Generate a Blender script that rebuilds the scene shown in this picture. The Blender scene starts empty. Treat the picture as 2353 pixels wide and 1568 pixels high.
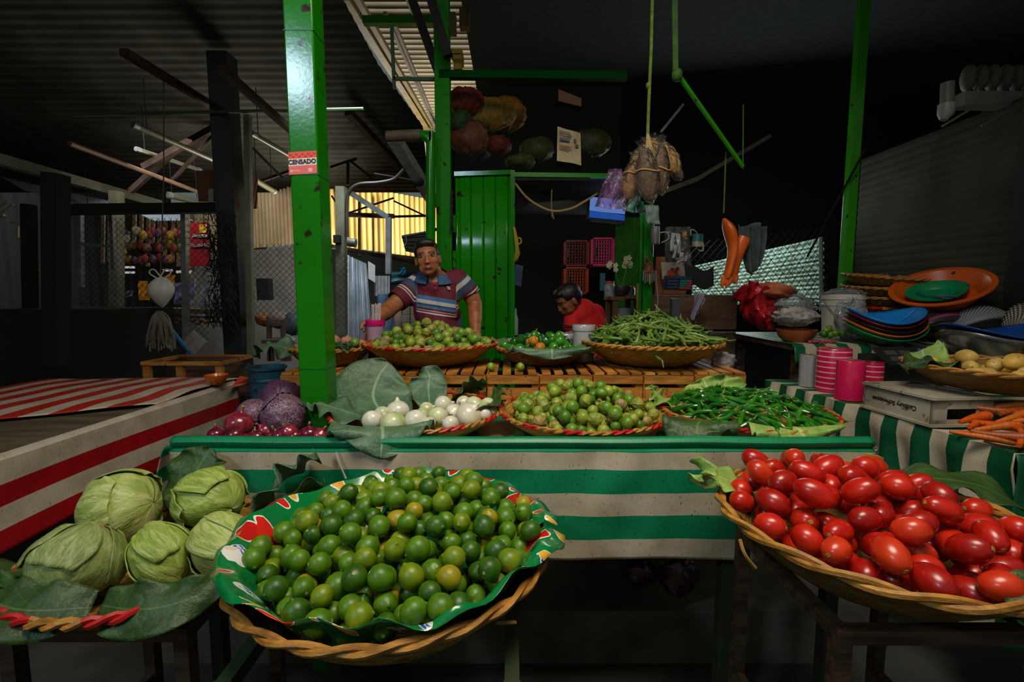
import bpy, math, random
import numpy as np
from mathutils import Vector, Matrix, Quaternion, Euler
PI = math.pi
SC = bpy.context.scene
COL = SC.collection
rnd = random.Random(7)
V = Vector
# ---------------------------------------------------------------- camera
F, CX, CY = 1100.0, 1176.5, 784.0
CAM = V((0, 0, 1.45))
PITCH = math.radians(5.66)
cp, sp = math.cos(PITCH), math.sin(PITCH)
cd = bpy.data.cameras.new('camera'); cam = bpy.data.objects.new('camera', cd); COL.objects.link(cam)
cd.sensor_width = 36; cd.lens = F * 36 / 2353; cd.clip_start = .02
cam.location = CAM; cam.rotation_euler = (PI / 2 - PITCH, 0, 0)
SC.camera = cam
def ray(x, y):
    a, b = (x - CX) / F, (y - CY) / F
    return V((a, cp - b * sp, -sp - b * cp))
def W(x, y, Y):
    d = ray(x, y); return CAM + d * (Y / d.y)
def Zp(x, y, z):
    d = ray(x, y); return CAM + d * ((z - CAM.z) / d.z)
def project(p):
    d = V(p) - CAM
    k = d.y * cp - d.z * sp
    u = d.y * sp + d.z * cp
    return CX + F * d.x / k, CY - F * u / k
# ---------------------------------------------------------------- mesh builder
class G:
    def __init__(s): s.v = []; s.f = []; s.m = []; s.uv = []
    def add(s, vs, fs, mi=0, uv=None):
        b = len(s.v); s.v += [tuple(p) for p in vs]
        for i, f in enumerate(fs):
            s.f.append(tuple(b + k for k in f)); s.m.append(mi if not isinstance(mi, list) else mi[i])
        s.uv += (list(uv) if uv else [(p[0], p[1]) for p in vs])
        return s
    def box(s, c, d, rot=None, mi=0):
        x, y, z = d[0] / 2, d[1] / 2, d[2] / 2
        vs = [V((i, j, k)) for i in (-x, x) for j in (-y, y) for k in (-z, z)]
        R = Euler(rot).to_matrix() if rot else None
        vs = [(R @ p if R else p) + V(c) for p in vs]
        return s.add(vs, [(0, 1, 3, 2), (4, 6, 7, 5), (0, 4, 5, 1), (2, 3, 7, 6), (0, 2, 6, 4), (1, 5, 7, 3)], mi)
    def bar(s, a, b, w, h=None, mi=0, up=(0, 0, 1)):
        a, b = V(a), V(b); h = h or w
        d = (b - a).normalized(); u = V(up)
        if abs(d.dot(u)) > .98: u = V((0, 1, 0))
        r = d.cross(u).normalized(); u = r.cross(d)
        vs = [p + r * i * w / 2 + u * j * h / 2 for p in (a, b) for i, j in ((-1, -1), (1, -1), (1, 1), (-1, 1))]
        return s.add(vs, [(3, 2, 1, 0), (4, 5, 6, 7), (0, 1, 5, 4), (1, 2, 6, 5), (2, 3, 7, 6), (3, 0, 4, 7)], mi)
    def tube(s, pts, r, n=8, cap=True, mi=0, closed=False, flat=1.0):
        pts = [V(p) for p in pts]; N = len(pts)
        rs = r if isinstance(r, (list, tuple)) else [r] * N
        vs, uv, fs = [], [], []
        u = None
        for i, p in enumerate(pts):
            if closed: d = pts[(i + 1) % N] - pts[i - 1]
            else: d = pts[min(i + 1, N - 1)] - pts[max(i - 1, 0)]
            d = d.normalized() if d.length > 1e-9 else V((0, 0, 1))
            if u is None:
                u = V((0, 0, 1)) if abs(d.z) < .9 else V((0, 1, 0))
            u = (u - d * u.dot(d)); u = u.normalized() if u.length > 1e-6 else d.orthogonal().normalized()
            w = d.cross(u)
            for k in range(n):
                a = 2 * PI * k / n
                vs.append(p + (w * math.cos(a) + u * math.sin(a) * flat) * rs[i]); uv.append((k / n, i / max(1, N - 1)))
        M = N if closed else N - 1
        for i in range(M):
            j = (i + 1) % N
            for k in range(n):
                l = (k + 1) % n
                fs.append((i * n + k, i * n + l, j * n + l, j * n + k))
        if cap and not closed:
            fs.append(tuple(range(n - 1, -1, -1))); fs.append(tuple((N - 1) * n + k for k in range(n)))
        return s.add(vs, fs, mi, uv)
    def lathe(s, prof, n=24, c=(0, 0, 0), mi=0, fn=None, ax=None, mif=None):
        vs, uv, fs, ms = [], [], [], []
        c = V(c); N = len(prof)
        for i, (r, z) in enumerate(prof):
            for k in range(n):
                a = 2 * PI * k / n
                p = V((r * math.cos(a), r * math.sin(a), z))
                if fn: p = V(fn(p, i, a))
                if ax: p = ax @ p
                vs.append(p + c); uv.append((k / n, i / (N - 1)))
        for i in range(N - 1):
            for k in range(n):
                l = (k + 1) % n
                fs.append((i * n + k, i * n + l, (i + 1) * n + l, (i + 1) * n + k)); ms.append(mif(i, k) if mif else mi)
        if prof[0][0] > 1e-6: pass
        return s.add(vs, fs, ms, uv)
    def disc(s, r, z, n=24, c=(0, 0, 0), mi=0, ax=None, up=True):
        vs = [V((r * math.cos(2 * PI * k / n), r * math.sin(2 * PI * k / n), z)) for k in range(n)]
        vs = [(ax @ p if ax else p) + V(c) for p in vs]
        return s.add(vs, [tuple(range(n)) if up else tuple(range(n - 1, -1, -1))], mi)
    def grid(s, fn, nu, nv, mi=0, uvf=None, skip=None):
        vs, uv, fs = [], [], []
        for j in range(nv + 1):
            for i in range(nu + 1):
                u, v = i / nu, j / nv
                vs.append(fn(u, v)); uv.append(uvf(u, v) if uvf else (u, v))
        for j in range(nv):
            for i in range(nu):
                if skip and skip(i, j): continue
                a = j * (nu + 1) + i
                fs.append((a, a + 1, a + nu + 2, a + nu + 1))
        return s.add(vs, fs, mi, uv)
    def ball(s, c, r, n=12, m=8, mi=0, R=None):
        r = V(r) if not isinstance(r, (int, float)) else V((r, r, r))
        prof = [(math.sin(PI * i / m), -math.cos(PI * i / m)) for i in range(m + 1)]
        prof[0] = (1e-4, -1); prof[-1] = (1e-4, 1)
        return s.lathe(prof, n, c, mi, fn=lambda p, i, a: V((p.x * r.x, p.y * r.y, p.z * r.z)), ax=R)
    def xf(s, M):
        s.v = [tuple(M @ V(p)) for p in s.v]; return s
    def mesh(s, name, mats, smooth=True, off=(0, 0, 0)):
        me = bpy.data.meshes.new(name)
        ox, oy, oz = off
        me.from_pydata([(a - ox, b - oy, c - oz) for a, b, c in s.v], [], s.f)
        for m in (mats if isinstance(mats, (list, tuple)) else [mats]): me.materials.append(m)
        me.polygons.foreach_set('material_index', s.m)
        uvl = me.uv_layers.new(name='UVMap')
        lv = np.empty(len(me.loops), dtype=np.int32); me.loops.foreach_get('vertex_index', lv)
        uvl.data.foreach_set('uv', np.array(s.uv, dtype=np.float32)[lv].ravel())
        if smooth:
            me.polygons.foreach_set('use_smooth', [True] * len(s.f))
            try: me.set_sharp_from_angle(angle=math.radians(42))
            except Exception: pass
        me.update(); return me
def wloc(o):
    p = V((0, 0, 0))
    while o: p += o.location; o = o.parent
    return p
def link(name, me, parent=None):
    o = bpy.data.objects.new(name, me); COL.objects.link(o)
    if parent: o.parent = parent
    return o
def put(g, name, mats, parent=None, world=True, smooth=True):
    """one mesh object; a part when parent is given, else a thing with its origin at its base"""
    if parent:
        off = wloc(parent) if world else V((0, 0, 0)); o = link(name, g.mesh(name, mats, smooth, off), parent)
    else:
        xs, ys, zs = zip(*g.v)
        off = V(((min(xs) + max(xs)) / 2, (min(ys) + max(ys)) / 2, min(zs))) if world else V((0, 0, 0))
        o = link(name, g.mesh(name, mats, smooth, off)); o.location = off
    return o
def tag(o, label, cat, group=None, kind=None):
    o['label'] = label; o['category'] = cat
    if group: o['group'] = group
    if kind: o['kind'] = kind
    return o
def thing(name, label, cat, loc=(0, 0, 0), group=None):
    o = bpy.data.objects.new(name, None); COL.objects.link(o); o.location = loc; o.empty_display_size = .05
    return tag(o, label, cat, group)
def solo(g, name, mats, label, cat, group=None, kind=None, smooth=True):
    return tag(put(g, name, mats, smooth=smooth), label, cat, group, kind)
def struct(g, name, mats, smooth=True):
    o = put(g, name, mats, smooth=smooth); o['kind'] = 'structure'; return o
def dup(o, label=None, parent=None):
    c = o.copy(); COL.objects.link(c)
    if parent: c.parent = parent
    if label: c['label'] = label
    for ch in list(o.children): dup(ch, None, c)
    return c
def sub(o, lv=1):
    m = o.modifiers.new('sub', 'SUBSURF'); m.levels = lv; m.render_levels = lv; return o
def solid(o, t, off=0):
    m = o.modifiers.new('solid', 'SOLIDIFY'); m.thickness = t; m.offset = off; return o
def lerp(a, b, t): return a + (b - a) * t
def smooth_noise(seed):
    r = random.Random(seed); ph = [(r.uniform(.6, 2.6), r.uniform(.6, 2.6), r.uniform(0, 6.28), r.uniform(.4, 1)) for _ in range(5)]
    return lambda x, y=0: sum(a * math.sin(x * fx + y * fy + p) for fx, fy, p, a in ph) / 2.5
def spline(pts, n):
    pts = [V(p) for p in pts]; out = []
    P = [pts[0] * 2 - pts[1]] + pts + [pts[-1] * 2 - pts[-2]]
    m = len(pts) - 1
    for i in range(n + 1):
        t = i / n * m; k = min(int(t), m - 1); t -= k
        a, b, c, d = P[k], P[k + 1], P[k + 2], P[k + 3]
        out.append(.5 * ((2 * b) + (c - a) * t + (2 * a - 5 * b + 4 * c - d) * t * t + (3 * b - a - 3 * c + d) * t ** 3))
    return out
def ordinal(n):
    o = ['first', 'second', 'third', 'fourth', 'fifth', 'sixth', 'seventh', 'eighth', 'ninth', 'tenth', 'eleventh', 'twelfth', 'thirteenth', 'fourteenth', 'fifteenth', 'sixteenth', 'seventeenth', 'eighteenth', 'nineteenth', 'twentieth']
    t = {2: 'twenty', 3: 'thirty'}
    return o[n] if n < 20 else t[(n + 1) // 10] + '-' + o[(n + 1) % 10 - 1] if (n + 1) % 10 else {30: 'thirtieth', 40: 'fortieth'}[n + 1]
# ---------------------------------------------------------------- materials
def nt(name):
    m = bpy.data.materials.new(name); m.use_nodes = True
    n = m.node_tree.nodes; return m, n, m.node_tree.links, n['Principled BSDF']
def c4(c): return (c[0], c[1], c[2], 1)
def hx(h):
    r = [int(h[i:i + 2], 16) / 255 for i in (0, 2, 4)]
    return tuple(x / 12.92 if x <= .04045 else ((x + .055) / 1.055) ** 2.4 for x in r)
def setp(b, **k):
    for a, v in k.items():
        n = a.replace('_', ' ')
        for cand in (n, n.title(), {'spec': 'Specular IOR Level', 'rough': 'Roughness', 'metal': 'Metallic', 'coat': 'Coat Weight', 'coatr': 'Coat Roughness', 'trans': 'Transmission Weight', 'alpha': 'Alpha', 'sss': 'Subsurface Weight', 'sheen': 'Sheen Weight', 'emis': 'Emission Strength', 'ior': 'IOR'}.get(a, '-')):
            if cand in b.inputs: b.inputs[cand].default_value = v; break
def noise(n, l, scale, detail=3, vec=None, dist=0, stretch=None):
    t = n.new('ShaderNodeTexNoise'); t.inputs['Scale'].default_value = scale; t.inputs['Detail'].default_value = detail; t.inputs['Distortion'].default_value = dist
    if vec is None:
        tc = n.new('ShaderNodeTexCoord'); vec = tc.outputs['Object']
    if stretch:
        mp = n.new('ShaderNodeMapping'); mp.inputs['Scale'].default_value = stretch; l.new(vec, mp.inputs['Vector']); vec = mp.outputs['Vector']
    l.new(vec, t.inputs['Vector']); return t
def ramp(n, l, fac, stops, interp='LINEAR'):
    r = n.new('ShaderNodeValToRGB'); r.color_ramp.interpolation = interp
    e = r.color_ramp.elements
    while len(e) < len(stops): e.new(.5)
    for i, (p, c) in enumerate(stops): e[i].position = p; e[i].color = c4(c)
    l.new(fac, r.inputs['Fac']); return r
def mixc(n, l, fac, a, b, mode='MIX'):
    m = n.new('ShaderNodeMix'); m.data_type = 'RGBA'; m.blend_type = mode
    for s, x in ((m.inputs[0], fac), (m.inputs[6], a), (m.inputs[7], b)):
        if hasattr(x, 'links') or hasattr(x, 'is_linked'): l.new(x, s)
        else: s.default_value = c4(x) if isinstance(x, tuple) else x
    return m.outputs[2]
def math_(n, l, op, a, b=0.0, c=0.0):
    m = n.new('ShaderNodeMath'); m.operation = op
    for i, x in enumerate((a, b, c)):
        if hasattr(x, 'is_linked'): l.new(x, m.inputs[i])
        else: m.inputs[i].default_value = x
    return m.outputs[0]
def bump(n, l, b, h, strength=.3, dist=.01):
    bp = n.new('ShaderNodeBump'); bp.inputs['Strength'].default_value = strength; bp.inputs['Distance'].default_value = dist
    l.new(h, bp.inputs['Height']); l.new(bp.outputs[0], b.inputs['Normal'])
MATS = {}
def mat(name, c1, c2=None, scale=12, rough=.5, bmp=0, bscale=None, rand=None, stretch=None, speck=None, det=3, lo=.35, hi=.65, **k):
    """procedural surface: noise between two colours, optional per-object variation, dark specks and bump"""
    if name in MATS: return MATS[name]
    m, n, l, b = nt(name); MATS[name] = m
    if c2 is None: c2 = tuple(x * .8 for x in c1)
    t = noise(n, l, scale, det, stretch=stretch)
    col = ramp(n, l, t.outputs['Fac'], [(lo, c1), (hi, c2)]).outputs[0]
    if rand:
        oi = n.new('ShaderNodeObjectInfo')
        rc = ramp(n, l, oi.outputs['Random'], rand).outputs[0]
        col = mixc(n, l, 1.0, col, rc, 'MULTIPLY')
    if speck:
        t2 = noise(n, l, speck[1], 2)
        f = ramp(n, l, t2.outputs['Fac'], [(speck[2], (0, 0, 0)), (speck[2] + .05, (1, 1, 1))]).outputs[0]
        col = mixc(n, l, f, speck[0], col)
    l.new(col, b.inputs['Base Color'])
    setp(b, rough=rough, **k)
    if bmp:
        tb = noise(n, l, bscale or scale * 3, 3, stretch=stretch); bump(n, l, b, tb.outputs['Fac'], bmp, .004)
    return m
def stripes(name, bands, axis=1, freq=1.0, dirt=.5, rough=.45, fold=0, **k):
    """printed stripes across the cloth from its UVs; bands = [(start, colour)] in one repeat"""
    m, n, l, b = nt(name)
    uv = n.new('ShaderNodeUVMap'); sx = n.new('ShaderNodeSeparateXYZ'); l.new(uv.outputs[0], sx.inputs[0])
    f = math_(n, l, 'FRACT', math_(n, l, 'MULTIPLY', sx.outputs[axis], freq))
    col = ramp(n, l, f, bands, 'CONSTANT').outputs[0]
    t = noise(n, l, 9, 5); t2 = noise(n, l, 170, 3, stretch=(1, 1, .6))
    d = ramp(n, l, t.outputs['Fac'], [(.3, (.62, .58, .5)), (.62, (1, 1, 1))]).outputs[0]
    col = mixc(n, l, dirt, col, d, 'MULTIPLY')
    s = ramp(n, l, t2.outputs['Fac'], [(.30, (.15, .12, .09)), (.35, (1, 1, 1))]).outputs[0]
    col = mixc(n, l, dirt, col, s, 'MULTIPLY')
    l.new(col, b.inputs['Base Color']); setp(b, rough=rough, **k)
    bump(n, l, b, t2.outputs['Fac'], .12, .003)
    return m
def plain(name, c, rough=.5, **k):
    return mat(name, c, tuple(x * .85 for x in c), 20, rough, **k)
def emit(name, c, s):
    m, n, l, b = nt(name); setp(b, emis=s, spec=0.0, rough=1.0); b.inputs['Emission Color'].default_value = c4(c); b.inputs['Base Color'].default_value = (.01, .01, .01, 1); return m
def translucent(name, c, c2, scale, mixf=.6, stretch=None, ribs=0):
    """sheet that daylight shines through"""
    m, n, l, b = nt(name); t = noise(n, l, scale, 3, stretch=stretch)
    col = ramp(n, l, t.outputs['Fac'], [(.3, c), (.7, c2)]).outputs[0]
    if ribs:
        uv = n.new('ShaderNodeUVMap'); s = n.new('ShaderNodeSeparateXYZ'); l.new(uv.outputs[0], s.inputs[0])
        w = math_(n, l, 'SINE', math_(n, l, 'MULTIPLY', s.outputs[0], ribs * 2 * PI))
        col = mixc(n, l, 1.0, col, ramp(n, l, math_(n, l, 'MULTIPLY_ADD', w, .5, .5), [(.12, (.34, .28, .2)), (.5, (1, 1, 1))]).outputs[0], 'MULTIPLY')  # corrugation shading painted into the sheet colour, a dark band per rib
    tr = n.new('ShaderNodeBsdfTranslucent'); l.new(col, tr.inputs[0]); l.new(col, b.inputs['Base Color']); setp(b, rough=.5)
    mx = n.new('ShaderNodeMixShader'); mx.inputs[0].default_value = mixf
    l.new(b.outputs[0], mx.inputs[1]); l.new(tr.outputs[0], mx.inputs[2]); l.new(mx.outputs[0], n['Material Output'].inputs[0]); return m
def film(name, c, alpha=.35, rough=.12, wr=.6):
    """thin crinkled plastic: mostly see-through with glossy creases"""
    if name in MATS: return MATS[name]
    m, n, l, b = nt(name); MATS[name] = m; b.inputs['Base Color'].default_value = c4(c); setp(b, rough=.4, spec=.2)
    t = noise(n, l, 26, 4, dist=1.5); bump(n, l, b, t.outputs['Fac'], wr, .02)
    a = ramp(n, l, t.outputs['Fac'], [(.3, (alpha * .5,) * 3), (.75, (min(1, alpha * 1.7),) * 3)]).outputs[0]
    l.new(a, b.inputs['Alpha'])
    gl = n.new('ShaderNodeBsdfGlossy'); gl.inputs['Roughness'].default_value = rough; l.new(b.inputs['Normal'].links[0].from_socket, gl.inputs['Normal'])
    fr = n.new('ShaderNodeFresnel'); fr.inputs[0].default_value = 1.28; l.new(b.inputs['Normal'].links[0].from_socket, fr.inputs['Normal'])
    mx = n.new('ShaderNodeMixShader'); l.new(fr.outputs[0], mx.inputs[0]); l.new(b.outputs[0], mx.inputs[1]); l.new(gl.outputs[0], mx.inputs[2]); l.new(mx.outputs[0], n['Material Output'].inputs[0]); return m
# ================================================================ shared colours
M_wood = mat('crate_wood', hx('cf8f38'), hx('8f5a1c'), 7, .6, .25, rand=[(0, (1, 1, 1)), (.5, (.82, .72, .6)), (1, (1, .95, .8))], stretch=(1, 1, 6), speck=((.05, .03, .01), 22, .29))
M_dwood = mat('dark_board', hx('5a3f28'), hx('2e2013'), 5, .7, .25, stretch=(1, 8, 8))
def weavemat(name, a, b, k=1.0):
    m, n, l, bs = nt(name); MATS[name] = m
    uv = n.new('ShaderNodeUVMap'); t = noise(n, l, 1.0, 4, vec=uv.outputs[0], stretch=(26, 60, 1)); t2 = noise(n, l, 5, 2)
    col = ramp(n, l, t.outputs['Fac'], [(.34, tuple(x * .25 for x in b)), (.44, b), (.6, a)]).outputs[0]
    col = mixc(n, l, .5, col, ramp(n, l, t2.outputs['Fac'], [(.35, (.6, .62, .45)), (.65, (1, 1, 1))]).outputs[0], 'MULTIPLY')
    l.new(col, bs.inputs['Base Color']); setp(bs, rough=.55); bump(n, l, bs, t.outputs['Fac'], .5, .004); return m
M_straw = weavemat('palm_weave', hx('c9a044'), hx('94702a'))
M_rim = mat('palm_rim', hx('c98f3c'), hx('8a5a1e'), 26, .5, .3, stretch=(1, 1, 4), lo=.3, hi=.7)
M_straw_d = weavemat('palm_weave_old', hx('ab8438'), hx('6f4f1e'))
M_red = plain('red_palm_strip', hx('c01a16'), .5)
M_dark = plain('dark_steel', (.022, .023, .021), .85, spec=.15)
M_grey = mat('galvanised', (.30, .32, .32), (.18, .2, .19), 9, .45, metal=.5)
M_white = plain('white_plastic', (.62, .61, .58), .35)
M_black = plain('black_plastic', (.015, .015, .017), .4)
def paint(name, c, dark):
    return mat(name, c, tuple(x * .72 for x in c), 2.2, .17, .06, bscale=60, speck=((.02, .013, .004), 16, dark), spec=.35)
M_green = paint('green_gloss_paint', (.008, .20, .0), .30)
M_green_b = paint('bright_green_paint', (.05, .38, .01), .27)
M_leafd = None
def leafmat(name, a, b, vein, k=7.0):
    m, n, l, bs = nt(name)
    uv = n.new('ShaderNodeUVMap'); s = n.new('ShaderNodeSeparateXYZ'); l.new(uv.outputs[0], s.inputs[0])
    au = math_(n, l, 'ABSOLUTE', math_(n, l, 'SUBTRACT', s.outputs[0], .5))
    t = noise(n, l, 14, 4); tb = noise(n, l, 40, 4)
    d = math_(n, l, 'ADD', math_(n, l, 'SUBTRACT', s.outputs[1], math_(n, l, 'MULTIPLY', au, 1.1)), math_(n, l, 'MULTIPLY', t.outputs['Fac'], .12))
    fr = math_(n, l, 'ABSOLUTE', math_(n, l, 'SUBTRACT', math_(n, l, 'FRACT', math_(n, l, 'MULTIPLY', d, k)), .5))
    side = math_(n, l, 'LESS_THAN', fr, .03); mid = math_(n, l, 'LESS_THAN', au, .018)
    v = math_(n, l, 'MAXIMUM', math_(n, l, 'MULTIPLY', side, .26), math_(n, l, 'MULTIPLY', mid, .5))
    col = ramp(n, l, t.outputs['Fac'], [(.3, a), (.7, b)]).outputs[0]
    col = mixc(n, l, v, col, vein)
    l.new(col, bs.inputs['Base Color']); setp(bs, rough=.5)
    h = math_(n, l, 'ADD', math_(n, l, 'MULTIPLY', tb.outputs['Fac'], .8), math_(n, l, 'MULTIPLY', v, .6)); bump(n, l, bs, h, .7, .012)
    return m
M_leaf = leafmat('cabbage_leaf_green', hx('5c7a58'), hx('3c5c44'), hx('9fb890'))
M_leaf2 = leafmat('pale_leaf_green', hx('9dbb5c'), hx('6f9640'), hx('d9e2a4'), 6)
M_leaf3 = leafmat('deep_leaf_green', hx('38571f'), hx('243c14'), hx('5f7f3c'), 5)
def leaf(mid, half, nu=14, nv=30, wave=.02, cup=0., seed=1, side=None, tip=.75, fr=3.4, t=.0016):
    """broad leaf along the spline MID; its blade lies across SIDE, ruffled at the edge"""
    P = spline(mid, nv); nz = smooth_noise(seed); g = G(); rows = []
    for j, p in enumerate(P):
        d = (P[min(j + 1, nv)] - P[max(j - 1, 0)]).normalized()
        s = V(side) if side else d.cross(V((0, 0, 1)))
        s = (s - d * s.dot(d)).normalized(); rows.append((p, s, s.cross(d)))
    def fn(u, v):
        j = min(nv, int(round(v * nv))); p, s, nrm = rows[j]
        w = half * (math.sin(PI * min(1, (v * .93 + .06)) ** tip) ** .62) * (1 + .12 * nz(v * 5, 3 + (u > .5)))
        a = (u - .5) * 2
        rf = wave * abs(a) ** 2.2 * (math.sin(v * fr * 6.0 + (3 if a > 0 else 0) + nz(v * 3)) + .6 * nz(v * 9, a * 3))
        return p + s * a * w + nrm * (rf + cup * a * a * half)
    g.grid(fn, nu, nv); return g
def leaf_thing(mid, half, m, label, group=None, **k):
    o = solo(leaf(mid, half, **k), 'cabbage_leaf', m, label, 'leaf', group); solid(o, .0015); return o
# ---------------------------------------------------------------- baskets
def weave(R, h, rb=.62, n=84, rings=15, amp=.0028, pw=.85):
    """shallow flaring bowl of plaited palm strips, open at the top"""
    g = G(); t = .006
    def prof(off):
        pr = [(1e-3, 0), (R * rb * .5, 0), (R * rb, 0)]
        for i in range(1, rings + 1):
            s = i / rings; pr.append((R * (rb + (1 - rb) * s ** pw) + off, h * s))
        return pr
    def fn(p, i, a):
        k = int(round(a / (2 * PI) * n))
        if i < 3: return p
        s = amp * (1 if ((k // 2) + i) % 2 else -1)
        q = 1 + s / max(1e-6, math.hypot(p.x, p.y)); return V((p.x * q, p.y * q, p.z + s * .4))
    g.lathe(prof(t), n, fn=fn); 
    inner = prof(0)[::-1]; g.lathe([(r, z + (.006 if i > rings - 3 else 0)) for i, (r, z) in enumerate(inner)], n)
    return g
def rim_rope(R, z, r=.0085, twist=22, red=0, n=132, wob=0.0):
    g = G(); nz = smooth_noise(3)
    for ph in (0, PI):
        pts = []
        for k in range(n):
            a = 2 * PI * k / n; q = twist * a + ph
            rr = R + math.cos(q) * r * .8
            pts.append((rr * math.cos(a), rr * math.sin(a), z + math.sin(q) * r * .8 + wob * nz(a * 2)))
        g.tube(pts, r * .85, 6, closed=True, mi=0)
    if red:
        per = n / red
        g.m = [1 if ((i % (n * 6)) // 6 + (0)) % per < per * .45 else 0 for i in range(len(g.f))]
    return g
class Bowl:
    def __init__(s, label, c, R, h, red=0, rb=.62, m=None, tilt=(0, 0), group=None, r=.0085, twist=22, name='woven_basket', wob=0):
        s.c, s.R, s.h, s.rb = V(c), R, h, rb
        s.root = thing(name, label, 'basket', c, group)
        put(weave(R, h, rb), 'woven_bowl', m or M_straw, s.root, world=False)
        put(rim_rope(R + .004, h + .004, r, twist, red, wob=wob), 'rim', [M_rim, M_red], s.root, world=False)
    def floor(s, x, y):
        """height of the inside above world zero"""
        r = np.hypot(x - s.c.x, y - s.c.y) / s.R
        t = np.clip((r - s.rb) / (1 - s.rb), 0, 1.3) ** (1 / .85)
        return s.c.z + .008 + s.h * t
# ---------------------------------------------------------------- heaps
def heap(c, R, floor, top, rr, n, seed=1, tries=60, off=None, asp=1.0):
    """drop balls one after the other into the hollow until the heap has its shape; every ball rests on the bowl or on balls below it"""
    r_ = np.random.RandomState(seed); P = np.zeros((0, 3)); RR = np.zeros(0); out = []
    for _ in range(n):
        r = r_.uniform(*rr)
        a = r_.uniform(0, 2 * PI, tries); q = np.sqrt(r_.uniform(0, 1, tries)) * (R - r * .6)
        x = c[0] + q * np.cos(a); y = c[1] + q * np.sin(a) * asp
        qq = np.maximum(q, 1e-3); k_ = 1 + .5 * r / qq; z = floor(c[0] + (x - c[0]) * k_, c[1] + (y - c[1]) * k_) + r * 1.04
        if len(P):
            d2 = (x[:, None] - P[None, :, 0]) ** 2 + (y[:, None] - P[None, :, 1]) ** 2
            s2 = (r + RR[None, :]) ** 2
            zz = np.where(d2 < s2, P[None, :, 2] + np.sqrt(np.maximum(0, s2 - d2)), -9)
            z = np.maximum(z, zz.max(1))
        cost = z + r - top(x, y)
        k = int(np.argmin(cost))
        if cost[k] > 0: break
        P = np.vstack([P, [x[k], y[k], z[k]]]); RR = np.append(RR, r); out.append((V((x[k], y[k], z[k])), r))
    return out
def in_view(balls, eyes=((0, 0, 1.45), (-.45, .1, 1.5), (.45, .1, 1.5), (0, .2, 1.75)), need=2):
    """the balls an onlooker at the stall could see"""
    C = np.array([tuple(p) for p, r in balls]); Rr = np.array([r for p, r in balls]); keep = []
    r_ = np.random.RandomState(5); S = r_.normal(size=(26, 3)); S /= np.linalg.norm(S, axis=1)[:, None]
    for i in range(len(C)):
        ok = 0
        for e in eyes:
            e = np.array(e); pts = C[i] + S * Rr[i]
            f = ((e - C[i]) @ S.T) > 0; pts = pts[f]
            d = pts - e; L = np.linalg.norm(d, axis=1); d = d / L[:, None]
            oc = C - e; b = d @ oc.T; cc = (oc ** 2).sum(1) - (Rr * .98) ** 2
            disc = b ** 2 - cc[None, :]; t = b - np.sqrt(np.maximum(disc, 0))
            hit = (disc > 0) & (t < L[:, None] - 1e-4) & (t > 0); hit[:, i] = False
            ok += int((~hit.any(1)).sum())
        keep.append(ok >= need)
    return [b for b, k in zip(balls, keep) if k]
def rows_of(objs, per, mk):
    """tell look-alikes apart by row (counted up from the near rim) and place in the row"""
    pr = sorted(((project(o.location), o) for o in objs), key=lambda t: -t[0][1])
    row = 0; i = 0
    while i < len(pr):
        ch = sorted(pr[i:i + per], key=lambda t: t[0][0]); 
        if len(pr) - i - per < per * .5: ch = sorted(pr[i:], key=lambda t: t[0][0])
        for k, (q, o) in enumerate(ch): o['label'] = mk(o, ordinal(k), ordinal(row))
        i += len(ch); row += 1
def rot_rand(r):
    return Euler((r.uniform(0, 6.28), r.uniform(0, 6.28), r.uniform(0, 6.28)))
def scatter(balls, protos, group, cat, seed=1, rot=None, flat=None, size=1.0):
    """one copy of a prototype for every ball; prototypes are (object, radius it was built at, weight, look)"""
    r = random.Random(seed); used = set(); res = []
    for p, rad in balls:
        o, r0, w, look = r.choices(protos, [q[2] for q in protos])[0]
        if o.name not in used: used.add(o.name); c = o
        else: c = dup(o)
        c.location = p; c.rotation_euler = rot(r, p) if rot else rot_rand(r)
        s = rad / r0 * size; c.scale = (s, s, s); c['group'] = group; c['category'] = cat; c['look'] = look
        res.append(c)
    for o, *_ in protos:
        if o.name not in used:
            for ch in list(o.children): bpy.data.objects.remove(ch)
            bpy.data.objects.remove(o)
    return res
def unlook(objs):
    for o in objs: del o['look']
# ================================================================ fruit prototypes (built at the origin, then copied)
def fruit_mat(name, a, b, scale=9, rough=.4, bmp=.12, bs=140, **k):
    return mat(name, a, b, scale, rough, bmp, bscale=bs, **k)
def lime_mesh(r, seed):
    nz = smooth_noise(seed); g = G(); m = 12
    pr = [(1e-4, -1.03 * r)]
    for i in range(1, m): 
        a = PI * i / m; pr.append((r * math.sin(a), -r * math.cos(a) * 1.05))
    pr += [(r * .16, r * 1.07), (r * .1, r * 1.16), (1e-4, r * 1.18)]
    g.lathe(pr, 16, fn=lambda p, i, a: p * (1 + .025 * nz(a * 1.0, i * .3)))
    return g
LIMES = []
for k, (nm, a, b, w) in enumerate([('dark green', hx('3f6a08'), hx('275005'), 3), ('bright green', hx('5c850e'), hx('436c07'), 5), ('yellow-green', hx('80900f'), hx('5e7d0a'), 2.2), ('yellowish', hx('a8920f'), hx('86850c'), .7)]):
    me = lime_mesh(.021, k).mesh('lime', fruit_mat('lime_skin_' + nm.replace(' ', '_').replace('-', '_'), a, b, 40))
    o = link('lime', me); st = G().disc(.0032, -.0222, 8, up=False); put(st, 'stem_scar', plain('pale_scar', hx('a8a860'), .7), o, world=False)
    LIMES.append((o, .021, w, nm))
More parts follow.
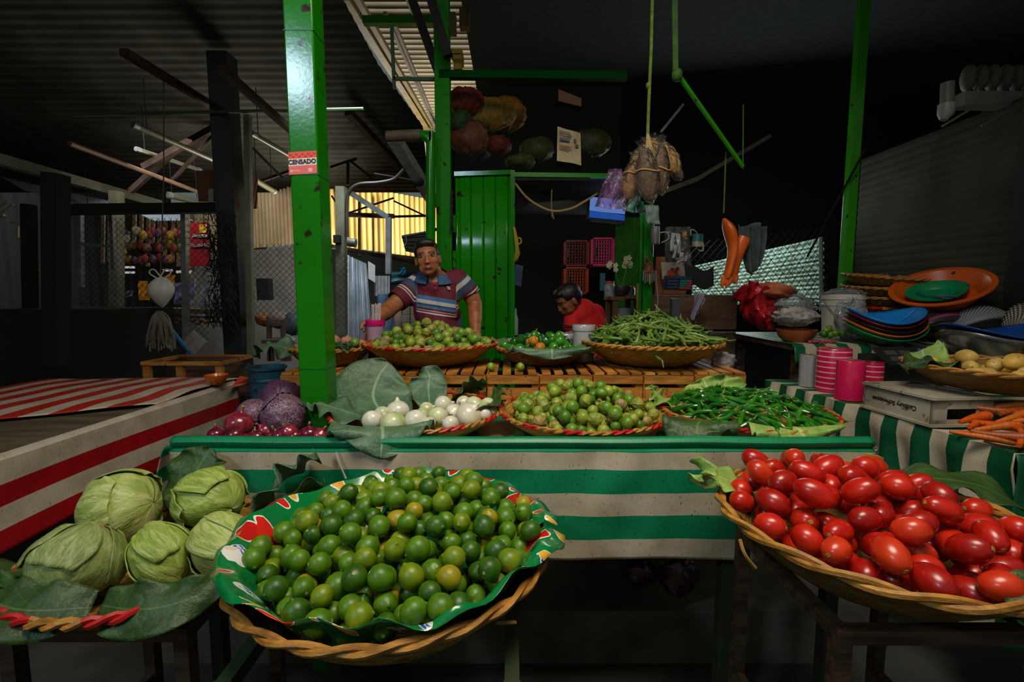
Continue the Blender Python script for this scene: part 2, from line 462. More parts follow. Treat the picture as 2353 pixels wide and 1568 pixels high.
# --- basket of limes on a green stand
LB = Bowl('wide palm basket holding limes on the green steel stand', (-.25, .99, .792), .318, .12, rb=.6, r=.0068, twist=13, wob=.003)
def oilcloth():
    m, n, l, b = nt('printed_oilcloth')
    tc = n.new('ShaderNodeUVMap'); nz = n.new('ShaderNodeTexNoise'); nz.inputs['Scale'].default_value = 7; l.new(tc.outputs[0], nz.inputs['Vector'])
    vec = n.new('ShaderNodeMix'); vec.data_type = 'VECTOR'; vec.inputs[0].default_value = .12
    l.new(tc.outputs[0], vec.inputs[4]); l.new(nz.outputs['Color'], vec.inputs[5])
    vo = n.new('ShaderNodeTexVoronoi'); vo.inputs['Scale'].default_value = 13; l.new(vec.outputs[1], vo.inputs['Vector'])
    v2 = n.new('ShaderNodeTexVoronoi'); v2.inputs['Scale'].default_value = 30; l.new(vec.outputs[1], v2.inputs['Vector'])
    G1 = hx('0d7a3c')
    wn = n.new('ShaderNodeSeparateColor'); l.new(vo.outputs['Color'], wn.inputs[0])
    pet = ramp(n, l, wn.outputs[0], [(0, hx('d8281c')), (.35, hx('e0b030')), (.55, hx('c82018')), (.9, hx('e8e8e4'))], 'CONSTANT').outputs[0]
    pet2 = ramp(n, l, v2.outputs['Distance'], [(.0, (1, .75, .2)), (.16, (1, .6, .3)), (.3, (1, 1, 1))], 'CONSTANT').outputs[0]
    pet = mixc(n, l, .6, pet, pet2, 'MULTIPLY')
    # blue checks on white in some blossoms
    wv = n.new('ShaderNodeTexChecker'); wv.inputs['Scale'].default_value = 80; wv.inputs['Color1'].default_value = c4(hx('e8e8e8')); wv.inputs['Color2'].default_value = c4(hx('2060b0')); l.new(vec.outputs[1], wv.inputs['Vector'])
    pet = mixc(n, l, math_(n, l, 'GREATER_THAN', wn.outputs[1], .8), pet, wv.outputs[0])
    col = mixc(n, l, math_(n, l, 'GREATER_THAN', vo.outputs['Distance'], .36), pet, hx('e8e8e0'))
    col = mixc(n, l, math_(n, l, 'GREATER_THAN', vo.outputs['Distance'], .40), col, G1)
    l.new(col, b.inputs['Base Color']); setp(b, rough=.22, coat=.4); return m
def liner():
    g = G(); R = LB.R; nz = smooth_noise(21); nz2 = smooth_noise(5); c = LB.c
    def fn(u, v):
        a = 2 * PI * u
        # reach over the rim: far on the left and at the back, short at the near side
        over = 1.055 + .055 * max(0, math.cos(a - 2.95)) ** 2 + .07 * max(0, math.cos(a - 1.75)) + .05 * max(0, math.cos(a - .3)) ** 3 - .045 * max(0, math.cos(a + 1.9)) + .035 * nz2(a * 3)
        rn = v * over
        r = R * rn * .965 if rn < 1 else R * (rn + .0)
        x, y = r * math.cos(a), r * math.sin(a)
        t = max(0, (min(rn, 1) - .6) / .4)
        z = .011 + LB.h * t ** (1 / .85) + (.022 * min(1, t * 1.2) if rn > .8 else 0)
        if rn > 1: z += .012 - (rn - 1) * R * .55
        z += .012 * max(0, v - .6) / .4 * nz(a * 4, v * 2) + .008 * max(0, v - .8) / .2 * math.sin(a * 17)
        return c + V((x, y, z))
    g.grid(fn, 120, 26, uvf=lambda u, v: (.5 + .55 * v * math.cos(2 * PI * u), .5 + .55 * v * math.sin(2 * PI * u)))
    o = solo(g, 'oilcloth', oilcloth(), 'green flower-printed oilcloth lining the basket under the limes', 'cloth'); solid(o, .0012); return o
liner()
balls = heap(LB.c, LB.R * 1.01, lambda x, y: LB.floor(x, y) + .014, lambda x, y: LB.c.z + LB.h + .047 + .088 * np.clip(1 - (np.hypot(x - LB.c.x - .035, (y - LB.c.y - .06) * .95) / (LB.R * 1.0)) ** 1.35, -.2, 1), (.0185, .0235), 620, 3, off=None)
balls = in_view(balls, need=3)
lim = scatter(balls, LIMES, 'limes heaped in the lined basket', 'lime', 4)
rows_of(lim, 13, lambda o, k, r: f"{o['look']} lime, {k} from left in {r} row up from the near rim"); unlook(lim)
# --- tomatoes
def tomato_mesh(r, el, seed):
    nz = smooth_noise(seed); g = G(); m = 14; pr = []
    for i in range(m + 1):
        a = PI * i / m; z = -math.cos(a); q = max(1e-4, math.sin(a)) * (1 - .06 * z)
        if i >= m - 1: z -= .03
        pr.append((q * r, z * r * el))
    g.lathe(pr, 20, fn=lambda p, i, a: V((p.x * (1 + .03 * nz(a, i * .2)), p.y * (1 + .03 * nz(a + 2, i * .25)), p.z)))
    return g
TOM = []
for k, (nm, a, b, el) in enumerate([('long red', hx('cf2210'), hx('a81208'), 1.5), ('plump red', hx('d62c12'), hx('b51a0a'), 1.18), ('dark red', hx('b01a0e'), hx('901008'), 1.35), ('orange-red', hx('df4018'), hx('c02a10'), 1.3)]):
    o = link('tomato', tomato_mesh(.031, el, k).mesh('tomato', mat('tomato_skin_' + nm.replace(' ', '_').replace('-', '_'), a, b, 14, .3, .02, bscale=60, coat=.35, coatr=.2, sss=.0)))
    sc = G(); sc.lathe([(1e-4, .0), (.0035, .0008), (.006, -.0004)], 9, (0, 0, .031 * el * .965), fn=lambda p, i, a: p * (1 + .2 * math.sin(a * 5)))
    put(sc, 'stem_scar', plain('tan_scar', hx('a08a3c'), .7), o, world=False)
    TOM.append((o, .034, [2, 2, 1.4, 1][k], nm))
TB = Bowl('palm basket heaped with red tomatoes, vine leaf under its far edge', (.85, 1.085, .805), .325, .115, rb=.58, m=M_straw_d, r=.009, twist=9, wob=.006)
balls = heap(TB.c, TB.R * 1.04, TB.floor, lambda x, y: TB.c.z + TB.h + .05 + .108 * np.clip(1 - (np.hypot(x - TB.c.x + .03, y - TB.c.y - .05) / (TB.R * 1.02)) ** 1.5, -.2, 1), (.029, .035), 300, 8)
balls = in_view(balls, need=3)
tom = scatter(balls, TOM, 'tomatoes in the basket', 'tomato', 12, rot=lambda r, p: Euler((PI / 2 + r.uniform(-.7, .7), r.uniform(-.5, .5), r.uniform(0, 6.28))), size=.97)
rows_of(tom, 8, lambda o, k, r: f"{o['look']} tomato, {k} from left in {r} row up from the near rim"); unlook(tom)
c = TB.c
leaf_thing([c + V((-.20, .16, .11)), c + V((-.26, .17, .14)), c + V((-.33, .16, .165)), c + V((-.355, .12, .17))], .065, M_leaf2, 'pale leaf standing at the far corner of the tomato basket', seed=2, side=(.5, .8, 0), wave=.008)
leaf_thing([c + V((.02, -.29, .105)), c + V((.12, -.335, .125)), c + V((.22, -.33, .10)), c + V((.30, -.32, .02))], .07, M_leaf3, 'dark leaf hanging over the near rim of the tomato basket', seed=3, side=(.2, .9, .4), wave=.012)
leaf_thing([c + V((.16, .2, .12)), c + V((.26, .16, .15)), c + V((.36, .10, .15)), c + V((.44, .02, .09))], .07, M_leaf3, 'dark veined leaf behind the tomatoes at the basket side', seed=4, side=(.5, .8, .2), wave=.015)
# --- lettuces
def lettuce(label, p, r, rot, sc=(1, 1, .92), seed=1, pale=0, group='heads of lettuce in the leaf-lined basket'):
    root = thing('lettuce_head', label, 'lettuce', p, group)
    root.rotation_euler = rot
    mm = 'lettuce_leaf_%d' % pale
    if mm not in MATS:
        m, n, l, b = nt(mm); MATS[mm] = m
        uv = n.new('ShaderNodeUVMap'); mp = n.new('ShaderNodeMapping'); l.new(uv.outputs[0], mp.inputs['Vector']); mp.inputs['Scale'].default_value = (5, 1.6, 1)
        t = noise(n, l, 2.4, 5, vec=mp.outputs[0], dist=1.2)
        mp2 = n.new('ShaderNodeMapping'); l.new(uv.outputs[0], mp2.inputs['Vector']); mp2.inputs['Scale'].default_value = (13, 2.2, 1)
        t2 = noise(n, l, 2.0, 3, vec=mp2.outputs[0], dist=2.0)
        A, B, C = [(hx('bcc472'), hx('98ae44'), hx('688a22')), (hx('aeb67a'), hx('8a9a54'), hx('637a32')), (hx('cdd096'), hx('adbb5e'), hx('7c983a'))][pale]
        col = ramp(n, l, t.outputs['Fac'], [(.25, A), (.5, B), (.75, C)]).outputs[0]
        v = ramp(n, l, t2.outputs['Fac'], [(.44, (0, 0, 0)), (.5, (1, 1, 1)), (.56, (0, 0, 0))]).outputs[0]
        col = mixc(n, l, math_(n, l, 'MULTIPLY', v, .18), col, hx('d2dca0'))
        l.new(col, b.inputs['Base Color']); setp(b, rough=.42)
        bump(n, l, b, math_(n, l, 'ADD', t.outputs['Fac'], math_(n, l, 'MULTIPLY', t2.outputs['Fac'], .4)), .45, .012)
    m = MATS[mm]; nz = smooth_noise(seed); nz2 = smooth_noise(seed + 50)
    def surf(a, th, k=1.0):
        q = 1 + .05 * nz(a * 1.0, th * 1.5) + .018 * nz2(a * 4, th * 3) + .02 * math.cos(a * 5 + 2 * nz(th)) * math.sin(th)
        return V((math.sin(th) * math.cos(a) * r * sc[0], math.sin(th) * math.sin(a) * r * sc[1], -math.cos(th) * r * sc[2])) * q * k
    g = G(); g.grid(lambda u, v: surf(2 * PI * u, .02 + v * (PI - .04)), 40, 26); put(g, 'head', m, root, world=False)
    rr = random.Random(seed)
    for i in range(4):
        a0 = i * 1.7 + rr.uniform(-.3, .3); wd = rr.uniform(.75, 1.15); top = rr.uniform(1.55, 2.35)
        def fn(u, v):
            s = (u - .5) * 2; th = .12 + v * top; a = a0 + s * wd * math.sin(min(PI / 2, .5 + v * 1.6)) * (1 - .45 * v * v)
            e = max(abs(s), v) ** 6
            return surf(a, th, 1.018 + .012 * i + .05 * e * (1 + .8 * math.sin(a * 14 + v * 9)))
        o = put(G().grid(fn, 18, 16), 'outer_leaf', m, root, world=False); solid(o, .0016)
    s = G(); s.lathe([(1e-4, -r * sc[2] * 1.07), (r * .2, -r * sc[2] * 1.06), (r * .24, -r * sc[2] * .9)], 12); put(s, 'cut_stem', plain('cut_stem_tan', hx('b49a62'), .7), root, world=False)
    return root
LE = V((-.86, 1.11, .757))
Bowl('low palm basket with cabbage leaves and five lettuces', LE, .265, .07, red=9, rb=.66, m=M_straw_d, r=.008)
lettuce('large pale lettuce with brown stem end, against the red striped cloth', (-1.015, 1.2, .893), .092, (1.2, -1.0, 1.9), (1.05, 1.0, .9), 1, 2)
lettuce('yellow-green lettuce nearest the green striped tarp, stem toward the limes', (-.80, 1.22, .91), .080, (.5, 1.75, .1), (.95, 1, 1.05), 2, 0)
lettuce('round dull-green lettuce at the near rim, farthest from the limes', (-.955, 1.0, .862), .084, (2.6, .3, .2), (1.02, 1, .93), 3, 1)
lettuce('smooth narrow lettuce wedged between two larger heads', (-.795, 1.035, .858), .066, (2.3, -.4, .9), (.95, .95, 1.1), 4, 0)
lettuce('flattened lettuce with white ribs beside the lime basket', (-.664, 1.06, .866), .074, (1.9, .9, 1.3), (1.0, .9, 1.2), 5, 2)
c = LE
for i, (mid, h, sd, lb, w) in enumerate([
    ([(-.82, .90, .83), (-.73, .875, .838), (-.65, .89, .845), (-.57, .96, .86)], .052, (.1, -.6, -.6), 'dark leaf drooping over the lettuce basket rim beside the oilcloth', .012),
    ([(-.84, .90, .825), (-.94, .87, .84), (-1.04, .90, .842), (-1.13, .97, .84)], .06, (-.2, -.7, -.45), 'dark leaf under the near lettuce, curling over the red-bound rim', .012),
    ([(-.72, 1.2, .82), (-.65, 1.28, .92), (-.60, 1.31, .97), (-.56, 1.32, 1.0)], .10, (.5, -.6, .6), 'torn upright leaf between the far lettuce and the green tarp', .02),
    ([(-.66, 1.14, .82), (-.60, 1.2, .87), (-.55, 1.22, .93), (-.50, 1.23, .95)], .07, (.3, -.6, .7), 'crumpled leaf corner standing next to the lime heap', .018),
    ([(-.98, 1.08, .80), (-1.1, 1.0, .84), (-1.19, .95, .84), (-1.26, .93, .80)], .10, (.3, -.9, .2), 'dark leaf at the outer end of the lettuce basket', .014),
    ([(-.9, 1.25, .86), (-.9, 1.32, .94), (-.89, 1.35, .98), (-.88, 1.36, 1.0)], .08, (1, 0, 0), 'green leaf showing between the two far lettuces', .012)]):
    leaf_thing(mid, h, M_leaf3 if i != 2 else M_leaf, lb, 'leaves lining the lettuce basket', seed=30 + i, side=sd, wave=w)
# ================================================================ the green-striped stall table
TZ = .93
tb = thing('stall_table', 'long market table under the green and white striped tarp', 'table', (0.03, 2.0, 0))
g = G()
for x0, x1, y0, y1 in ((-1.0, 1.06, 1.44, 1.69), (-1.0, -.79, 1.69, 1.83), (-.65, 1.06, 1.69, 1.83), (-1.0, 1.06, 1.83, 2.6)):
    g.box(((x0 + x1) / 2, (y0 + y1) / 2, TZ - .015), (x1 - x0 - .004, y1 - y0 - .004, .024))
put(g, 'tabletop', M_dwood, tb, smooth=False)
for x in (-.96, .69, 1.03):
    for y in (1.47, 2.56):
        put(G().box((x, y, TZ / 2 - .015), (.04, .04, TZ - .03)), 'leg', mat('rusty_dark_green', (.012, .045, .01), (.035, .02, .01), 6, .7), tb, smooth=False)
put(G().bar((-1.0, 1.435, .962), (1.085, 1.43, .962), .02), 'front_rail', M_dwood, tb, smooth=False)
GW, GG = hx('c4b69c'), hx('0b8456')
tarp_front = stripes('green_striped_tarp', [(0, GG), (.12, GW), (.265, GG), (.46, GW), (.644, GG), (.835, GW), (.99, GW)], rough=.4, dirt=.75)
nz = smooth_noise(9); nzb = smooth_noise(19)
X0, X1, TOPZ, BOT = -1.035, 1.095, 1.006, .648
def front(u, v):
    x = lerp(X0, X1, u)
    edge = min(1, (1 - u) * 26)
    if v < .1:                                       # rolled lip
        a = v / .1 * PI * .95; r = .019
        return V((x, 1.425 - .004 * u + r * .2 - r * math.sin(a) * 1.0 - .0, .998 + r * math.cos(a) * .9 + .0015 * nz(x * 8)))
    t = (v - .1) / .9
    z = lerp(.981, BOT + .012 * nz(x * 3) * t - .02 * u * t, t)
    y = 1.405 + .012 * nz(x * 4 + 1, t * 1.2) * (t + .15) + .004 * nz(x * 17, t * 4) - .006 * t
    return V((x + .004 * nz(t * 6), y, z))
def tuv(u, v): return (u, v / .1 * .10 if v < .1 else .10 + (v - .1) / .9 * .9)
g = G().grid(front, 150, 44, uvf=tuv)
tp = solo(g, 'striped_tarp', tarp_front, 'green and white striped tarp hanging down the front of the long table', 'tarp')
solid(tp, .002)
# folded end of the same cloth at the red table side
def side(u, v):
    y = lerp(1.41, 1.6, u); z = lerp(.985 - .02 * u, .70 + .1 * u, v)
    return V((X0 - .02 - .035 * math.sin(v * 3) * (1 - u * .5) - .01 * math.sin(u * 9), y, z))
o = put(G().grid(side, 12, 20, uvf=tuv), 'side_flap', tarp_front, tp); solid(o, .002)
# the cloth on top of the table: striped along the table, cut out round the post
top_m = stripes('green_striped_tabletop_cloth', [(0, GG), (.5, GW)], axis=1, freq=9, rough=.4, dirt=.6)
def topc(u, v):
    x = lerp(X0, X1 - .02, u); y = lerp(1.44, 2.08, v); e = 0
    if v < .15: e = .06 * (1 - v / .15) ** 2 * .8
    return V((x, y, TZ + .004 + e))
g = G().grid(topc, 60, 18, uvf=lambda u, v: (v * 1.2, u * 1.0 + v * .15), skip=lambda i, j: -.80 < lerp(X0, X1 - .02, (i + .5) / 60) < -.63 and 1.66 < lerp(1.44, 2.08, (j + .5) / 18) < 1.86)
o = put(g, 'top_cloth', top_m, tp)
put(G().bar((1.06, 1.402, .955), (1.105, 1.40, .945), .03, .035), 'batten_end', M_wood, tb, smooth=False)
ch = [V((1.095, 1.412, .99)) + V((.012 * math.sin(t * 9), 0, -t * .05)) for t in np.linspace(0, 1, 14)]
put(G().tube(ch, .0025, 5), 'tie_string', plain('string', (.35, .3, .2)), tp)
# white tie scar on the tarp
solo(G().tube([W(772, 1040, 1.392), W(780, 1066, 1.388), W(795, 1100, 1.385)], [.004, .002, .003], 6), 'plastic_strip', plain('strip_white', (.5, .48, .42)), 'thin pale plastic strip caught in a fold of the green striped tarp', 'strip')
# ---------------------------------------------------------------- post
pc = V((-.7165, 1.75, 0))
post = thing('green_post', 'tall green square steel post rising through the stall table', 'post', pc)
g = G()
g.box((pc.x, pc.y, 2.1), (.1, .1, 4.2))
o = put(g, 'shaft', M_green, post, smooth=False); bv = o.modifiers.new('b', 'BEVEL'); bv.width = .006; bv.segments = 2
for z in (1.18, 1.86, 2.33): put(G().box((pc.x, pc.y, z), (.1025, .1025, .003)), 'weld_seam', plain('seam_dark_green', (.0, .11, .01), .4), post, smooth=False)
st = G()
zt, zb = W(700, 350, 1.698).z, W(700, 402, 1.698).z; xl, xr = -.7685, -.6715
sx = lambda t: lerp(xl, xr, t)
sk = thing('census_sticker', 'red and white CENSADO sticker on the green post', 'sticker', (-.72, 1.697, zb))
for i, (a, b, m) in enumerate([(0, .3, plain('sticker_orange', hx('f0492a'), .4)), (.3, .62, plain('sticker_white', hx('f0dccf'), .4)), (.62, 1, plain('sticker_coral', hx('f06a62'), .4))]):
    def fn(u, v, a=a, b=b):
        return V((sx(u), 1.6985, lerp(zt, zb, lerp(a, b, v)) + .006 * u))
    sb_ = put(G().grid(fn, 4, 1), ('top_band', 'white_band', 'lower_band')[i], m, sk)
def text(s, size, M, m, name, parent=None, ex=.0004, bold=0.0):
    cu = bpy.data.curves.new(name, 'FONT'); cu.body = s; cu.size = size; cu.extrude = ex; cu.offset = bold; cu.align_x = 'CENTER'; cu.align_y = 'CENTER'
    t = bpy.data.objects.new('t', cu); COL.objects.link(t)
    me = bpy.data.meshes.new_from_object(t.evaluated_get(bpy.context.evaluated_depsgraph_get()))
    bpy.data.objects.remove(t); off = wloc(parent) if parent else V((0, 0, 0))
    me.transform(Matrix.Translation(-off) @ M); me.materials.clear(); me.materials.append(m)
    return link(name, me, parent)
def face_cam(p, tilt=0.0, yaw=0.0): return Matrix.Translation(p) @ Euler((PI / 2, tilt, yaw)).to_matrix().to_4x4()
M_ink = plain('ink_black', (.012, .012, .014), .5)
text('CENSADO', .0205, face_cam((-.721, 1.6975, lerp(zt, zb, .46) + .003), -.06), M_ink, 'lettering', sk, bold=.0006)
bb = G()
for i in range(9): bb.ball((sx(.08 + i * .105), 1.6982, lerp(zt, zb, .1 + .1 * (i % 2)) + .006 * i / 9), (.0045, .0004, .004), 8, 6)
put(bb, 'petal_print', plain('print_deep_orange', hx('d83414'), .4), sk)
put(G().box((sx(.76), 1.6982, lerp(zt, zb, .78)), (.014, .0006, .013)).box((sx(.1), 1.6982, lerp(zt, zb, .84)), (.008, .0006, .010)).box((sx(.28), 1.6982, lerp(zt, zb, .82)), (.022, .0006, .003)), 'small_emblem_print', plain('print_pale', hx('f6b8a8'), .4), sb_)
# ---------------------------------------------------------------- fruit crates that carry the back baskets
CZ, CY0 = 1.107, 2.085
xs = [645, 768, 868, 991, 1118, 1239, 1362, 1479, 1596, 1716]
pos_words = ['behind the red onions at the end of the row', 'half hidden behind the green post', 'right of the green post under the seller', 'with a pencilled cross on its lower slat', 'under the basket of small round chilies', 'between the round chilies and the beans', 'under the white tubs', 'under the middle of the bean basket', 'at the open end of the row under the beans']
for i in range(9):
    xa, xb = [(W(x, 860, CY0).x) for x in (xs[i], xs[i + 1])]; xa += .003; xb -= .003
    dy = rnd.uniform(-.012, .012); y0 = CY0 + dy; L = .46; zb_, zt_ = TZ + .006, CZ - .001 - rnd.uniform(0, .006)
    r = thing('fruit_crate', 'upturned slatted wooden crate ' + pos_words[i], 'crate', ((xa + xb) / 2, y0 + L / 2, zb_), 'row of crates under the back baskets')
    w = .03; H = zt_ - zb_
    for x, y in ((xa + w / 2, y0 + .012), (xb - w / 2, y0 + .012), (xa + w / 2, y0 + L - .012), (xb - w / 2, y0 + L - .012)):
        put(G().box((x, y, (zb_ + zt_ - .012) / 2), (w, .02, H - .012)), 'corner_post', M_wood, r, smooth=False)
    for y in (y0 - .004, y0 + L + .004):
        hh = .038 if i != 1 else .075
        put(G().box(((xa + xb) / 2, y, zt_ - .012 - hh / 2), (xb - xa - .002, .009, hh)), 'slat', M_wood, r, smooth=False)
        put(G().box(((xa + xb) / 2, y + .001, zt_ - .012 - hh - .018 - .026), (xb - xa - .002 - .012 * (i % 2), .009, .052)), 'slat', M_wood, r, smooth=False)
    for x in (xa - .0005, xb + .0005):
        for z in (zt_ - .045, zb_ + .04):
            put(G().box((x, y0 + L / 2, z), (.005, L - .05, .05)), 'side_slat', M_wood, r, smooth=False)
    nb = 4
    for k in range(nb):
        wx = (xb - xa) / nb
        put(G().box((xa + (k + .5) * wx, y0 + L / 2, zt_ - .005), (wx - .012 - .008 * (i in (4, 5)), L + .02, .010), (0, 0, rnd.uniform(-.012, .012))), 'bottom_board', M_wood, r, smooth=False)
    if i == 3:
        m_ = plain('pencil', (.05, .03, .02), .8)
        q = W(1062, 893, y0 - .0095); put(G().box(q, (.045, .001, .0022)).box(q, (.002, .001, .03)), 'pencil_cross', m_, r, smooth=False)
# ================================================================ middle row of baskets
RZ, BH = 1.008, .078
OB = Bowl('red-rimmed palm basket with white onions beside the green post', (-.354, 1.75, TZ + .008), .304, .078, red=11, rb=.6, r=.0058, twist=26)
MB = Bowl('red-rimmed palm basket of tomatillos in the middle of the table', (.262, 1.75, TZ + .008), .304, .078, red=13, rb=.6, r=.0058, twist=26)
HB = Bowl('red-rimmed palm basket of slender green chilies at the table end', (.862, 1.745, TZ + .008), .294, .078, red=9, rb=.6, r=.0058, twist=26)
# tomatillos
def tomatillo_protos():
    out = []
    for k, (nm, a, b, w, husk) in enumerate([('smooth green', hx('6f9424'), hx('4f7a18'), 3, 0), ('ribbed pale green', hx('9aa03c'), hx('72862a'), 3, 1), ('dark green', hx('57801e'), hx('3f6a18'), 1.6, 0), ('yellow-green', hx('93a230'), hx('738c22'), 2.2, 0), ('husk-wrapped brownish', hx('a98f4c'), hx('77703a'), .9, 1)]):
        r = .025; nz = smooth_noise(k); g = G(); m = 10; pr = []
        for i in range(m + 1):
            a_ = PI * i / m; pr.append((max(1e-4, math.sin(a_)) * r, -math.cos(a_) * r * .9))
        if husk: pr[-1] = (r * .12, r * 1.0); pr.append((1e-4, r * 1.25))
        g.lathe(pr, 24, fn=lambda p, i, q: V((p.x, p.y, p.z)) * (1 + (.045 * husk * math.cos(q * 8) * (1 if i > 1 else 0)) + .02 * nz(q, i * .3)))
        mm = mat('tomatillo_' + nm.replace(' ', '_').replace('-', '_'), a, b, 45, .38 if not husk else .5, .2, bscale=120)
        o = link('tomatillo', g.mesh('tomatillo', mm))
        h = G()
        for q in range(5):
            a_ = q * 2 * PI / 5; h.grid(lambda u, v: V((math.cos(a_ + (u - .5) * 1.1 * (1 - v)) * r * (.08 + .5 * v), math.sin(a_ + (u - .5) * 1.1 * (1 - v)) * r * (.08 + .5 * v), r * (.98 - .22 * v * v) + .001)), 2, 3)
        put(h, 'husk', plain('dry_husk', hx('9a8a4c'), .7), o, world=False)
        out.append((o, r, w, nm))
    return out
TP = tomatillo_protos()
def mound(B, ht, ex=1.4, dx=0, dy=0, lift=.026):
    return lambda x, y: B.c.z + B.h + lift + ht * np.clip(1 - (np.hypot(x - B.c.x - dx, y - B.c.y - dy) / (B.R * 1.0)) ** ex, -.2, 1)
balls = in_view(heap(MB.c, MB.R * 1.0, MB.floor, mound(MB, .105, 1.5, 0, .03), (.0165, .025), 700, 21), need=4)
t1 = scatter(balls, TP, 'tomatillos in the middle basket', 'tomatillo', 5)
rows_of(t1, 16, lambda o, k, r: f"{o['look']} tomatillo, {k} from left in {r} row up, basket on the table"); unlook(t1)
BB = Bowl('large red-rimmed palm basket of tomatillos on the crates before the seller', (-.405, 2.39, CZ + .004), .325, .092, red=15, rb=.6, r=.0055, twist=26)
TP2 = tomatillo_protos()
balls = in_view(heap(BB.c, BB.R * 1.0, BB.floor, mound(BB, .115, 1.3, -.0, .02), (.019, .027), 700, 22), need=4)
t2 = scatter(balls, TP2, 'tomatillos in the back basket', 'tomatillo', 6)
rows_of(t2, 14, lambda o, k, r: f"{o['look']} tomatillo, {k} from left in {r} row up, basket before the seller"); unlook(t2)
# a few stray tomatillos
for (x, y, lb) in ((1128, 836, 'stray tomatillo lying on the crates between the two back baskets'), (1196, 845, 'stray tomatillo on the crate edge under the round chilies')):
    o = dup(t2[0], lb); o.location = W(x, y, 2.1); o.location.z = CZ + .02; o['group'] = 'stray tomatillos'
for (x, lb) in ((1520, 'stray tomatillo in the shade between the middle and chili baskets'), (1580, 'stray tomatillo under the leaf of the chili basket')):
    o = dup(t1[0], lb); q = W(x, 990, 1.62); o.location = (q.x, 1.62, TZ + .03); o['group'] = 'stray tomatillos'
# white onions
def onion_mesh(r, seed, el=1.0):
    nz = smooth_noise(seed); g = G(); m = 12; pr = [(1e-4, -r * .86 * el), (r * .12, -r * .9 * el)]
    for i in range(1, m):
        a = PI * i / m; z = -math.cos(a); q = math.sin(a)
        pr.append((q * r * (1 - .03 * max(0, z)), z * r * .92 * el))
    pr += [(r * .17, r * 1.02 * el), (r * .1, r * 1.2 * el), (1e-4, r * 1.24 * el)]
    return g.lathe(pr, 22, fn=lambda p, i, a: p * (1 + .02 * nz(a, i * .2) + .004 * math.cos(a * 9)))
M_on = mat('white_onion_skin', hx('e6e2d2'), hx('cdc9ae'), 6, .28, .05, bscale=70, coat=.3, stretch=(6, 6, 1))
M_on2 = mat('greenish_onion_skin', hx('dcdcba'), hx('aab878'), 5, .3, .05, bscale=70, coat=.2, stretch=(5, 5, 1))
spots = [(856, 970, 21, 0), (903, 978, 26, 1), (955, 972, 24, 0), (914, 949, 23, 0), (878, 955, 16, 1), (1006, 962, 21, 1), (1043, 952, 18, 0), (1077, 958, 27, 0), (1035, 978, 17, 0), (1018, 934, 19, 0), (1065, 930, 15, 0), (1090, 937, 20, 1), (1122, 935, 16, 1), (1113, 955, 15, 0), (981, 945, 16, 1), (970, 957, 15, 1), (986, 976, 13, 0), (1130, 950, 12, 1)]
where = ['nearest the green post', 'lying on its side at the near rim', 'round and white at the middle of the near rim', 'behind the two nearest the post', 'small and greenish, second nearest the post', 'green-tinged in the middle of the heap', 'between the green-tinged one and the biggest', 'the biggest, at the near rim', 'low at the near rim before the biggest', 'topmost of the heap', 'with brown root end at the back', 'large and greenish behind the biggest', 'greenish at the tomatillo side, back', 'small and white beside the biggest', 'with a green neck at the back', 'half hidden behind the middle ones', 'sunk at the near rim, mostly covered', 'last one toward the tomatillos']
for i, ((x, y, pr, gr), wh) in enumerate(zip(spots, where)):
    lowY = 1.53 + (985 - y) / 60 * .30; r = pr * 1.2 * lowY / F
    p = W(x, y - 3, lowY)
    o = link('white_onion', onion_mesh(r, i, 1.0).mesh('onion', M_on2 if gr else M_on)); o.location = p
    o.rotation_euler = (rnd.uniform(-1.4, 1.4), rnd.uniform(-1.4, 1.4), rnd.uniform(0, 6))
    put(G().lathe([(r * .13, -r * .9), (r * .1, -r * .95), (1e-4, -r * .96)], 8), 'root_end', plain('root_brown', hx('8a6a3c'), .8), o, world=False)
    tag(o, 'white onion ' + wh + (', onion basket' if len(wh) < 34 else ''), 'onion', 'white onions in the leaf-lined basket')
c = OB.c
for i, (mid, h, sd, m, lb, w) in enumerate([
    ([c + V((-.12, .02, .04)), c + V((-.2, .13, .1)), c + V((-.2, .22, .17)), c + V((-.17, .27, .22))], .17, (1, .3, -.1), M_leaf, 'big blue-green cabbage leaf fanned up behind the onions by the post', .012),
    ([c + V((-.08, -.16, .05)), c + V((-.06, -.26, .09)), c + V((-.04, -.325, .085)), c + V((-.04, -.355, .02))], .16, (1, .1, 0), M_leaf, 'cabbage leaf hanging over the near rim of the onion basket', .016),
    ([c + V((-.2, -.02, .06)), c + V((-.29, -.05, .10)), c + V((-.34, -.07, .12)), c + V((-.38, -.09, .11))], .09, (.2, 1, 0), M_leaf, 'curled cabbage leaf lapping over the rim towards the green post', .02),
    ([c + V((.02, .16, .06)), c + V((.0, .25, .11)), c + V((-.0, .28, .16)), c + V((-.02, .29, .2))], .08, (1, .1, .1), M_leaf, 'pointed dark cabbage leaf standing mid-back in the onion basket', .012),
    ([c + V((.1, .2, .07)), c + V((.14, .26, .10)), c + V((.19, .29, .12)), c + V((.25, .30, .12))], .07, (.4, -.5, .6), M_leaf3, 'dark leaf along the back rim behind the topmost onion', .012),
    ([c + V((.2, -.1, .07)), c + V((.27, -.05, .10)), c + V((.29, .05, .12)), c + V((.29, .14, .14))], .045, (.8, .3, .5), M_leaf3, 'narrow green leaf at the tomatillo side of the onion basket', .012)]):
    leaf_thing(mid, h, m, lb, 'leaves in the onion basket', seed=60 + i, side=sd, wave=w)
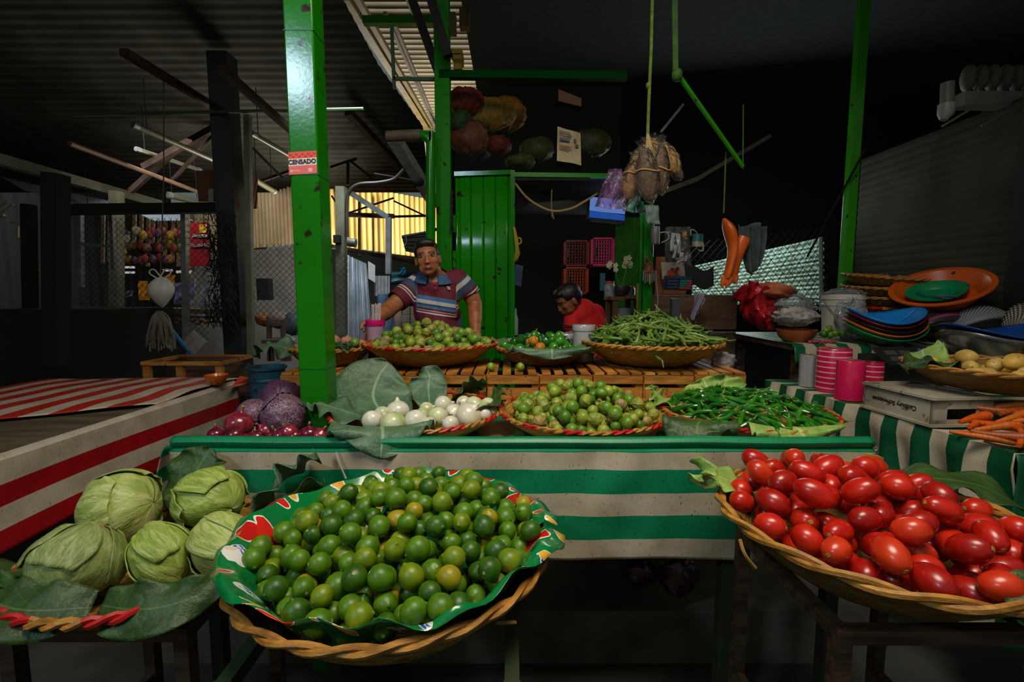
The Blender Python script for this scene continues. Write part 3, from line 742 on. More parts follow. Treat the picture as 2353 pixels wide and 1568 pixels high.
# ---------------------------------------------------------------- green chilies and beans: slim curved tubes
def pod_mesh(L, r, bend, seed, stem=True, tip=.25):
    N = 9; g = G(); pts = []; rs = []
    for i in range(N + 1):
        t = i / N; a = (t - .5) * bend
        pts.append(((t - .5) * L, L * bend * .25 * (1 - (2 * t - 1) ** 2) * .8, .0 + .012 * math.sin(t * 5 + seed) * (L / .12) * .3)); rs.append(r * (min(1, .55 + t * 3) if t < .2 else (1 if t < .55 else max(tip * .3, 1 - ((t - .55) / .45) ** 2 * (1 - tip)))))
    g.tube(pts, rs, 8); return g, pts
def pods(kind, looks, L, r, bends, stemcol):
    out = []
    for k, (nm, a, b, w) in enumerate(looks):
        bd = bends[k % len(bends)]
        g, pts = pod_mesh(L * (1 + .1 * (k % 3 - 1)), r, bd, k)
        o = link(kind, g.mesh(kind, mat(kind + '_' + nm.replace(' ', '_').replace('-', '_'), a, b, 30, .25 if 'chili' in kind else .42, .05, coat=.3 if 'chili' in kind else .05)))
        p0 = V(pts[0]); put(G().tube([p0, p0 + V((-L * .12, -.002, .003)), p0 + V((-L * .22, -.003, .008))], [r * .55, r * .28, r * .25], 6), 'stem', plain(kind + '_stem', stemcol, .6), o, world=False)
        out.append((o, w, nm))
    return out
def lay_pods(B, protos, n, ht, ex, kind, group, seed, lab, tilt=.25, lift=.02, dR=.98, lens=1.0, layers=.02):
    r = random.Random(seed); used = set(); res = []
    for i in range(n):
        q = math.sqrt((i + .5) / n) * .96; a = i * 2.399963 + r.uniform(-.3, .3)
        x = B.c.x + q * B.R * dR * math.cos(a); y = B.c.y + q * B.R * dR * math.sin(a)
        z = B.c.z + B.h + lift + ht * max(-.15, 1 - q ** ex) + r.uniform(-layers, .006)
        o, w, nm = r.choices(protos, [p[1] for p in protos])[0]
        if o.name not in used: used.add(o.name); cc = o
        else: cc = dup(o)
        # follow the slope of the heap
        sl = -ht * ex * q ** (ex - 1) / B.R; nrm = V((-sl * math.cos(a), -sl * math.sin(a), 1)).normalized()
        qd = V((0, 0, 1)).rotation_difference(nrm) @ Euler((r.uniform(-.4, .4) + (PI if r.random() < .4 else 0), r.uniform(-tilt, tilt), r.uniform(0, 6.28))).to_quaternion()
        cc.location = (x, y, z); cc.rotation_euler = qd.to_euler(); s = r.uniform(.85, 1.12) * lens; cc.scale = (s, s, s)
        cc['category'] = kind; cc['group'] = group; cc['label'] = lab(nm, x - B.c.x, y - B.c.y, q, B.R); res.append(cc)
    for o, w, nm in protos:
        if o.name not in used:
            for chd in list(o.children): bpy.data.objects.remove(chd)
            bpy.data.objects.remove(o)
    return res
def region(x, y, q, R):
    col = ['on the left flank', 'left of the middle', 'right of the middle', 'on the right flank'][min(3, int((x / R + 1) * 2))]
    return col + (' near the front rim' if y < -.35 * R else ' near the back rim' if y > .4 * R else ' halfway up')
CH = pods('green_chili', [('dark green', hx('1f6a14'), hx('124a0e'), 3), ('bright green', hx('3c8a1c'), hx('256a12'), 2.4), ('glossy mid-green', hx('2a7a1a'), hx('185a10'), 3), ('reddish', hx('b83214'), hx('6a5a14'), .12)], .085, .0082, (.5, -.35, .8, .3), hx('6c8a34'))
lay_pods(HB, CH, 230, .055, 1.6, 'chili', 'green chilies in the basket at the table end', 31, lambda nm, x, y, q, R: f"{nm} slender chili {region(x, y, q, R)} of the chili basket", lift=.012)
BNB = Bowl('plain palm basket of green beans on the crates', (.69, 2.385, CZ + .004), .335, .098, rb=.58, m=M_straw, r=.007, twist=26)
BN = pods('green_bean', [('pale green', hx('76923a'), hx('587a26'), 3), ('fresh green', hx('567e24'), hx('3e6418'), 3), ('dull green', hx('5c7e30'), hx('42661f'), 1.5), ('yellowish', hx('8c983e'), hx('6c8230'), 1)], .16, .0074, (1.0, -.8, 1.7, .6), hx('7a8c40'))
lay_pods(BNB, BN, 290, .105, 1.3, 'bean', 'green beans in the back basket', 32, lambda nm, x, y, q, R: f"{nm} bean {region(x, y, q, R)} of the green bean heap", tilt=.45, lift=.022, dR=.9, layers=.03)
c = HB.c
for i, (mid, h, sd, m, lb, w) in enumerate([
    ([c + V((-.17, -.12, .06)), c + V((-.24, -.2, .095)), c + V((-.27, -.25, .075)), c + V((-.26, -.285, .015))], .12, (1, -.35, 0), M_leaf3, 'veined leaf drooping over the rim of the chili basket toward the tomatillos', .012),
    ([c + V((.02, -.2, .075)), c + V((.03, -.275, .092)), c + V((.035, -.305, .08)), c + V((.04, -.315, .045))], .16, (1, 0, 0), M_leaf2, 'ragged pale leaf over the near rim of the chili basket', .014),
    ([c + V((-.22, .05, .07)), c + V((-.27, .1, .1)), c + V((-.3, .12, .125)), c + V((-.31, .13, .15))], .09, (.4, .9, 0), M_leaf2, 'pale leaf at the tomatillo side back of the chili basket', .018),
    ([c + V((0, .2, .07)), c + V((-.02, .26, .1)), c + V((-.03, .285, .125)), c + V((-.04, .29, .15))], .17, (1, 0, 0), M_leaf2, 'light leaf standing along the back of the chili basket', .012)]):
    leaf_thing(mid, h, m, lb, 'leaves in the chili basket', seed=80 + i, side=sd, wave=w)
# round chilies
RB = Bowl('smaller leaf-lined palm basket of round chilies on the crates', (.15, 2.37, CZ + .004), .225, .07, rb=.6, m=M_straw_d, r=.007, twist=16)
RC = []
for k, (nm, a, b, w) in enumerate([('dark green', hx('1c6216'), hx('12480f'), 4), ('bright green', hx('3f8c1c'), hx('2a6c14'), 3), ('orange', hx('d8701c'), hx('a8781c'), .7), ('red', hx('cf3a14'), hx('b02a10'), .5)]):
    r = .022; g = G(); pr = [(max(1e-4, math.sin(PI * i / 10)) * r, -math.cos(PI * i / 10) * r * 1.05) for i in range(11)]; pr[-1] = (1e-4, r * .88)
    g.lathe(pr, 18, fn=lambda p, i, q: p * (1 + .06 * math.cos(q * 3) + .03 * math.cos(q * 7)))
    o = link('round_chili', g.mesh('round_chili', mat('round_chili_' + nm.replace(' ', '_'), a, b, 30, .22, .03, coat=.4)))
    put(G().tube([(0, 0, r * .85), (.002, 0, r * 1.2), (.006, .002, r * 1.6)], [.004, .0022, .0028], 6), 'stem', plain('chili_stalk', hx('5c7a2c'), .6), o, world=False)
    RC.append((o, r, w, nm))
balls = in_view(heap((RB.c.x, RB.c.y), RB.R * .97, RB.floor, mound(RB, .085, 1.5), (.02, .026), 260, 23), need=4)
rc = scatter(balls, RC, 'round chilies in the back basket', 'chili', 9)
rows_of(rc, 9, lambda o, k, r: f"{o['look']} round chili, {k} from left in {r} row up"); unlook(rc)
c = RB.c
for i, (mid, h, sd, m, lb, w) in enumerate([
    ([c + V((.03, -.12, .05)), c + V((.03, -.19, .085)), c + V((.03, -.235, .085)), c + V((.03, -.25, .045))], .2, (1, 0, 0), M_leaf, 'frilled grey-green leaf over the near rim of the round chilies', .014),
    ([c + V((-.14, .05, .05)), c + V((-.2, .08, .09)), c + V((-.24, .1, .1)), c + V((-.27, .11, .095))], .09, (.3, .9, 0), M_leaf, 'grey-green leaf at the tomatillo side of the round chilies', .014),
    ([c + V((.14, .0, .05)), c + V((.2, -.03, .09)), c + V((.24, -.04, .1)), c + V((.27, -.05, .085))], .08, (-.2, .9, 0), M_leaf, 'pointed grey-green leaf reaching from the round chilies toward the tubs', .014)]):
    leaf_thing(mid, h, m, lb, 'leaves in the round chili basket', seed=90 + i, side=sd, wave=w)
# small basket behind the post: pink potatoes and greens
PB = Bowl('small palm basket with pinkish potatoes behind the green post', (-.885, 2.33, CZ + .004), .19, .075, rb=.6, m=M_straw_d, r=.006, twist=16)
M_pp = mat('pink_potato_skin', hx('c98a6c'), hx('a46a4c'), 30, .6, .3, speck=((.25, .12, .08), 60, .36))
for i, (x, y, r, lb) in enumerate([(771, 796, .034, 'close to the post edge, lower one'), (768, 783, .03, 'peeping out right at the post edge'), (797, 785, .03, 'topmost one'), (803, 800, .032, 'front middle one over the greens'), (829, 793, .028, 'back one toward the pink cup'), (824, 806, .03, 'lowest one at the basket rim'), (676, 802, .03, 'seen beyond the far side of the post')]):
    q = W(x, y, 2.30 + .02 * (i % 3)); g = G().ball((0, 0, 0), (r, r * .92, r * .9), 14, 10); nzz = smooth_noise(i + 70); g.v = [tuple(V(p) * (1 + .05 * nzz(p[0] * 60, p[1] * 60 + p[2] * 40))) for p in g.v]
    o = link('pink_potato', g.mesh('pink_potato', M_pp)); o.location = q; tag(o, 'pinkish round potato, ' + lb, 'potato', 'pink potatoes behind the post')
o = dup(t2[1], 'single green tomatillo among the pinkish potatoes'); o.location = W(815, 788, 2.27); o['group'] = 'stray tomatillos'
gr = G(); r = random.Random(4)
for i in range(420):
    p = V((PB.c.x + r.uniform(-.02, .14), PB.c.y - .12 + r.uniform(-.05, .07), PB.c.z + PB.h + r.uniform(-.005, .03))); d = V((r.uniform(-1, 1), r.uniform(-1, 1), r.uniform(-.2, .9))).normalized() * .022; s = d.orthogonal().normalized() * .004
    gr.add([p - s, p + s, p + d + s * .3, p + d - s * .3], [(0, 1, 2, 3)])
solo(gr, 'herb_greens', plain('herb_dark_green', hx('2c4a22'), .6), 'dark feathery greens in front of the pinkish potatoes', 'herbs', kind='stuff', smooth=False)
c = PB.c
leaf_thing([c + V((-.12, -.1, .06)), c + V((-.2, -.13, .1)), c + V((-.26, -.15, .09)), c + V((-.29, -.16, .05))], .07, M_leaf, 'pale cabbage leaf poking out behind the post toward the red table', seed=99, side=(.3, .9, .2))
# ---------------------------------------------------------------- red onions and purple cabbages
M_ro = mat('red_onion_skin', hx('7a1430'), hx('4a0c20'), 10, .22, .06, stretch=(7, 7, 1), coat=.5)
M_ro2 = mat('red_onion_skin_light', hx('9c2c3c'), hx('6a1626'), 10, .24, .06, stretch=(7, 7, 1), coat=.4)
Ros = [(550, 975, .047, 'large shiny one in front of the cabbages'), (497, 1000, .03, 'outermost one at the red table side'), (540, 1003, .032, 'second along the lip from the red table'), (607, 990, .03, 'under the larger purple cabbage'), (590, 1006, .027, 'low one at the lip left of the copper one'), (645, 1003, .034, 'dark one at the lip before the cabbages'), (663, 994, .03, 'copper-red one close to the post'), (677, 1005, .028, 'small one just left of the post foot'), (712, 1000, .034, 'papery one in front of the post foot'), (737, 1002, .03, 'rough-skinned one right of the post foot'), (625, 1010, .026, 'half sunk one behind the lip'), (570, 1012, .026, 'deep one behind the shiny onion')]
for i, (x, y, r, lb) in enumerate(Ros):
    Y = 1.5 + (.05 if i not in (1, 3) else .12)+ (.03 if r > .04 else 0); q = W(x, y, Y); q.z = max(q.z, TZ + r * .9)
    o = link('red_onion', onion_mesh(r, i + 30, .95).mesh('red_onion', M_ro if i % 3 else M_ro2)); o.location = q; o.rotation_euler = (rnd.uniform(-.7, .7), rnd.uniform(-.7, .7), rnd.uniform(0, 6))
    put(G().tube([(0, 0, r * 1.1), (.003, 0, r * 1.35)], [r * .09, r * .13], 6), 'neck', plain('onion_neck_straw', hx('a88a4c'), .8), o, world=False)
    tag(o, 'red onion, ' + lb, 'onion', 'red onions by the post foot')
def purple_cabbage(label, p, r, rot, seed, veins):
    p.z = max(p.z, TZ + .008 + r * 1.04)
    root = thing('purple_cabbage', label, 'cabbage', p, 'purple cabbages on the striped table'); root.rotation_euler = rot
    key = 'purple_cabbage_%d' % veins
    m, n, l, b = nt(key); uv = n.new('ShaderNodeUVMap'); mp = n.new('ShaderNodeMapping'); l.new(uv.outputs[0], mp.inputs[0]); mp.inputs['Scale'].default_value = (16, 9, 1)
    t = noise(n, l, 1.6, 5, vec=mp.outputs[0], dist=2.2); A, B = hx('5a2a4c'), hx('2c1428')
    v = ramp(n, l, t.outputs['Fac'], [(.42, B), (.48, hx('b898a8') if veins else hx('6e4862')), (.52, A), (.7, B)]).outputs[0]; l.new(v, b.inputs['Base Color']); setp(b, rough=.4); bump(n, l, b, t.outputs['Fac'], .3, .006)
    nz = smooth_noise(seed); s = lambda a, th, k=1: V((math.sin(th) * math.cos(a), math.sin(th) * math.sin(a), -math.cos(th) * .95)) * r * k * (1 + .03 * nz(a, th))
    put(G().grid(lambda u, v: s(2 * PI * u, .02 + v * (PI - .04)), 32, 20), 'head', m, root, world=False)
    for i in range(3):
        o = put(G().grid(lambda u, v, i=i: s(i * 2.1 + (u - .5) * 2.2 * math.sin(.5 + v * 2), .1 + v * 2.0, 1.015 + .03 * max(abs(u - .5) * 2, v) ** 6 * (1 + math.sin(u * 21))), 14, 12), 'outer_leaf', m, root, world=False); solid(o, .0015)
    return root
purple_cabbage('purple cabbage with pale veins behind the shiny red onion', W(580, 952, 1.68), .055, (.6, -.5, .2), 1, 1)
purple_cabbage('big dark purple cabbage beside the green post', W(652, 962, 1.68), .078, (.9, .4, 1.0), 2, 1)
purple_cabbage('purple cabbage at the top of the pile, behind the big one', W(648, 940, 1.86), .085, (.3, .9, 2.0), 3, 0)
# ================================================================ side table on the right, draped in striped cloth
# its long edge runs back along the passage; corner points on the ground plane
RA, RBk = V((1.56, 1.44)), V((1.46, 2.72))          # near and far ends of the visible edge
RZT = .95
rt = thing('side_table', 'side table under draped green and white cloth, carrots at its near end', 'table', (2.0, 2.0, 0))
put(G().box((2.18, 2.08, RZT - .02), (1.2, 1.26, .03), (0, 0, .0)), 'tabletop', M_dwood, rt, smooth=False)
for x, y in ((1.78, 1.5), (1.78, 2.66), (2.72, 1.5), (2.72, 2.66)):
    put(G().box((x, y, (RZT - .04) / 2), (.05, .05, RZT - .04)), 'leg', M_dwood, rt, smooth=False)
rcloth = stripes('side_striped_cloth', [(0, hx('0b5c38')), (.5, hx('cfc3a8'))], axis=0, freq=9.5, rough=.5, dirt=.7)
nz = smooth_noise(41); nzb = smooth_noise(43)
def rc_pt(u, v):
    """u along the edge (near to far), v from the inner top over the edge and down"""
    e = RA.lerp(RBk, u); wv = .006 * nz(u * 22)
    if v < .45:
        t = v / .45; x = lerp(e.x + 1.1, e.x, t); return V((x, e.y + .02 * nz(u * 9, t * 3), RZT + .006 + .004 * nz(u * 25, t * 9) + .012 * max(0, t - .9) * nz(u * 50)))
    t = (v - .45) / .55
    a = min(1, t / .06)
    fold = .042 * math.sin(u * 46 + 2 * nzb(u * 6)) * min(1, t * 2.2)
    return V((e.x - .012 * a + .07 * t + fold + wv, e.y + .012 * math.sin(u * 46 + 1.2) * t, RZT + .006 - .012 * a - t * (.66 + .03 * nz(u * 12))))
g = G().grid(rc_pt, 170, 60, uvf=lambda u, v: (u + .01 * nz(v * 6), v))
cl = solo(g, 'striped_cloth', rcloth, 'green and white striped cloth draped over the side table, folds hanging', 'tablecloth'); solid(cl, .002)
def near_pt(u, v):
    x = lerp(1.56, 2.66, u); t = v; fold = .02 * math.sin(u * 30 + 2 * nzb(u * 5)) * min(1, t * 2.5)
    return V((x, 1.44 - .012 * min(1, t / .06) - .03 * t + fold, RZT + .006 - .64 * t))
o = put(G().grid(near_pt, 90, 24, uvf=lambda u, v: (u * .8, v)), 'near_drop', rcloth, cl); solid(o, .002)
# carrots
CARR = []
for k, (nm, a, b, L) in enumerate([('thick', hx('e8661a'), hx('c84c0c'), .15), ('slender', hx('e07420'), hx('c05a14'), .17), ('dull', hx('b8561c'), hx('964012'), .14)]):
    g = G(); N = 9; pts = []; rs = []
    for i in range(N + 1):
        t = i / N; pts.append((t * L - L / 2, .004 * math.sin(t * 4 + k), 0)); rs.append((.0185 if k != 1 else .015) * max(.18, (1 - t * .62)) * (.55 if i == 0 else 1))
    g.tube(pts, rs, 12)
    o = link('carrot', g.mesh('carrot', mat('carrot_' + nm, a, b, 30, .45, .3, bscale=20, stretch=(8, 1, 1))))
    put(G().tube([(-L / 2 - .004, 0, 0), (-L / 2 + .001, 0, 0)], [.004, .006], 8), 'crown', plain('carrot_crown', hx('6a5a20'), .8), o, world=False)
    CARR.append((o, nm))
used = set()
for i, (x, y, Y, rz, lb) in enumerate([
    (2240, 962, 1.62, 3.4, 'stub end toward the white crate'), (2262, 1005, 1.52, 2.6, 'lying lowest at the cloth edge'), (2300, 1000, 1.5, 2.4, 'second along the cloth edge'), (2285, 975, 1.6, 3.0, 'lying flat mid-heap'), (2320, 962, 1.62, 3.3, 'flat one on top of the middle'), (2300, 945, 1.7, 2.5, 'slanting up at the back'), (2342, 985, 1.54, 3.9, 'pointing to the near corner'), (2290, 936, 1.75, 2.3, 'backmost, leaning on the crate'), (2340, 945, 1.68, 3.2, 'high at the back, level'), (2350, 1010, 1.48, 3.8, 'at the outer near corner'), (2270, 985, 1.58, 2.9, 'under the flat one'), (2330, 1012, 1.5, 2.2, 'nearest to the viewer'), (2250, 975, 1.62, 3.6, 'stub with cut top facing the post'), (2365, 965, 1.6, 2.8, 'outermost, half out of sight')]):
    o, nm = CARR[i % 3]
    if o.name in used: o = dup(o)
    used.add(o.name); q = W(x, y, Y); o.location = (q.x, Y, max(RZT + .018, q.z)); o.rotation_euler = (rnd.uniform(0, 6), rnd.uniform(-.12, .3), rz)
    tag(o, f'{nm} carrot {lb}', 'carrot', 'carrots piled on the side table')
# white plastic crate with faded upside-down print
crz = RZT + .012
cr = thing('plastic_crate', 'grimy white plastic crate, printed side out, under the potato basket', 'crate', (1.98, 2.03, crz))
M_crate = mat('dirty_white_plastic', hx('b9b2a0'), hx('8c8470'), 6, .5, .1, speck=((.2, .17, .13), 30, .33))
A, B_ = W(1985, 925, 2.03), W(2140, 965, 1.72); A.z = B_.z = crz; d = (B_ - A); d.z = 0; Ld = d.length; d.normalize(); nr = V((-d.y, d.x, 0)); 
if nr.x < 0: nr = -nr
Hc, Wc = .105, .24
Mx = Matrix(((d.x, nr.x, 0, A.x), (d.y, nr.y, 0, A.y), (0, 0, 1, crz), (0, 0, 0, 1)))
def cbox(c, s): return G().box(c, s).xf(Mx)
ps_ = put(cbox((Ld / 2, .004, Hc / 2), (Ld, .008, Hc)), 'printed_side', M_crate, cr, smooth=False)
put(cbox((Ld / 2, Wc - .004, Hc / 2), (Ld, .008, Hc)), 'far_side', M_crate, cr, smooth=False)
put(cbox((Ld / 2, Wc / 2, Hc - .006), (Ld, Wc - .016, .008)), 'crate_floor', M_crate, cr, smooth=False)
g = G().box((Ld - .004, Wc / 2, Hc - .02), (.008, Wc, .04)).box((Ld - .004, Wc / 2, .012), (.008, Wc, .024)).box((Ld - .004, .03, Hc / 2), (.008, .06, Hc)).box((Ld - .004, Wc - .03, Hc / 2), (.008, .06, Hc)).xf(Mx); put(g, 'handle_end', M_crate, cr, smooth=False)
g = G().box((.004, Wc / 2, Hc - .02), (.008, Wc, .04)).box((.004, Wc / 2, .012), (.008, Wc, .024)).box((.004, .03, Hc / 2), (.008, .06, Hc)).box((.004, Wc - .03, Hc / 2), (.008, .06, Hc)).xf(Mx); put(g, 'handle_end', M_crate, cr, smooth=False)
g = G()
for z in (.004, Hc): g.box((Ld / 2, -.004, z), (Ld + .014, .012, .01)).box((Ld / 2, Wc + .002, z), (Ld + .014, .012, .01)).box((Ld + .003, Wc / 2, z), (.012, Wc, .01)).box((-.003, Wc / 2, z), (.012, Wc, .01))
put(g.xf(Mx), 'rim', M_crate, cr, smooth=False)
Mt = Mx @ Matrix.Translation((Ld * .47, -.0008, Hc * .5)) @ Euler((PI / 2, PI, 0)).to_matrix().to_4x4()
text('Cadbury Schweppes', .025, Mt, M_ink, 'upside_down_print', ps_, bold=.0005)
# potatoes in a basket on the crate
PTB = Bowl('palm basket of yellow potatoes standing on the white crate', (1.95, 1.88, crz + .113), .31, .085, rb=.58, m=M_straw_d, r=.007, twist=14)
POT = []
for k, (a, b) in enumerate([(hx('e0b450'), hx('c49838')), (hx('e0c06c'), hx('c09c48'))]):
    nzz = smooth_noise(k + 7); g = G().ball((0, 0, 0), (.042, .034, .03), 16, 12); g.v = [tuple(V(p) * (1 + .05 * nzz(p[0] * 50, p[1] * 60))) for p in g.v]
    POT.append((link('potato', g.mesh('potato', mat('potato_skin_%d' % k, a, b, 20, .45, .15, bscale=90, speck=((.3, .2, .08), 50, .3)))), .036, 1, ('yellow', 'pale yellow')[k]))
balls = in_view(heap(PTB.c, PTB.R * .9, PTB.floor, mound(PTB, .05, 1.6), (.03, .042), 80, 41), need=5)
pt = scatter(balls, POT, 'potatoes on the white crate', 'potato', 3, rot=lambda r, p: Euler((r.uniform(-.4, .4), r.uniform(-.4, .4), r.uniform(0, 6.28))))
rows_of(pt, 7, lambda o, k, r: f"{o['look']} potato, {k} from left in {r} row up, basket on white crate"); unlook(pt)
c = PTB.c
leaf_thing([c + V((-.15, .02, .07)), c + V((-.24, .03, .10)), c + V((-.31, .03, .105)), c + V((-.36, .02, .07))], .1, M_leaf3, 'dark leaf at the potato basket rim facing the pink rolls', seed=111, side=(.1, 1, 0))
leaf_thing([c + V((-.2, .1, .08)), c + V((-.15, .2, .11)), c + V((-.1, .25, .13)), c + V((0, .27, .12))], .08, M_leaf2, 'light leaf along the back of the potato basket', seed=112, side=(.6, -.4, .5))
leaf_thing([c + V((.12, -.12, .08)), c + V((.2, -.12, .105)), c + V((.26, -.1, .11)), c + V((.31, -.08, .1))], .09, M_leaf3, 'green leaf at the outer end of the potato basket', seed=113, side=(.3, .9, .1))
PT2 = Bowl('second palm basket of yellow potatoes, mostly cut off, beside the weighing pan', (2.73, 2.28, RZT + .1), .25, .08, rb=.6, m=M_straw_d, r=.007, twist=14)
for i, (dx, dy, lb) in enumerate([(-.12, -.08, 'in the cut-off basket, nearest the pan'), (-.05, -.12, 'in the cut-off basket, at its near rim'), (-.09, .02, 'in the cut-off basket, on top')]):
    o = dup(pt[0], 'yellow potato ' + lb); o.location = PT2.c + V((dx, dy, .075 + .012 * i)); o['group'] = 'potatoes in the cut-off basket'
put(G().box((2.73, 2.28, RZT + .052), (.34, .34, .09)), 'basket_block', M_dwood, PT2.root, smooth=False)
# rolls of carrier bags
M_roll = mat('pink_roll_film', hx('e0205a'), hx('c01448'), 3, .25, coat=.6)
def roll(x, ytop, ybot, Y, wpx, label, kind):
    a = W(x, ybot, Y); b = W(x, ytop, Y); r = wpx / 2 * Y / F; z0 = RZT + .01; z1 = b.z
    t = thing('bag_roll', label, 'roll', (a.x, Y, z0), 'rolls of plastic bags on the side table')
    g = G(); g.lathe([(r * .28, z1), (r * .96, z1), (r, z1 - .006), (r, z0), (r * .28, z0), (r * .28, z1)], 26, (a.x, Y, 0))
    if kind == 's':
        m = stripes('roll_stripes', [(0, hx('c8164c')), (.62, hx('d8a8b0')), (.85, hx('c8164c'))], axis=1, freq=16, dirt=.1, rough=.25, coat=.5)
        g.uv = [(u, (p[2] - z0) / .42) for (u, v), p in zip(g.uv, g.v)]
    else: m = M_roll if kind == 'p' else film_roll
    put(g, 'film', m, t); put(G().lathe([(r * .27, z1 + .001), (r * .2, z1 + .001), (r * .2, z0)], 16, (a.x, Y, 0)), 'card_core', plain('core_card', hx('a8987c'), .8), t)
film_roll = mat('clear_roll_film', (.34, .34, .34), (.22, .22, .23), 4, .2, coat=.7, stretch=(9, 9, 1))
roll(1853, 815, 893, 2.52, 36, 'slim clear plastic roll, first of the rolls', 'c')
roll(1878, 818, 895, 2.6, 50, 'pink-banded roll behind the tall banded one', 's')
roll(1911, 800, 905, 2.4, 70, 'tallest pink and white banded bag roll', 's')
roll(1950, 828, 912, 2.2, 58, 'plain hot-pink bag roll in front of the banded ones', 'p')
roll(2003, 832, 880, 2.42, 44, 'short pink-banded roll by the potato basket', 's')
# weighing scale with its pan
sc_ = thing('weighing_scale', 'black electronic table scale with keypad behind the pink rolls', 'scale', (2.13, 2.62, RZT))
put(G().box((2.13, 2.62, RZT + .085), (.30, .2, .15)), 'housing', M_black, sc_, smooth=False)
panel = Matrix.Translation((2.12, 2.5, RZT + .17)) @ Euler((.55, 0, .0)).to_matrix().to_4x4()
kp_ = put(G().box((0, 0, 0), (.36, .15, .012)).xf(panel), 'keypad_panel', plain('keypad_black', (.02, .02, .022), .3), sc_, smooth=False)
M_k = [plain('key_cream', hx('b8a878'), .5), plain('key_blue', hx('3a6a90'), .5), plain('display_grey', hx('4a5048'), .2)]
for i in range(2):
    for j in range(2): put(G().box((-.115 + .075 * i, -.028 + .05 * j, .007), (.062, .036, .004)).xf(panel), 'display_window', M_k[2], kp_, smooth=False)
for i in range(4):
    for j in range(4): put(G().box((.055 + .03 * i, -.045 + .03 * j, .008), (.022, .02, .006)).xf(panel), 'key', M_k[1 if i == 0 else 0], kp_, smooth=False)
put(G().bar((2.24, 2.42, RZT + .15), (2.62, 2.45, RZT + .13), .04, .03), 'arm', M_black, sc_)
wb = thing('white_box', 'white cardboard-like box behind the scale with reddish print', 'box', (2.46, 2.72, RZT))
put(G().box((2.47, 2.72, RZT + .1), (.26, .18, .19)), 'carton', mat('carton_white', hx('b0aaa0'), hx('8c867c'), 5, .7), wb, smooth=False)
put(G().box((2.5, 2.6285, RZT + .13), (.12, .002, .02)), 'red_print', plain('print_red', hx('a03a38'), .6), wb, smooth=False)
# pan: steel bowl-scoop with blue dish on it
def scoop(c, R, mat_, name, label, cat, sx=1.0, lift=.0, tilt=(0, 0, 0), depth=.09, wav=.0):
    g = G()
    def fn(u, v):
        a = 2 * PI * u; r = v * R
        z = depth * v ** 2 + wav * v * v * math.cos(2 * a)
        return Matrix.Translation(c) @ Euler(tilt).to_matrix().to_4x4() @ V((r * math.cos(a) * sx, r * math.sin(a), z + lift))
    g.grid(fn, 40, 10); o = solo(g, name, mat_, label, cat); solid(o, .004, 1); return o
M_steel = mat('brushed_steel', (.42, .43, .43), (.3, .31, .32), 8, .28, metal=.9, stretch=(1, 10, 1))
scoop(V((2.46, 2.44, RZT + .137)), .2, M_steel, 'weighing_pan', 'steel weighing pan beneath the deep blue dish', 'pan', 1.1, depth=.15, tilt=(-.1, 0, 0), wav=.03)
scoop(V((2.46, 2.44, RZT + .28)), .205, mat('blue_plastic', hx('0b4fa8'), hx('083a80'), 4, .35), 'blue_dish', 'deep blue plastic dish lying on the steel pan', 'dish', 1.12, depth=.04, wav=.03)
# ---------------------------------------------------------------- higher table behind it
HZ = 1.15
ht = thing('back_side_table', 'higher table in the back corner carrying bucket, basins and baskets', 'table', (2.6, 3.4, 0))
put(G().box((2.31, 3.27, HZ - .02), (1.28, .9, .03)), 'tabletop', M_dwood, ht, smooth=False)
for x, y in ((1.75, 2.9), (2.88, 2.9), (1.75, 3.66), (2.88, 3.66)): put(G().box((x, y, (HZ - .04) / 2), (.06, .06, HZ - .04)), 'leg', M_dwood, ht, smooth=False)
hcl = stripes('back_striped_cloth', [(0, hx('0b5c38')), (.5, hx('b4aa90'))], axis=0, freq=10, rough=.45, dirt=.6)
def hc(u, v):
    x = lerp(1.66, 2.96, u)
    if v < .7: return V((x, lerp(3.72, 2.81, v / .7), HZ + .001))
    t = (v - .7) / .3; return V((x, 2.80 - .02 * t + .012 * math.sin(u * 60) * t, HZ - .11 * t))
o = solo(G().grid(hc, 90, 16, uvf=lambda u, v: (u, v)), 'striped_cloth', hcl, 'striped cloth on the higher back table, scalloped front edge', 'tablecloth'); solid(o, .002)
# white bucket
bx = W(1932, 768, 3.25); bz = HZ + .004; R0 = 92 / 2 * 3.25 / F * .93; Ht = 100 * 3.25 / F
bk = thing('plastic_bucket', 'white plastic bucket with wire handle and crumpled liner', 'bucket', (bx.x, 3.25, bz))
g = G(); g.lathe([(1e-3, 0), (R0 * .86, 0), (R0 * .97, Ht * .72), (R0 * 1.02, Ht * .73), (R0 * 1.02, Ht * .77), (R0 * .985, Ht * .78), (R0 * .99, Ht * .86), (R0 * 1.04, Ht * .87), (R0 * 1.04, Ht * .9), (R0, Ht * .9), (R0, Ht * .99), (R0 * 1.05, Ht), (R0 * .97, Ht), (R0 * .85, .01), (1e-3, .01)], 32, (bx.x, 3.25, bz))
pl_ = put(g, 'pail', mat('bucket_white', hx('c9c4b6'), hx('b0aa9a'), 4, .4), bk)
h = [V((bx.x + R0 * 1.03 * math.cos(t), 3.25 - R0 * 1.03 * abs(math.sin(t)) - .01, bz + Ht * .82 - .14 * math.sin(t) - .0)) for t in np.linspace(0, PI, 20)]
put(G().tube(h, .003, 6), 'wire_handle', M_grey, bk)
bp = G(); M_prt = plain('bucket_print', hx('2c3c40'), .6)
for k in range(3): bp.bar((bx.x - .05 + .022 * k, 3.25 - R0 * .975, bz + Ht * .40), (bx.x - .038 + .022 * k, 3.25 - R0 * .965, bz + Ht * .33), .004, .012)
for k, zz in enumerate((.26, .2, .16)): bp.box((bx.x - .015, 3.25 - R0 * .945, bz + Ht * zz), (.10 - .012 * k, .003, .005))
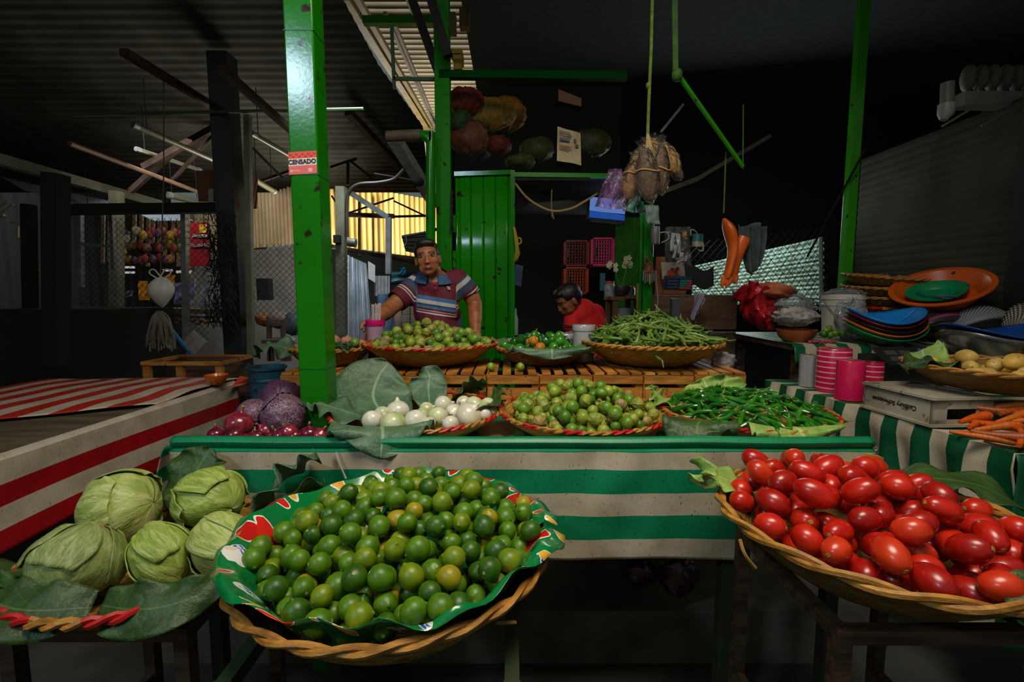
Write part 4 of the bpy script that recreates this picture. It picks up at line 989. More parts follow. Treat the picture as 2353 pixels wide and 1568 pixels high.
put(bp, 'print', M_prt, pl_, smooth=False)
crm = film('crumpled_clear_film', (.4, .43, .46), .3)
def crumple(c, r, sd, seg=(26, 18), pw=.25):
    nz = smooth_noise(sd); nz2 = smooth_noise(sd + 9); g = G(); r = V(r)
    g.grid(lambda u, v: V(c) + V((r.x * math.cos(2 * PI * u) * math.sin(PI * v), r.y * math.sin(2 * PI * u) * math.sin(PI * v), -r.z * math.cos(PI * v))) * (1 + pw * nz(u * 12.566 if False else math.cos(2 * PI * u) * 3, v * 7 + math.sin(2 * PI * u) * 3) + pw * .5 * nz2(math.cos(2 * PI * u) * 9, v * 15 + math.sin(2 * PI * u) * 8)), *seg); return g
put(crumple((bx.x, 3.25, bz + Ht * .99), (R0 * .9, R0 * .9, .035), 3), 'liner', crm, bk)
solo(crumple(W(1955, 735, 3.02), (.09, .08, .12), 5), 'plastic_bag', crm, 'crumpled clear bag slumped against the white bucket', 'bag')
# red cloth-like sacks and bags at the corner
sk_m = mat('red_sack', hx('b01420'), hx('78101a'), 5, .45, .3, bscale=14); sk2 = mat('orange_net_sack', hx('b8683c'), hx('8c4428'), 6, .6, .4)
q = W(1735, 695, 3.1); nz = smooth_noise(77)
g = G(); g.grid(lambda u, v: W(lerp(1685 + 60 * v * v, 1775 + 10 * v, u), lerp(672, 758, v) - 26 * math.sin(PI * u) * (1 - v), 3.15 - .1 * math.sin(PI * u)) + V((.012 * nz(v * 14, u * 9), .035 * nz(u * 6, v * 4) + .02 * nz(u * 17, v * 13), .014 * nz(u * 13, v * 9))), 26, 20)
o = solo(g, 'red_sack', sk_m, 'crumpled red plastic sack slung over the board corner', 'sack'); solid(o, .008, 1)
g = crumple(W(1768, 672, 3.2), (.13, .1, .055), 12); solo(g, 'net_sack', sk2, 'folded orange-brown sack on top of the red one', 'sack')
solo(crumple(W(1812, 708, 3.2), (.16, .12, .09), 15), 'plastic_bag', crm, 'large clear crumpled bag between the red sack and bucket', 'bag')
solo(crumple(W(1830, 728, 2.98), (.13, .1, .055), 16, pw=.18), 'bread_bag', film('milky_film', (.5, .46, .45), .6), 'clear bag of pale tortillas lying on the clay bowl', 'bag')
q = W(1830, 762, 2.98); g = G(); g.lathe([(1e-3, 0), (.07, 0), (.10, .03), (.115, .075), (.108, .075), (.09, .03), (1e-3, .01)], 28, (q.x, 2.98, HZ + .003))
solo(g, 'clay_bowl', mat('clay_orange', hx('a85a28'), hx('84401a'), 8, .55), 'orange clay bowl holding the bag of tortillas', 'bowl')
for i, (x, y, nm) in enumerate([(1893, 768, 'yellow lime at the left of the little cluster'), (1905, 755, 'green lime topmost in the little cluster'), (1918, 766, 'yellow-green lime at the right of the cluster'), (1908, 770, 'middle front lime of the cluster by the bucket'), (1936, 767, 'dark green lime lying apart, under the clear bag'), (1898, 760, 'half hidden lime at the back of the cluster')]):
    o = dup(lim[(i * 7) % len(lim)], nm + ', before the white bucket' if len(nm) < 46 else nm); p = W(x, y, 2.92); o.location = (p.x, 2.92, max(HZ + .022, p.z)); o['group'] = 'limes before the white bucket'
rr = random.Random(6)
for i in range(7):
    p = W(1862 + 9 * i, 771, 2.86); g = G().ball((p.x, 2.86 - .01 * (i % 2), HZ + .012), (.013, .012, .01), 10, 7)
    solo(g, 'radish', plain('radish_red', hx('b8304a'), .4), f'tiny red radish, {ordinal(i)} from the clay bowl along the cloth edge', 'radish', 'little radishes along the cloth edge')
# plates, stacked scoops
cols = [('green', hx('0c8a50')), ('orange', hx('d86a20')), ('black', hx('1c1c20')), ('dark red', hx('7a1a1c')), ('blue', hx('1b8ae0'))]
q = W(2048, 770, 2.78)
for i, (nm, cc) in enumerate(cols):
    g = G(); R = .205 - .004 * i; base = V((q.x, 2.85, HZ + .012 + .023 * i)); tl = Euler((.12, -.03, 0)).to_matrix()
    def fn(u, v):
        a = 2 * PI * u; r = R * v; z = .085 * v ** 2.2 + .03 * v ** 2 * math.cos(2 * a + .5)
        return base + tl @ V((r * math.cos(a), r * math.sin(a), z))
    g.grid(fn, 44, 10); o = solo(g, 'plastic_dish', mat('dish_' + nm.replace(' ', '_'), cc, tuple(x * .75 for x in cc), 4, .35), nm + ' plastic dish in the stack by the bucket, ' + ['lowest', 'second from below', 'middle one', 'second from top', 'topmost'][i], 'dish', 'stack of bent plastic dishes'); solid(o, .005, 1)
# stack of straw baskets upside down
q = W(2010, 700, 3.45)
for i in range(6):
    b = Bowl('flat palm basket in the tall stack behind the bucket, ' + ['lowest', 'second from below', 'third from below', 'third from top', 'second from top', 'topmost, tilted'][i], (q.x + .06, 3.43, HZ + .01 + .07 * i), .27, .055, rb=.7, m=M_straw, r=.007, twist=16, red=(7 if i == 2 else 0), group='stack of palm baskets behind the bucket')
    b.root.rotation_euler = (.02 * i, .05 if i == 5 else 0, 0)
g = G(); nz = smooth_noise(90); g.grid(lambda u, v: W(lerp(2040, 2132, u), 645 - 8 * v + 4 * nz(u * 5, v), 3.5 + .12 * v) + V((0, 0, .015 * nz(u * 8, v * 3))), 20, 6)
o = solo(g, 'folded_cloth', stripes('violet_stripe_cloth', [(0, hx('4a4070')), (.5, hx('2c2848'))], axis=1, freq=4, dirt=.2), 'folded violet striped cloth on top of the basket stack', 'cloth'); solid(o, .02)
# orange basin with green and yellow bowls
def basin(px, py, Y, R, h, rot, m, name, label, cat, z0=0, rb=.72, lip=.02, handles=False):
    M_ = Matrix.Translation(W(px, py, Y)) @ Euler(rot).to_matrix().to_4x4()
    g = G(); g.lathe([(1e-3, 0), (R * rb, 0), (R * .97, h), (R + lip, h + .002), (R + lip, h + .01), (R * .96, h + .008), (R * rb * .98, .008), (1e-3, .008)], 40); g.xf(M_)
    return solo(g, name, m, label, cat), M_
o, Mb = basin(2163, 688, 3.0, .235, .085, (.26, -.42, 0), mat('orange_plastic', hx('e0641c'), hx('c04f12'), 3, .35), 'plastic_basin', 'big tilted orange plastic basin with a dark handle hole', 'basin')
hd = G().ball(Mb @ V((.2, .1, .07)), (.025, .01, .012), 10, 8); o2 = solo(hd, 'basin_grip', M_black, 'dark clip at the raised end of the orange basin', 'clip')
for nm, cc, R, px, py, Y in (('green', hx('0f9058'), .135, 2150, 676, 2.98), ('teal', hx('15706c'), .115, 2165, 672, 3.02), ('yellow', hx('c8a020'), .10, 2192, 678, 3.03)):
    basin(px, py + 6, Y, R, .035, (.24, -.36, 0), mat('bowl_' + nm, cc, tuple(x * .7 for x in cc), 4, .35), 'plastic_bowl', nm + ' plastic bowl lying inside the orange basin', 'bowl', lip=.012)
solo(crumple(W(2175, 683, 2.86), (.06, .03, .014), 21), 'checked_rag', plain('rag_teal', hx('3a6a6a'), .8), 'bluish rag between the bowls in the orange basin', 'rag')
# woven bags beneath
def woven(px, py, Y, R, m, label, seg=1):
    g = G(); c = W(px, py, Y); nz = smooth_noise(int(px))
    g.grid(lambda u, v: c + V((R[0] * math.cos(PI * u), -.14 * math.sin(PI * v) * (.5 + .5 * math.sin(PI * u)), R[1] * math.sin(PI * u) * v - .0)) + V((0, .01 * nz(u * 5, v * 5), 0)), 30, 14)
    o = solo(g, 'woven_bag', m, label, 'bag'); solid(o, .01); return o
def checkmat(name, a, b, k):
    m, n, l, bs = nt(name); u = n.new('ShaderNodeUVMap'); ck = n.new('ShaderNodeTexChecker'); ck.inputs['Scale'].default_value = k; ck.inputs['Color1'].default_value = c4(a); ck.inputs['Color2'].default_value = c4(b)
    l.new(u.outputs[0], ck.inputs['Vector']); l.new(ck.outputs[0], bs.inputs['Base Color']); setp(bs, rough=.5); return m
woven(2150, 762, 2.95, (.19, .17), stripes('bag_dark_bands', [(0, (.02, .02, .02)), (.35, hx('a85a28')), (.42, (.02, .02, .02)), (.6, hx('8a3a6a')), (.68, (.02, .02, .02)), (.85, hx('c07a30')), (.92, hx('70203c'))], axis=1, freq=1, dirt=.2), 'black woven bag with orange and mauve bands under the basin')
woven(2245, 752, 2.85, (.17, .13), checkmat('bag_check', hx('b0b4b8'), hx('26282c'), 46), 'black and white checked woven bag beside the orange basin')
woven(2352, 752, 2.62, (.12, .13), checkmat('bag_check_brown', hx('a8a49c'), hx('30241c'), 34), 'second checked bag with olive strap at the picture edge')
solo(G().tube(spline([W(2305, 765, 2.86), W(2318, 730, 2.84), W(2335, 700, 2.86), W(2352, 735, 2.84)], 16), .008, 6), 'bag_strap', plain('strap_olive', hx('6a6424'), .6), 'olive strap looped between the two checked bags', 'strap')
# ================================================================ the market hall: floor, roof, walls
M_floor = mat('wet_concrete_floor', (.07, .068, .06), (.035, .036, .032), 3, .55, .3)
struct(G().grid(lambda u, v: V((lerp(-8, 6, u), lerp(-2.5, 14, v), 0)), 4, 4), 'floor', M_floor)
M_roof = mat('dark_roof_sheet', (.046, .045, .036), (.028, .028, .023), 4, .85, spec=.15)  # dark grey over the whole sheet, mottled by noise
def corr(fn, n, m, amp, k):
    """corrugated sheet: FN(u, v) gives the flat point and the normal; waves run along u"""
    g = G()
    def q(u, v):
        p, nr = fn(u, v); return p + nr * amp * math.sin(u * k * 2 * PI)
    return g.grid(q, n, m)
# hall roof falling away to the back, ridges across
def hall(u, v):
    Y = lerp(1.5, 6.7, u); X = lerp(-8, float(np.interp(Y, [4, 4.61, 5.4, 6.7], [-1.32, -1.22, -.97, -1.12])), v); z = 5.1 - .34 * Y; return V((X, Y, z)), V((0, 0, 1))
struct(corr(hall, 420, 2, .005, 60), 'ceiling_hall', M_roof)
# stall roof: dark sheet over the stalls
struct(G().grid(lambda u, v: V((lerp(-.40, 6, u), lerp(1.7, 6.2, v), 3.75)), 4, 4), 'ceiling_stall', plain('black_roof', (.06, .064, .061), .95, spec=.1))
# strip of daylit corrugated sheet between the two roofs
M_strip = translucent('skylight_sheet', (.62, .56, .44), (.42, .38, .28), 3, .75, ribs=48)
struct(corr(lambda u, v: (V((lerp(-1.5, -.28, v), lerp(3.0, 8.4, u), 4.2)), V((0, 0, 1))), 420, 2, .03, 48), 'ceiling_skylight', M_strip)
# outer walls (left, far, right, behind the market aisle stays open)
M_cor = mat('dull_corrugated_wall', (.06, .055, .042), (.035, .032, .026), 3, .6)
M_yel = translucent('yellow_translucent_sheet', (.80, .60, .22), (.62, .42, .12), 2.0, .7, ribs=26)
def wall_sheet(a, b, z0a, z0b, z1a, z1b, k, amp=.022, n=None):
    a, b = V(a), V(b); d = (b - a).normalized(); nr = V((d.y, -d.x, 0))
    return corr(lambda u, v: (V((lerp(a.x, b.x, u), lerp(a.y, b.y, u), lerp(lerp(z0a, z0b, u), lerp(z1a, z1b, u), v))), nr), n or k * 8, 2, amp, k)
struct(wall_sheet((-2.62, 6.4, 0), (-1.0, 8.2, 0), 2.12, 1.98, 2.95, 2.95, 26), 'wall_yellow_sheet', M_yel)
M_ins = mat('limewashed_wall', (.42, .40, .36), (.28, .27, .24), 3, .8, .2)
struct(wall_sheet((-5.2, 7.6, 0), (-2.62, 6.4, 0), 2.05, 2.12, 2.85, 2.95, 40), 'wall_shaded_sheet', translucent('brown_sheet', (.42, .34, .22), (.26, .2, .12), 2, .45, ribs=40))  # darker copy of the yellow sheet, weaker backlight put into its colour
struct(G().bar((-5.2, 7.66, 1.02), (-2.6, 6.46, 1.06), .1, 2.05), 'wall_left_masonry', M_ins, smooth=False)
struct(G().bar((-2.6, 6.5, 1.03), (-1.0, 8.3, 1.0), .1, 2.05), 'wall_low_block', mat('damp_yard_wall', (.10, .105, .08), (.05, .055, .045), 3, .9, .3), smooth=False)
struct(wall_sheet((-9, 11.5, 0), (-4.8, 9.5, 0), 0, 0, 3.2, 3.2, 60), 'wall_far_left', M_cor)
struct(wall_sheet((-8, -2, 0), (-8, 11.5, 0), 0, 0, 5.2, 4.2, 60), 'wall_left', plain('soot_wall', (.03, .03, .028), .8))
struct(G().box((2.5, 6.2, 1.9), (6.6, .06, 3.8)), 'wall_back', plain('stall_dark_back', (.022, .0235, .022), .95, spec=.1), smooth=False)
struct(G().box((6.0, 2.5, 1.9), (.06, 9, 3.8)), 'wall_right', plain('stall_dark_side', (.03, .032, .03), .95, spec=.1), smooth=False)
# ---------------------------------------------------------------- hall steelwork
M_beam = mat('pale_painted_steel', (.15, .155, .105), (.09, .095, .065), 6, .5)
M_pur = mat('rusty_purlin', (.06, .04, .032), (.032, .022, .018), 8, .9, spec=.1)
def bar_thing(name, pts, w, m, label, cat, group=None, h=None, rnd_=False):
    g = G()
    if rnd_: g.tube([V(p) for p in pts], w / 2, 8)
    else:
        for a, b in zip(pts, pts[1:]): g.bar(a, b, w, h or w)
    return solo(g, name, m, label, cat, group)
for i, (a, b, w, lb) in enumerate([((285, 120, 3.4), (530, 268, 4.8), .06, 'dusky roof purlin over the dark far-left bays'), ((505, 155, 3.6), (690, 318, 4.6), .06, 'purlin slanting down toward the green post'), ((800, 258, 5.0), (932, 398, 6.0), .08, 'brown purlin right of the green post'), ((905, 318, 5.2), (1000, 470, 6.3), .13, 'pale flat-faced rafter ending behind the green downpipe')]):
    bar_thing('rafter_bar', [W(*a), W(*b)], w, M_pur if i < 3 else mat('whitewashed_timber', (.6, .55, .48), (.36, .33, .28), 12, .7), lb, 'beam', 'roof purlins of the hall', h=w * .8)
for i, (a, b, w, rd, lb) in enumerate([((305, 286, 4.4), (532, 386, 5.4), .055, 1, 'unlit tube lamp hanging longest, left of the black column'), ((312, 342, 5.0), (462, 392, 5.8), .045, 1, 'second tube lamp, under the longest one'), ((578, 306, 4.6), (692, 372, 5.2), .05, 1, 'tube lamp between black column and green post'), ((385, 448, 5.6), (462, 466, 5.9), .07, 1, 'short pale tube lamp beside the hanging carton'), ((583, 412, 5.0), (630, 440, 5.6), .06, 1, 'short tube lamp right of the black column'), ((140, 465, 5.6), (210, 478, 5.8), .06, 1, 'tube lamp under the pale girder at far left')]):
    t = thing('tube_lamp', lb, 'lamp', W(*a), 'unlit tube lamps in the hall'); A, B = W(*a), W(*b); d = (B - A).normalized()
    put(G().tube([A + d * .03, B - d * .03], w / 2, 10), 'tube', mat('lamp_tube_glass', (.13, .13, .085), (.1, .1, .065), 5, .25), t)
    put(G().tube([A, A + d * .05], w * .55, 10), 'end_cap', M_grey, t); put(G().tube([B - d * .05, B], w * .55, 10), 'end_cap', M_grey, t)
    for P in (A.lerp(B, .12), A.lerp(B, .88)): put(G().tube([P, P + V((0, 0, .45))], .004, 5), 'hanger_wire', M_dark, t)
bar_thing('rusty_pipe', [W(160, 330, 4.2), W(452, 440, 5.6)], .045, mat('rust_pipe', (.2, .1, .06), (.12, .07, .045), 9, .6), 'rust-brown pipe slanting under the tube lamps', 'pipe', rnd_=True)
bar_thing('steel_girder', [W(-20, 362, 4.6), W(365, 470, 6.6)], .10, M_beam, 'long pale girder along the bright eaves at far left', 'beam')
bar_thing('steel_girder', [W(170, 265, 4.2), W(835, 250, 4.4)], .03, plain('thin_green_tie', (.06, .1, .04), .5), 'thin level tie rod crossing behind the green post', 'beam', rnd_=True)
for i, (a, b, w, lb) in enumerate([((395, 415, 5.4), (515, 285, 5.4), .03, 'diagonal strut rising to the top of the black column'), ((515, 285, 5.4), (520, 400, 5.4), .035, 'upright strut right beside the black column top'), ((575, 335, 5.6), (650, 410, 5.8), .025, 'thin diagonal strut left of the green post'), ((330, 385, 5.2), (500, 290, 5.2), .06, 'pale roof bearer rising to the column head'), ((300, 440, 5.3), (420, 330, 5.3), .05, 'dim bearer crossing the tube lamps'), ((590, 420, 5.9), (690, 385, 5.9), .03, 'bottom tie of the truss left of the green post'), ((760, 385, 5.8), (820, 365, 5.8), .03, 'tie of the truss right of the green post'), ((800, 375, 5.8), (800, 425, 5.8), .03, 'short upright of the truss right of the green post'), ((805, 370, 5.8), (875, 425, 5.8), .028, 'diagonal of the truss over the lamp arm')]):
    bar_thing('truss_member', [W(*a), W(*b)], w, M_pur if i in (3,) else M_dark if i in (1, 2, 6, 7, 8) else M_pur, lb, 'beam', 'truss members of the hall roof')
# black column of the hall with a green-lit edge and a slim galvanised angle next to it
co = thing('black_stanchion', 'thick black hall column with a faint green sheen', 'column', (W(548, 800, 4.4).x, 4.4, 0))
put(G().box((W(548, 800, 4.4).x, 4.4, 1.76), (.17, .17, 3.52)), 'shaft', mat('black_green_paint', (.012, .02, .014), (.008, .012, .009), 4, .25), co, smooth=False)
put(G().box((W(548, 800, 4.4).x, 4.4, .05), (.26, .26, .1)), 'foot', M_dark, co, smooth=False)
bar_thing('angle_post', [W(577, 820, 4.35), W(569, 265, 4.35)], .05, mat('mossy_angle', (.16, .16, .10), (.1, .1, .06), 6, .6), 'slim greenish angle post right beside the black column', 'post')
bar_thing('black_crossbar', [W(150, 482, 4.5), W(535, 478, 4.5)], .09, M_dark, 'black beam from the left stall frame to the black column', 'beam')
for i, (a, b, w, lb) in enumerate([((130, 840, 3.4), (128, 400, 3.4), .11, 'broad black stall post at the far left'), ((72, 840, 4.4), (66, 470, 4.4), .08, 'thin dark stall post left of the broad black one'), ((268, 830, 5.4), (268, 440, 5.4), .10, 'pale upright under the long girder'), ((428, 790, 4.6), (423, 470, 4.6), .045, 'galvanised fence post in front of the red banner'), ((186, 660, 4.7), (184, 478, 4.7), .04, 'galvanised frame post of the left stall'), ((262, 620, 4.7), (256, 490, 4.7), .035, 'thin galvanised frame post behind the left stall')]):
    bar_thing('stall_upright', [W(*a), W(*b)], w, [M_dark, M_dark, M_beam, M_grey, M_grey, M_grey][i], lb, 'post', 'uprights of the left stalls')
bar_thing('frame_rail', [W(186, 560, 4.7), W(262, 568, 4.7)], .03, M_grey, 'galvanised rail between two left frame posts', 'rail')
# daylit eaves, seen as bright ribbed slivers
M_eave = translucent('eave_sheet', (.55, .6, .66), (.4, .45, .52), 4, .8)
for i, (a, b, h, lb) in enumerate([((0, 405, 5.4), (130, 436, 6.0), .10, 'bright ribbed eave sheet at the left picture edge'), ((145, 440, 6.0), (262, 464, 6.6), .13, 'bright ribbed eave sheet between broad post and pale upright'), ((320, 492, 6.6), (415, 492, 6.6), .05, 'small dazzling patch of eave sheet over the dark stall')]):
    A, B = W(*a), W(*b); solo(corr(lambda u, v: (A.lerp(B, u) + V((0, .25 * v, -h * v)), V((0, -1, .4))), 120, 2, .012, 14), 'eave_sheet', M_eave, lb, 'sheet')
# ---------------------------------------------------------------- left stall interiors
def fence(name, corners, label, cell=.06, r=.0022, m=None):
    """chain-link: crossing slanted wires between four corners (a, b along the foot; c, d above)"""
    a, b, c_, d = [V(p) for p in corners]; g = G(); L = (b - a).length; H = (c_ - a).length; n = int((L + H) / cell)
    P = lambda x, z: a.lerp(b, x / L).lerp(c_.lerp(d, x / L), z / H)
    for i in range(1, n):
        s = i * cell
        x0, z0 = (s, 0) if s < L else (L, s - L); x1, z1 = (0, s) if s < H else (s - H, H)
        g.tube([P(x0, z0), P(x1, z1)], r, 3, cap=False); g.tube([P(L - x0, z0), P(L - x1, z1)], r, 3, cap=False)
    return solo(g, name, m or M_wire, label, 'fence', smooth=False)
M_wire = plain('fence_wire', (.05, .05, .04), .5, metal=.4)
fence('chain_link_fence', [W(190, 790, 4.62), W(480, 790, 4.62), W(190, 500, 4.62), W(480, 500, 4.62)], 'chain-link fence of the left stall in front of the bright market beyond')
fence('chain_link_fence', [W(582, 740, 4.5), W(690, 740, 4.5), W(582, 560, 4.5), W(690, 560, 4.5)], 'chain-link panel between angle post and green post, pale wall behind')
fence('chain_link_fence', [W(765, 750, 4.6), W(800, 750, 4.6), W(765, 580, 4.6), W(800, 580, 4.6)], 'narrow chain-link strip right of the green post')
# thicket of dark net bunched at the column
g = G(); r = random.Random(3)
for i in range(260):
    p = W(r.uniform(478, 532), r.uniform(500, 740), 4.15 + r.uniform(-.07, .07)); g.tube([p, p + V((r.uniform(-.05, .05), 0, r.uniform(-.1, .1))), p + V((r.uniform(-.07, .07), r.uniform(-.03, .03), r.uniform(-.16, .1)))], .004, 3, cap=False)
solo(g, 'bunched_net', M_dark, 'dark tangle of net bunched beside the black column', 'net', kind='stuff')
# slatted far partition glimpsed at left
g_ = 'boards of the far slatted partition'
r = random.Random(11)
for i in range(15):
    x = 236 + 14.5 * i + r.uniform(-2, 2)
    if 280 < x < 300: continue
    A, B = W(x, r.uniform(560, 640), 7.4), W(x + 2, r.uniform(462, 486), 7.4)
    solo(G().bar(A, B, .05, .02), 'partition_board', mat('warm_brown_board', (.42, .30, .17), (.25, .16, .08), 6, .6), f'warm brown upright board, {ordinal(i)} from the left in the far slatted partition', 'board', g_, smooth=False)  # warm brown base colour with noise
for i in range(4):
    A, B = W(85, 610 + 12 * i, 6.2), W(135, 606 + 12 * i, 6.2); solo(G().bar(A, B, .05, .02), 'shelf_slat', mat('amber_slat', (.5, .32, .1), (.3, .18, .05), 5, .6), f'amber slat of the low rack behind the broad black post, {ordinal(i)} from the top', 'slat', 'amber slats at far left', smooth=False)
for i, (a, b) in enumerate((((0, 480), (20, 462)), ((5, 492), (30, 470)), ((0, 503), (10, 495)), ((28, 512), (66, 510)), ((40, 520), (40, 545)))):
    solo(G().bar(W(a[0], a[1], 6.2), W(b[0], b[1], 6.2), .035, .02), 'lattice_strip', mat('pale_lattice', (.5, .42, .3), (.35, .28, .18), 5, .6), 'light wooden strip at the left picture edge, ' + ['upper slanting one', 'second slanting one', 'lowest slanting one', 'level one', 'short upright one'][i], 'strip', 'lattice strips at the far left', smooth=False)  # pale tan base colour
# banner, packets, bright things of the stall beyond the fence
bn = thing('red_banner', 'red product banner with yellow motif hanging beyond the fence', 'banner', W(458, 610, 5.6))
def sheet(a, b, Y, wob=.01, n=10): 
    nz = smooth_noise(int(a[0] + b[1])); return G().grid(lambda u, v: W(lerp(a[0], b[0], u), lerp(a[1], b[1], v), Y) + V((0, wob * nz(u * 5, v * 5), 0)), n, n)
bs_ = put(sheet((437, 512), (482, 612), 5.6), 'sheet', mat('banner_red', hx('98101e'), hx('700c18'), 3, .5), bn)
put(sheet((441, 539), (476, 546), 5.585), 'white_lettering_band', plain('banner_white', (.55, .5, .5), .5), bs_)
put(sheet((458, 516), (476, 535), 5.585), 'yellow_motif', plain('banner_yellow', hx('d8a820'), .5), bs_)
put(sheet((437, 560), (482, 568), 5.585), 'pale_fold', plain('banner_fold', (.35, .25, .25), .5), bs_)
r = random.Random(31); cl_ = [('yellow', hx('c8981c')), ('red', hx('9c2028')), ('brown', hx('7a4a24')), ('green', hx('4a6428')), ('violet', hx('5a3858')), ('cream', hx('a89870')), ('orange', hx('c0681c'))]
for i in range(34):
    x = 285 + (i % 12) * 11.5 + r.uniform(-4, 4); y = [535, 566, 596][i // 12] + r.uniform(-6, 6); nm, cc = cl_[r.randrange(7)]
    g = G().ball(W(x, y, 5.9 + r.uniform(-.1, .1)), (.045, .02, .06), 8, 6); solo(g, 'snack_packet', mat('packet_' + nm, tuple(q * .55 for q in cc), tuple(q * .2 for q in cc), 16, .6), f'{nm} packet hung up, {ordinal(i % 12)} along the {["top", "middle", "lower"][i // 12]} string in the far-left shop', 'packet', 'packets hung in the far shop')
for i, (x0, y0, x1, y1, cc, lb) in enumerate([(285, 612, 310, 617, (.8, .75, .75), 'thin white light strip at the left of the far shop'), (285, 624, 310, 629, (.7, .65, .68), 'second white strip right below the first'), (375, 619, 396, 624, (.8, .72, .68), 'white strip above the hanging bag'), (405, 622, 440, 628, (.7, .62, .6), 'white strip right of the hanging bag'), (318, 646, 342, 690, hx('d08a18'), 'amber apron-like sheet beyond the fence'), (285, 668, 305, 684, hx('8a8498'), 'greyish bundle low beyond the fence'), (400, 650, 450, 700, hx('6a6a8c'), 'bluish-grey sheet right of the hanging bag'), (447, 640, 452, 708, hx('b8a888'), 'pale narrow post beyond the fence'), (455, 655, 500, 735, hx('8c8c96'), 'grey translucent sheet by the tangle of net'), (382, 632, 402, 655, hx('b07018'), 'amber packet beside the hanging bag'), (283, 540, 298, 556, (.5, .45, .35), 'small pale notice on the pale upright'), (280, 568, 290, 584, hx('c8a028'), 'small yellow tag on the pale upright')]):
    solo(sheet((x0, y0), (x1, y1), 5.7, .02), 'far_sheet' if i > 3 else 'light_strip', mat('far_sheet_%d' % i, cc, tuple(q * .7 for q in cc), 6, .5) if i > 3 else emit('strip_light_%d' % i, cc, .55), lb, 'sheet' if i > 3 else 'light', 'things of the far-left shop', smooth=True)
# low stall counter and boards in front
for i, (a, b, w, lb) in enumerate([((330, 712, 5.0), (510, 716, 5.0), .05, 'weathered board lying beyond the hanging bag'), ((210, 748, 4.6), (345, 744, 4.6), .04, 'dim board along the dark left counter'), ((330, 728, 5.0), (470, 732, 5.0), .03, 'second weathered board under the first')]):
    solo(G().bar(W(*a), W(*b), .25, w), 'counter_board', mat('weathered_board', (.24, .17, .10), (.13, .09, .06), 6, .7), lb, 'board', smooth=False)
solo(G().box((W(105, 755, 4.4).x, 4.45, .66), (1.75, .8, 1.31)), 'dark_counter', plain('counter_dark', (.018, .017, .015), .8), 'dark counter in the unlit left stall', 'counter', smooth=False)
r = random.Random(8)
for i in range(12):
    p = W(395 + 10 * i, 738 + r.uniform(-4, 4), 4.9); g = G().ball(p, (.035, .03, .025), 8, 6); solo(g, 'bread_roll', mat('bread_pink', hx('a87868'), hx('805848'), 8, .6), f'small pinkish bun, {ordinal(i)} from left along the board under the hanging bag', 'bun', 'buns on the far board')
# hanging white bag, mop
hb = thing('hanging_bag', 'knotted white carrier bag hanging on a cord in the left stall', 'bag', W(372, 705, 4.0))
g = G(); c = W(371, 672, 4.0); nzz = smooth_noise(14)
g.grid(lambda u, v: c + V(((.105 * math.sin(PI * v ** .8) ** .8) * math.cos(2 * PI * u), (.08 * math.sin(PI * v ** .8) ** .8) * math.sin(2 * PI * u), .125 - .25 * v)) * (1 + .07 * nzz(math.cos(2 * PI * u) * 3 + v * 3, math.sin(2 * PI * u) * 3)), 24, 18)
put(g, 'pouch', mat('white_bag_film', (.85, .8, .74), (.7, .66, .6), 6, .4, .4), hb)
for s in (-1, 1): put(G().tube(spline([c + V((s * .02, 0, .11)), c + V((s * .09, 0, .16)), c + V((s * .05, 0, .19)), c + V((0, 0, .13))], 12), .006, 6), 'handle_loop', MATS['white_bag_film'], hb)
put(G().tube([c + V((0, 0, .13)), W(376, 400, 4.0), W(376, 180, 4.0)], .005, 5), 'cord', plain('hemp_cord', (.12, .08, .05), .8), hb)
mp = thing('mop', 'rag mop head-up with blue handle leaning by the crate', 'mop', W(430, 822, 3.9))
r = random.Random(2)
for i in range(46):
    x0 = 367 + r.uniform(-6, 6); x1 = 368 + r.uniform(-32, 34); g = G().tube(spline([W(x0, 716, 3.85), W(lerp(x0, x1, .6), 730 + r.uniform(0, 10), 3.82), W(x1, 770, 3.85 + r.uniform(-.05, .05)), W(x1 + r.uniform(-4, 4), 800 + r.uniform(-22, 10), 3.85)], 8), .006, 5)
    put(g, 'strand', mat('mop_strand', (.28, .23, .18), (.17, .14, .11), 10, .8), mp)
put(G().tube([W(385, 745, 3.9), W(447, 826, 3.75)], .013, 8), 'handle', mat('handle_blue', hx('1e78a8'), hx('155a80'), 5, .4), mp)
g = G(); M4 = Matrix.Translation(W(446, 788, 4.1)) @ Euler((0, .75, 0)).to_matrix().to_4x4()
for k in range(3):
    for s in (-1, 1): g.box((s * .05, 0, -.05 + .05 * k), (.045, .012, .044)) if True else 0
g.box((0, .004, 0), (.15, .01, .16)); solo(g.xf(M4), 'rack_basket', plain('frame_white', (.4, .38, .37), .5), 'small tilted white basket-like frame beside the mop handle', 'frame', smooth=False)
# old crate, blue bucket, orange bowl
oc = thing('fruit_crate', 'old dark crate behind the red striped table', 'crate', W(420, 865, 3.3))
z1, z0 = W(420, 835, 3.2).z, W(420, 900, 3.2).z - .1; xa, xb = W(332, 850, 3.2).x, W(512, 850, 3.2).x
for x in (xa + .02, (xa + xb) / 2 - .02, xb - .02): put(G().box((x, 3.2, (z0 + z1) / 2), (.045, .03, z1 - z0)), 'corner_post', M_wood, oc, smooth=False)
put(G().box(((xa + xb) / 2, 3.19, z1), (xb - xa, .03, .025)), 'top_slat', M_wood, oc, smooth=False); put(G().box(((xa + xb) / 2, 3.55, z1), (xb - xa, .03, .025)), 'top_slat', M_wood, oc, smooth=False)
for x in (xa, xb): put(G().box((x, 3.37, z1), (.02, .38, .025)), 'side_slat', M_wood, oc, smooth=False)
put(G().box(((xa + xb) / 2, 3.54, (z0 + z1) / 2), (xb - xa, .012, z1 - z0)), 'back_slat', M_dwood, oc, smooth=False)
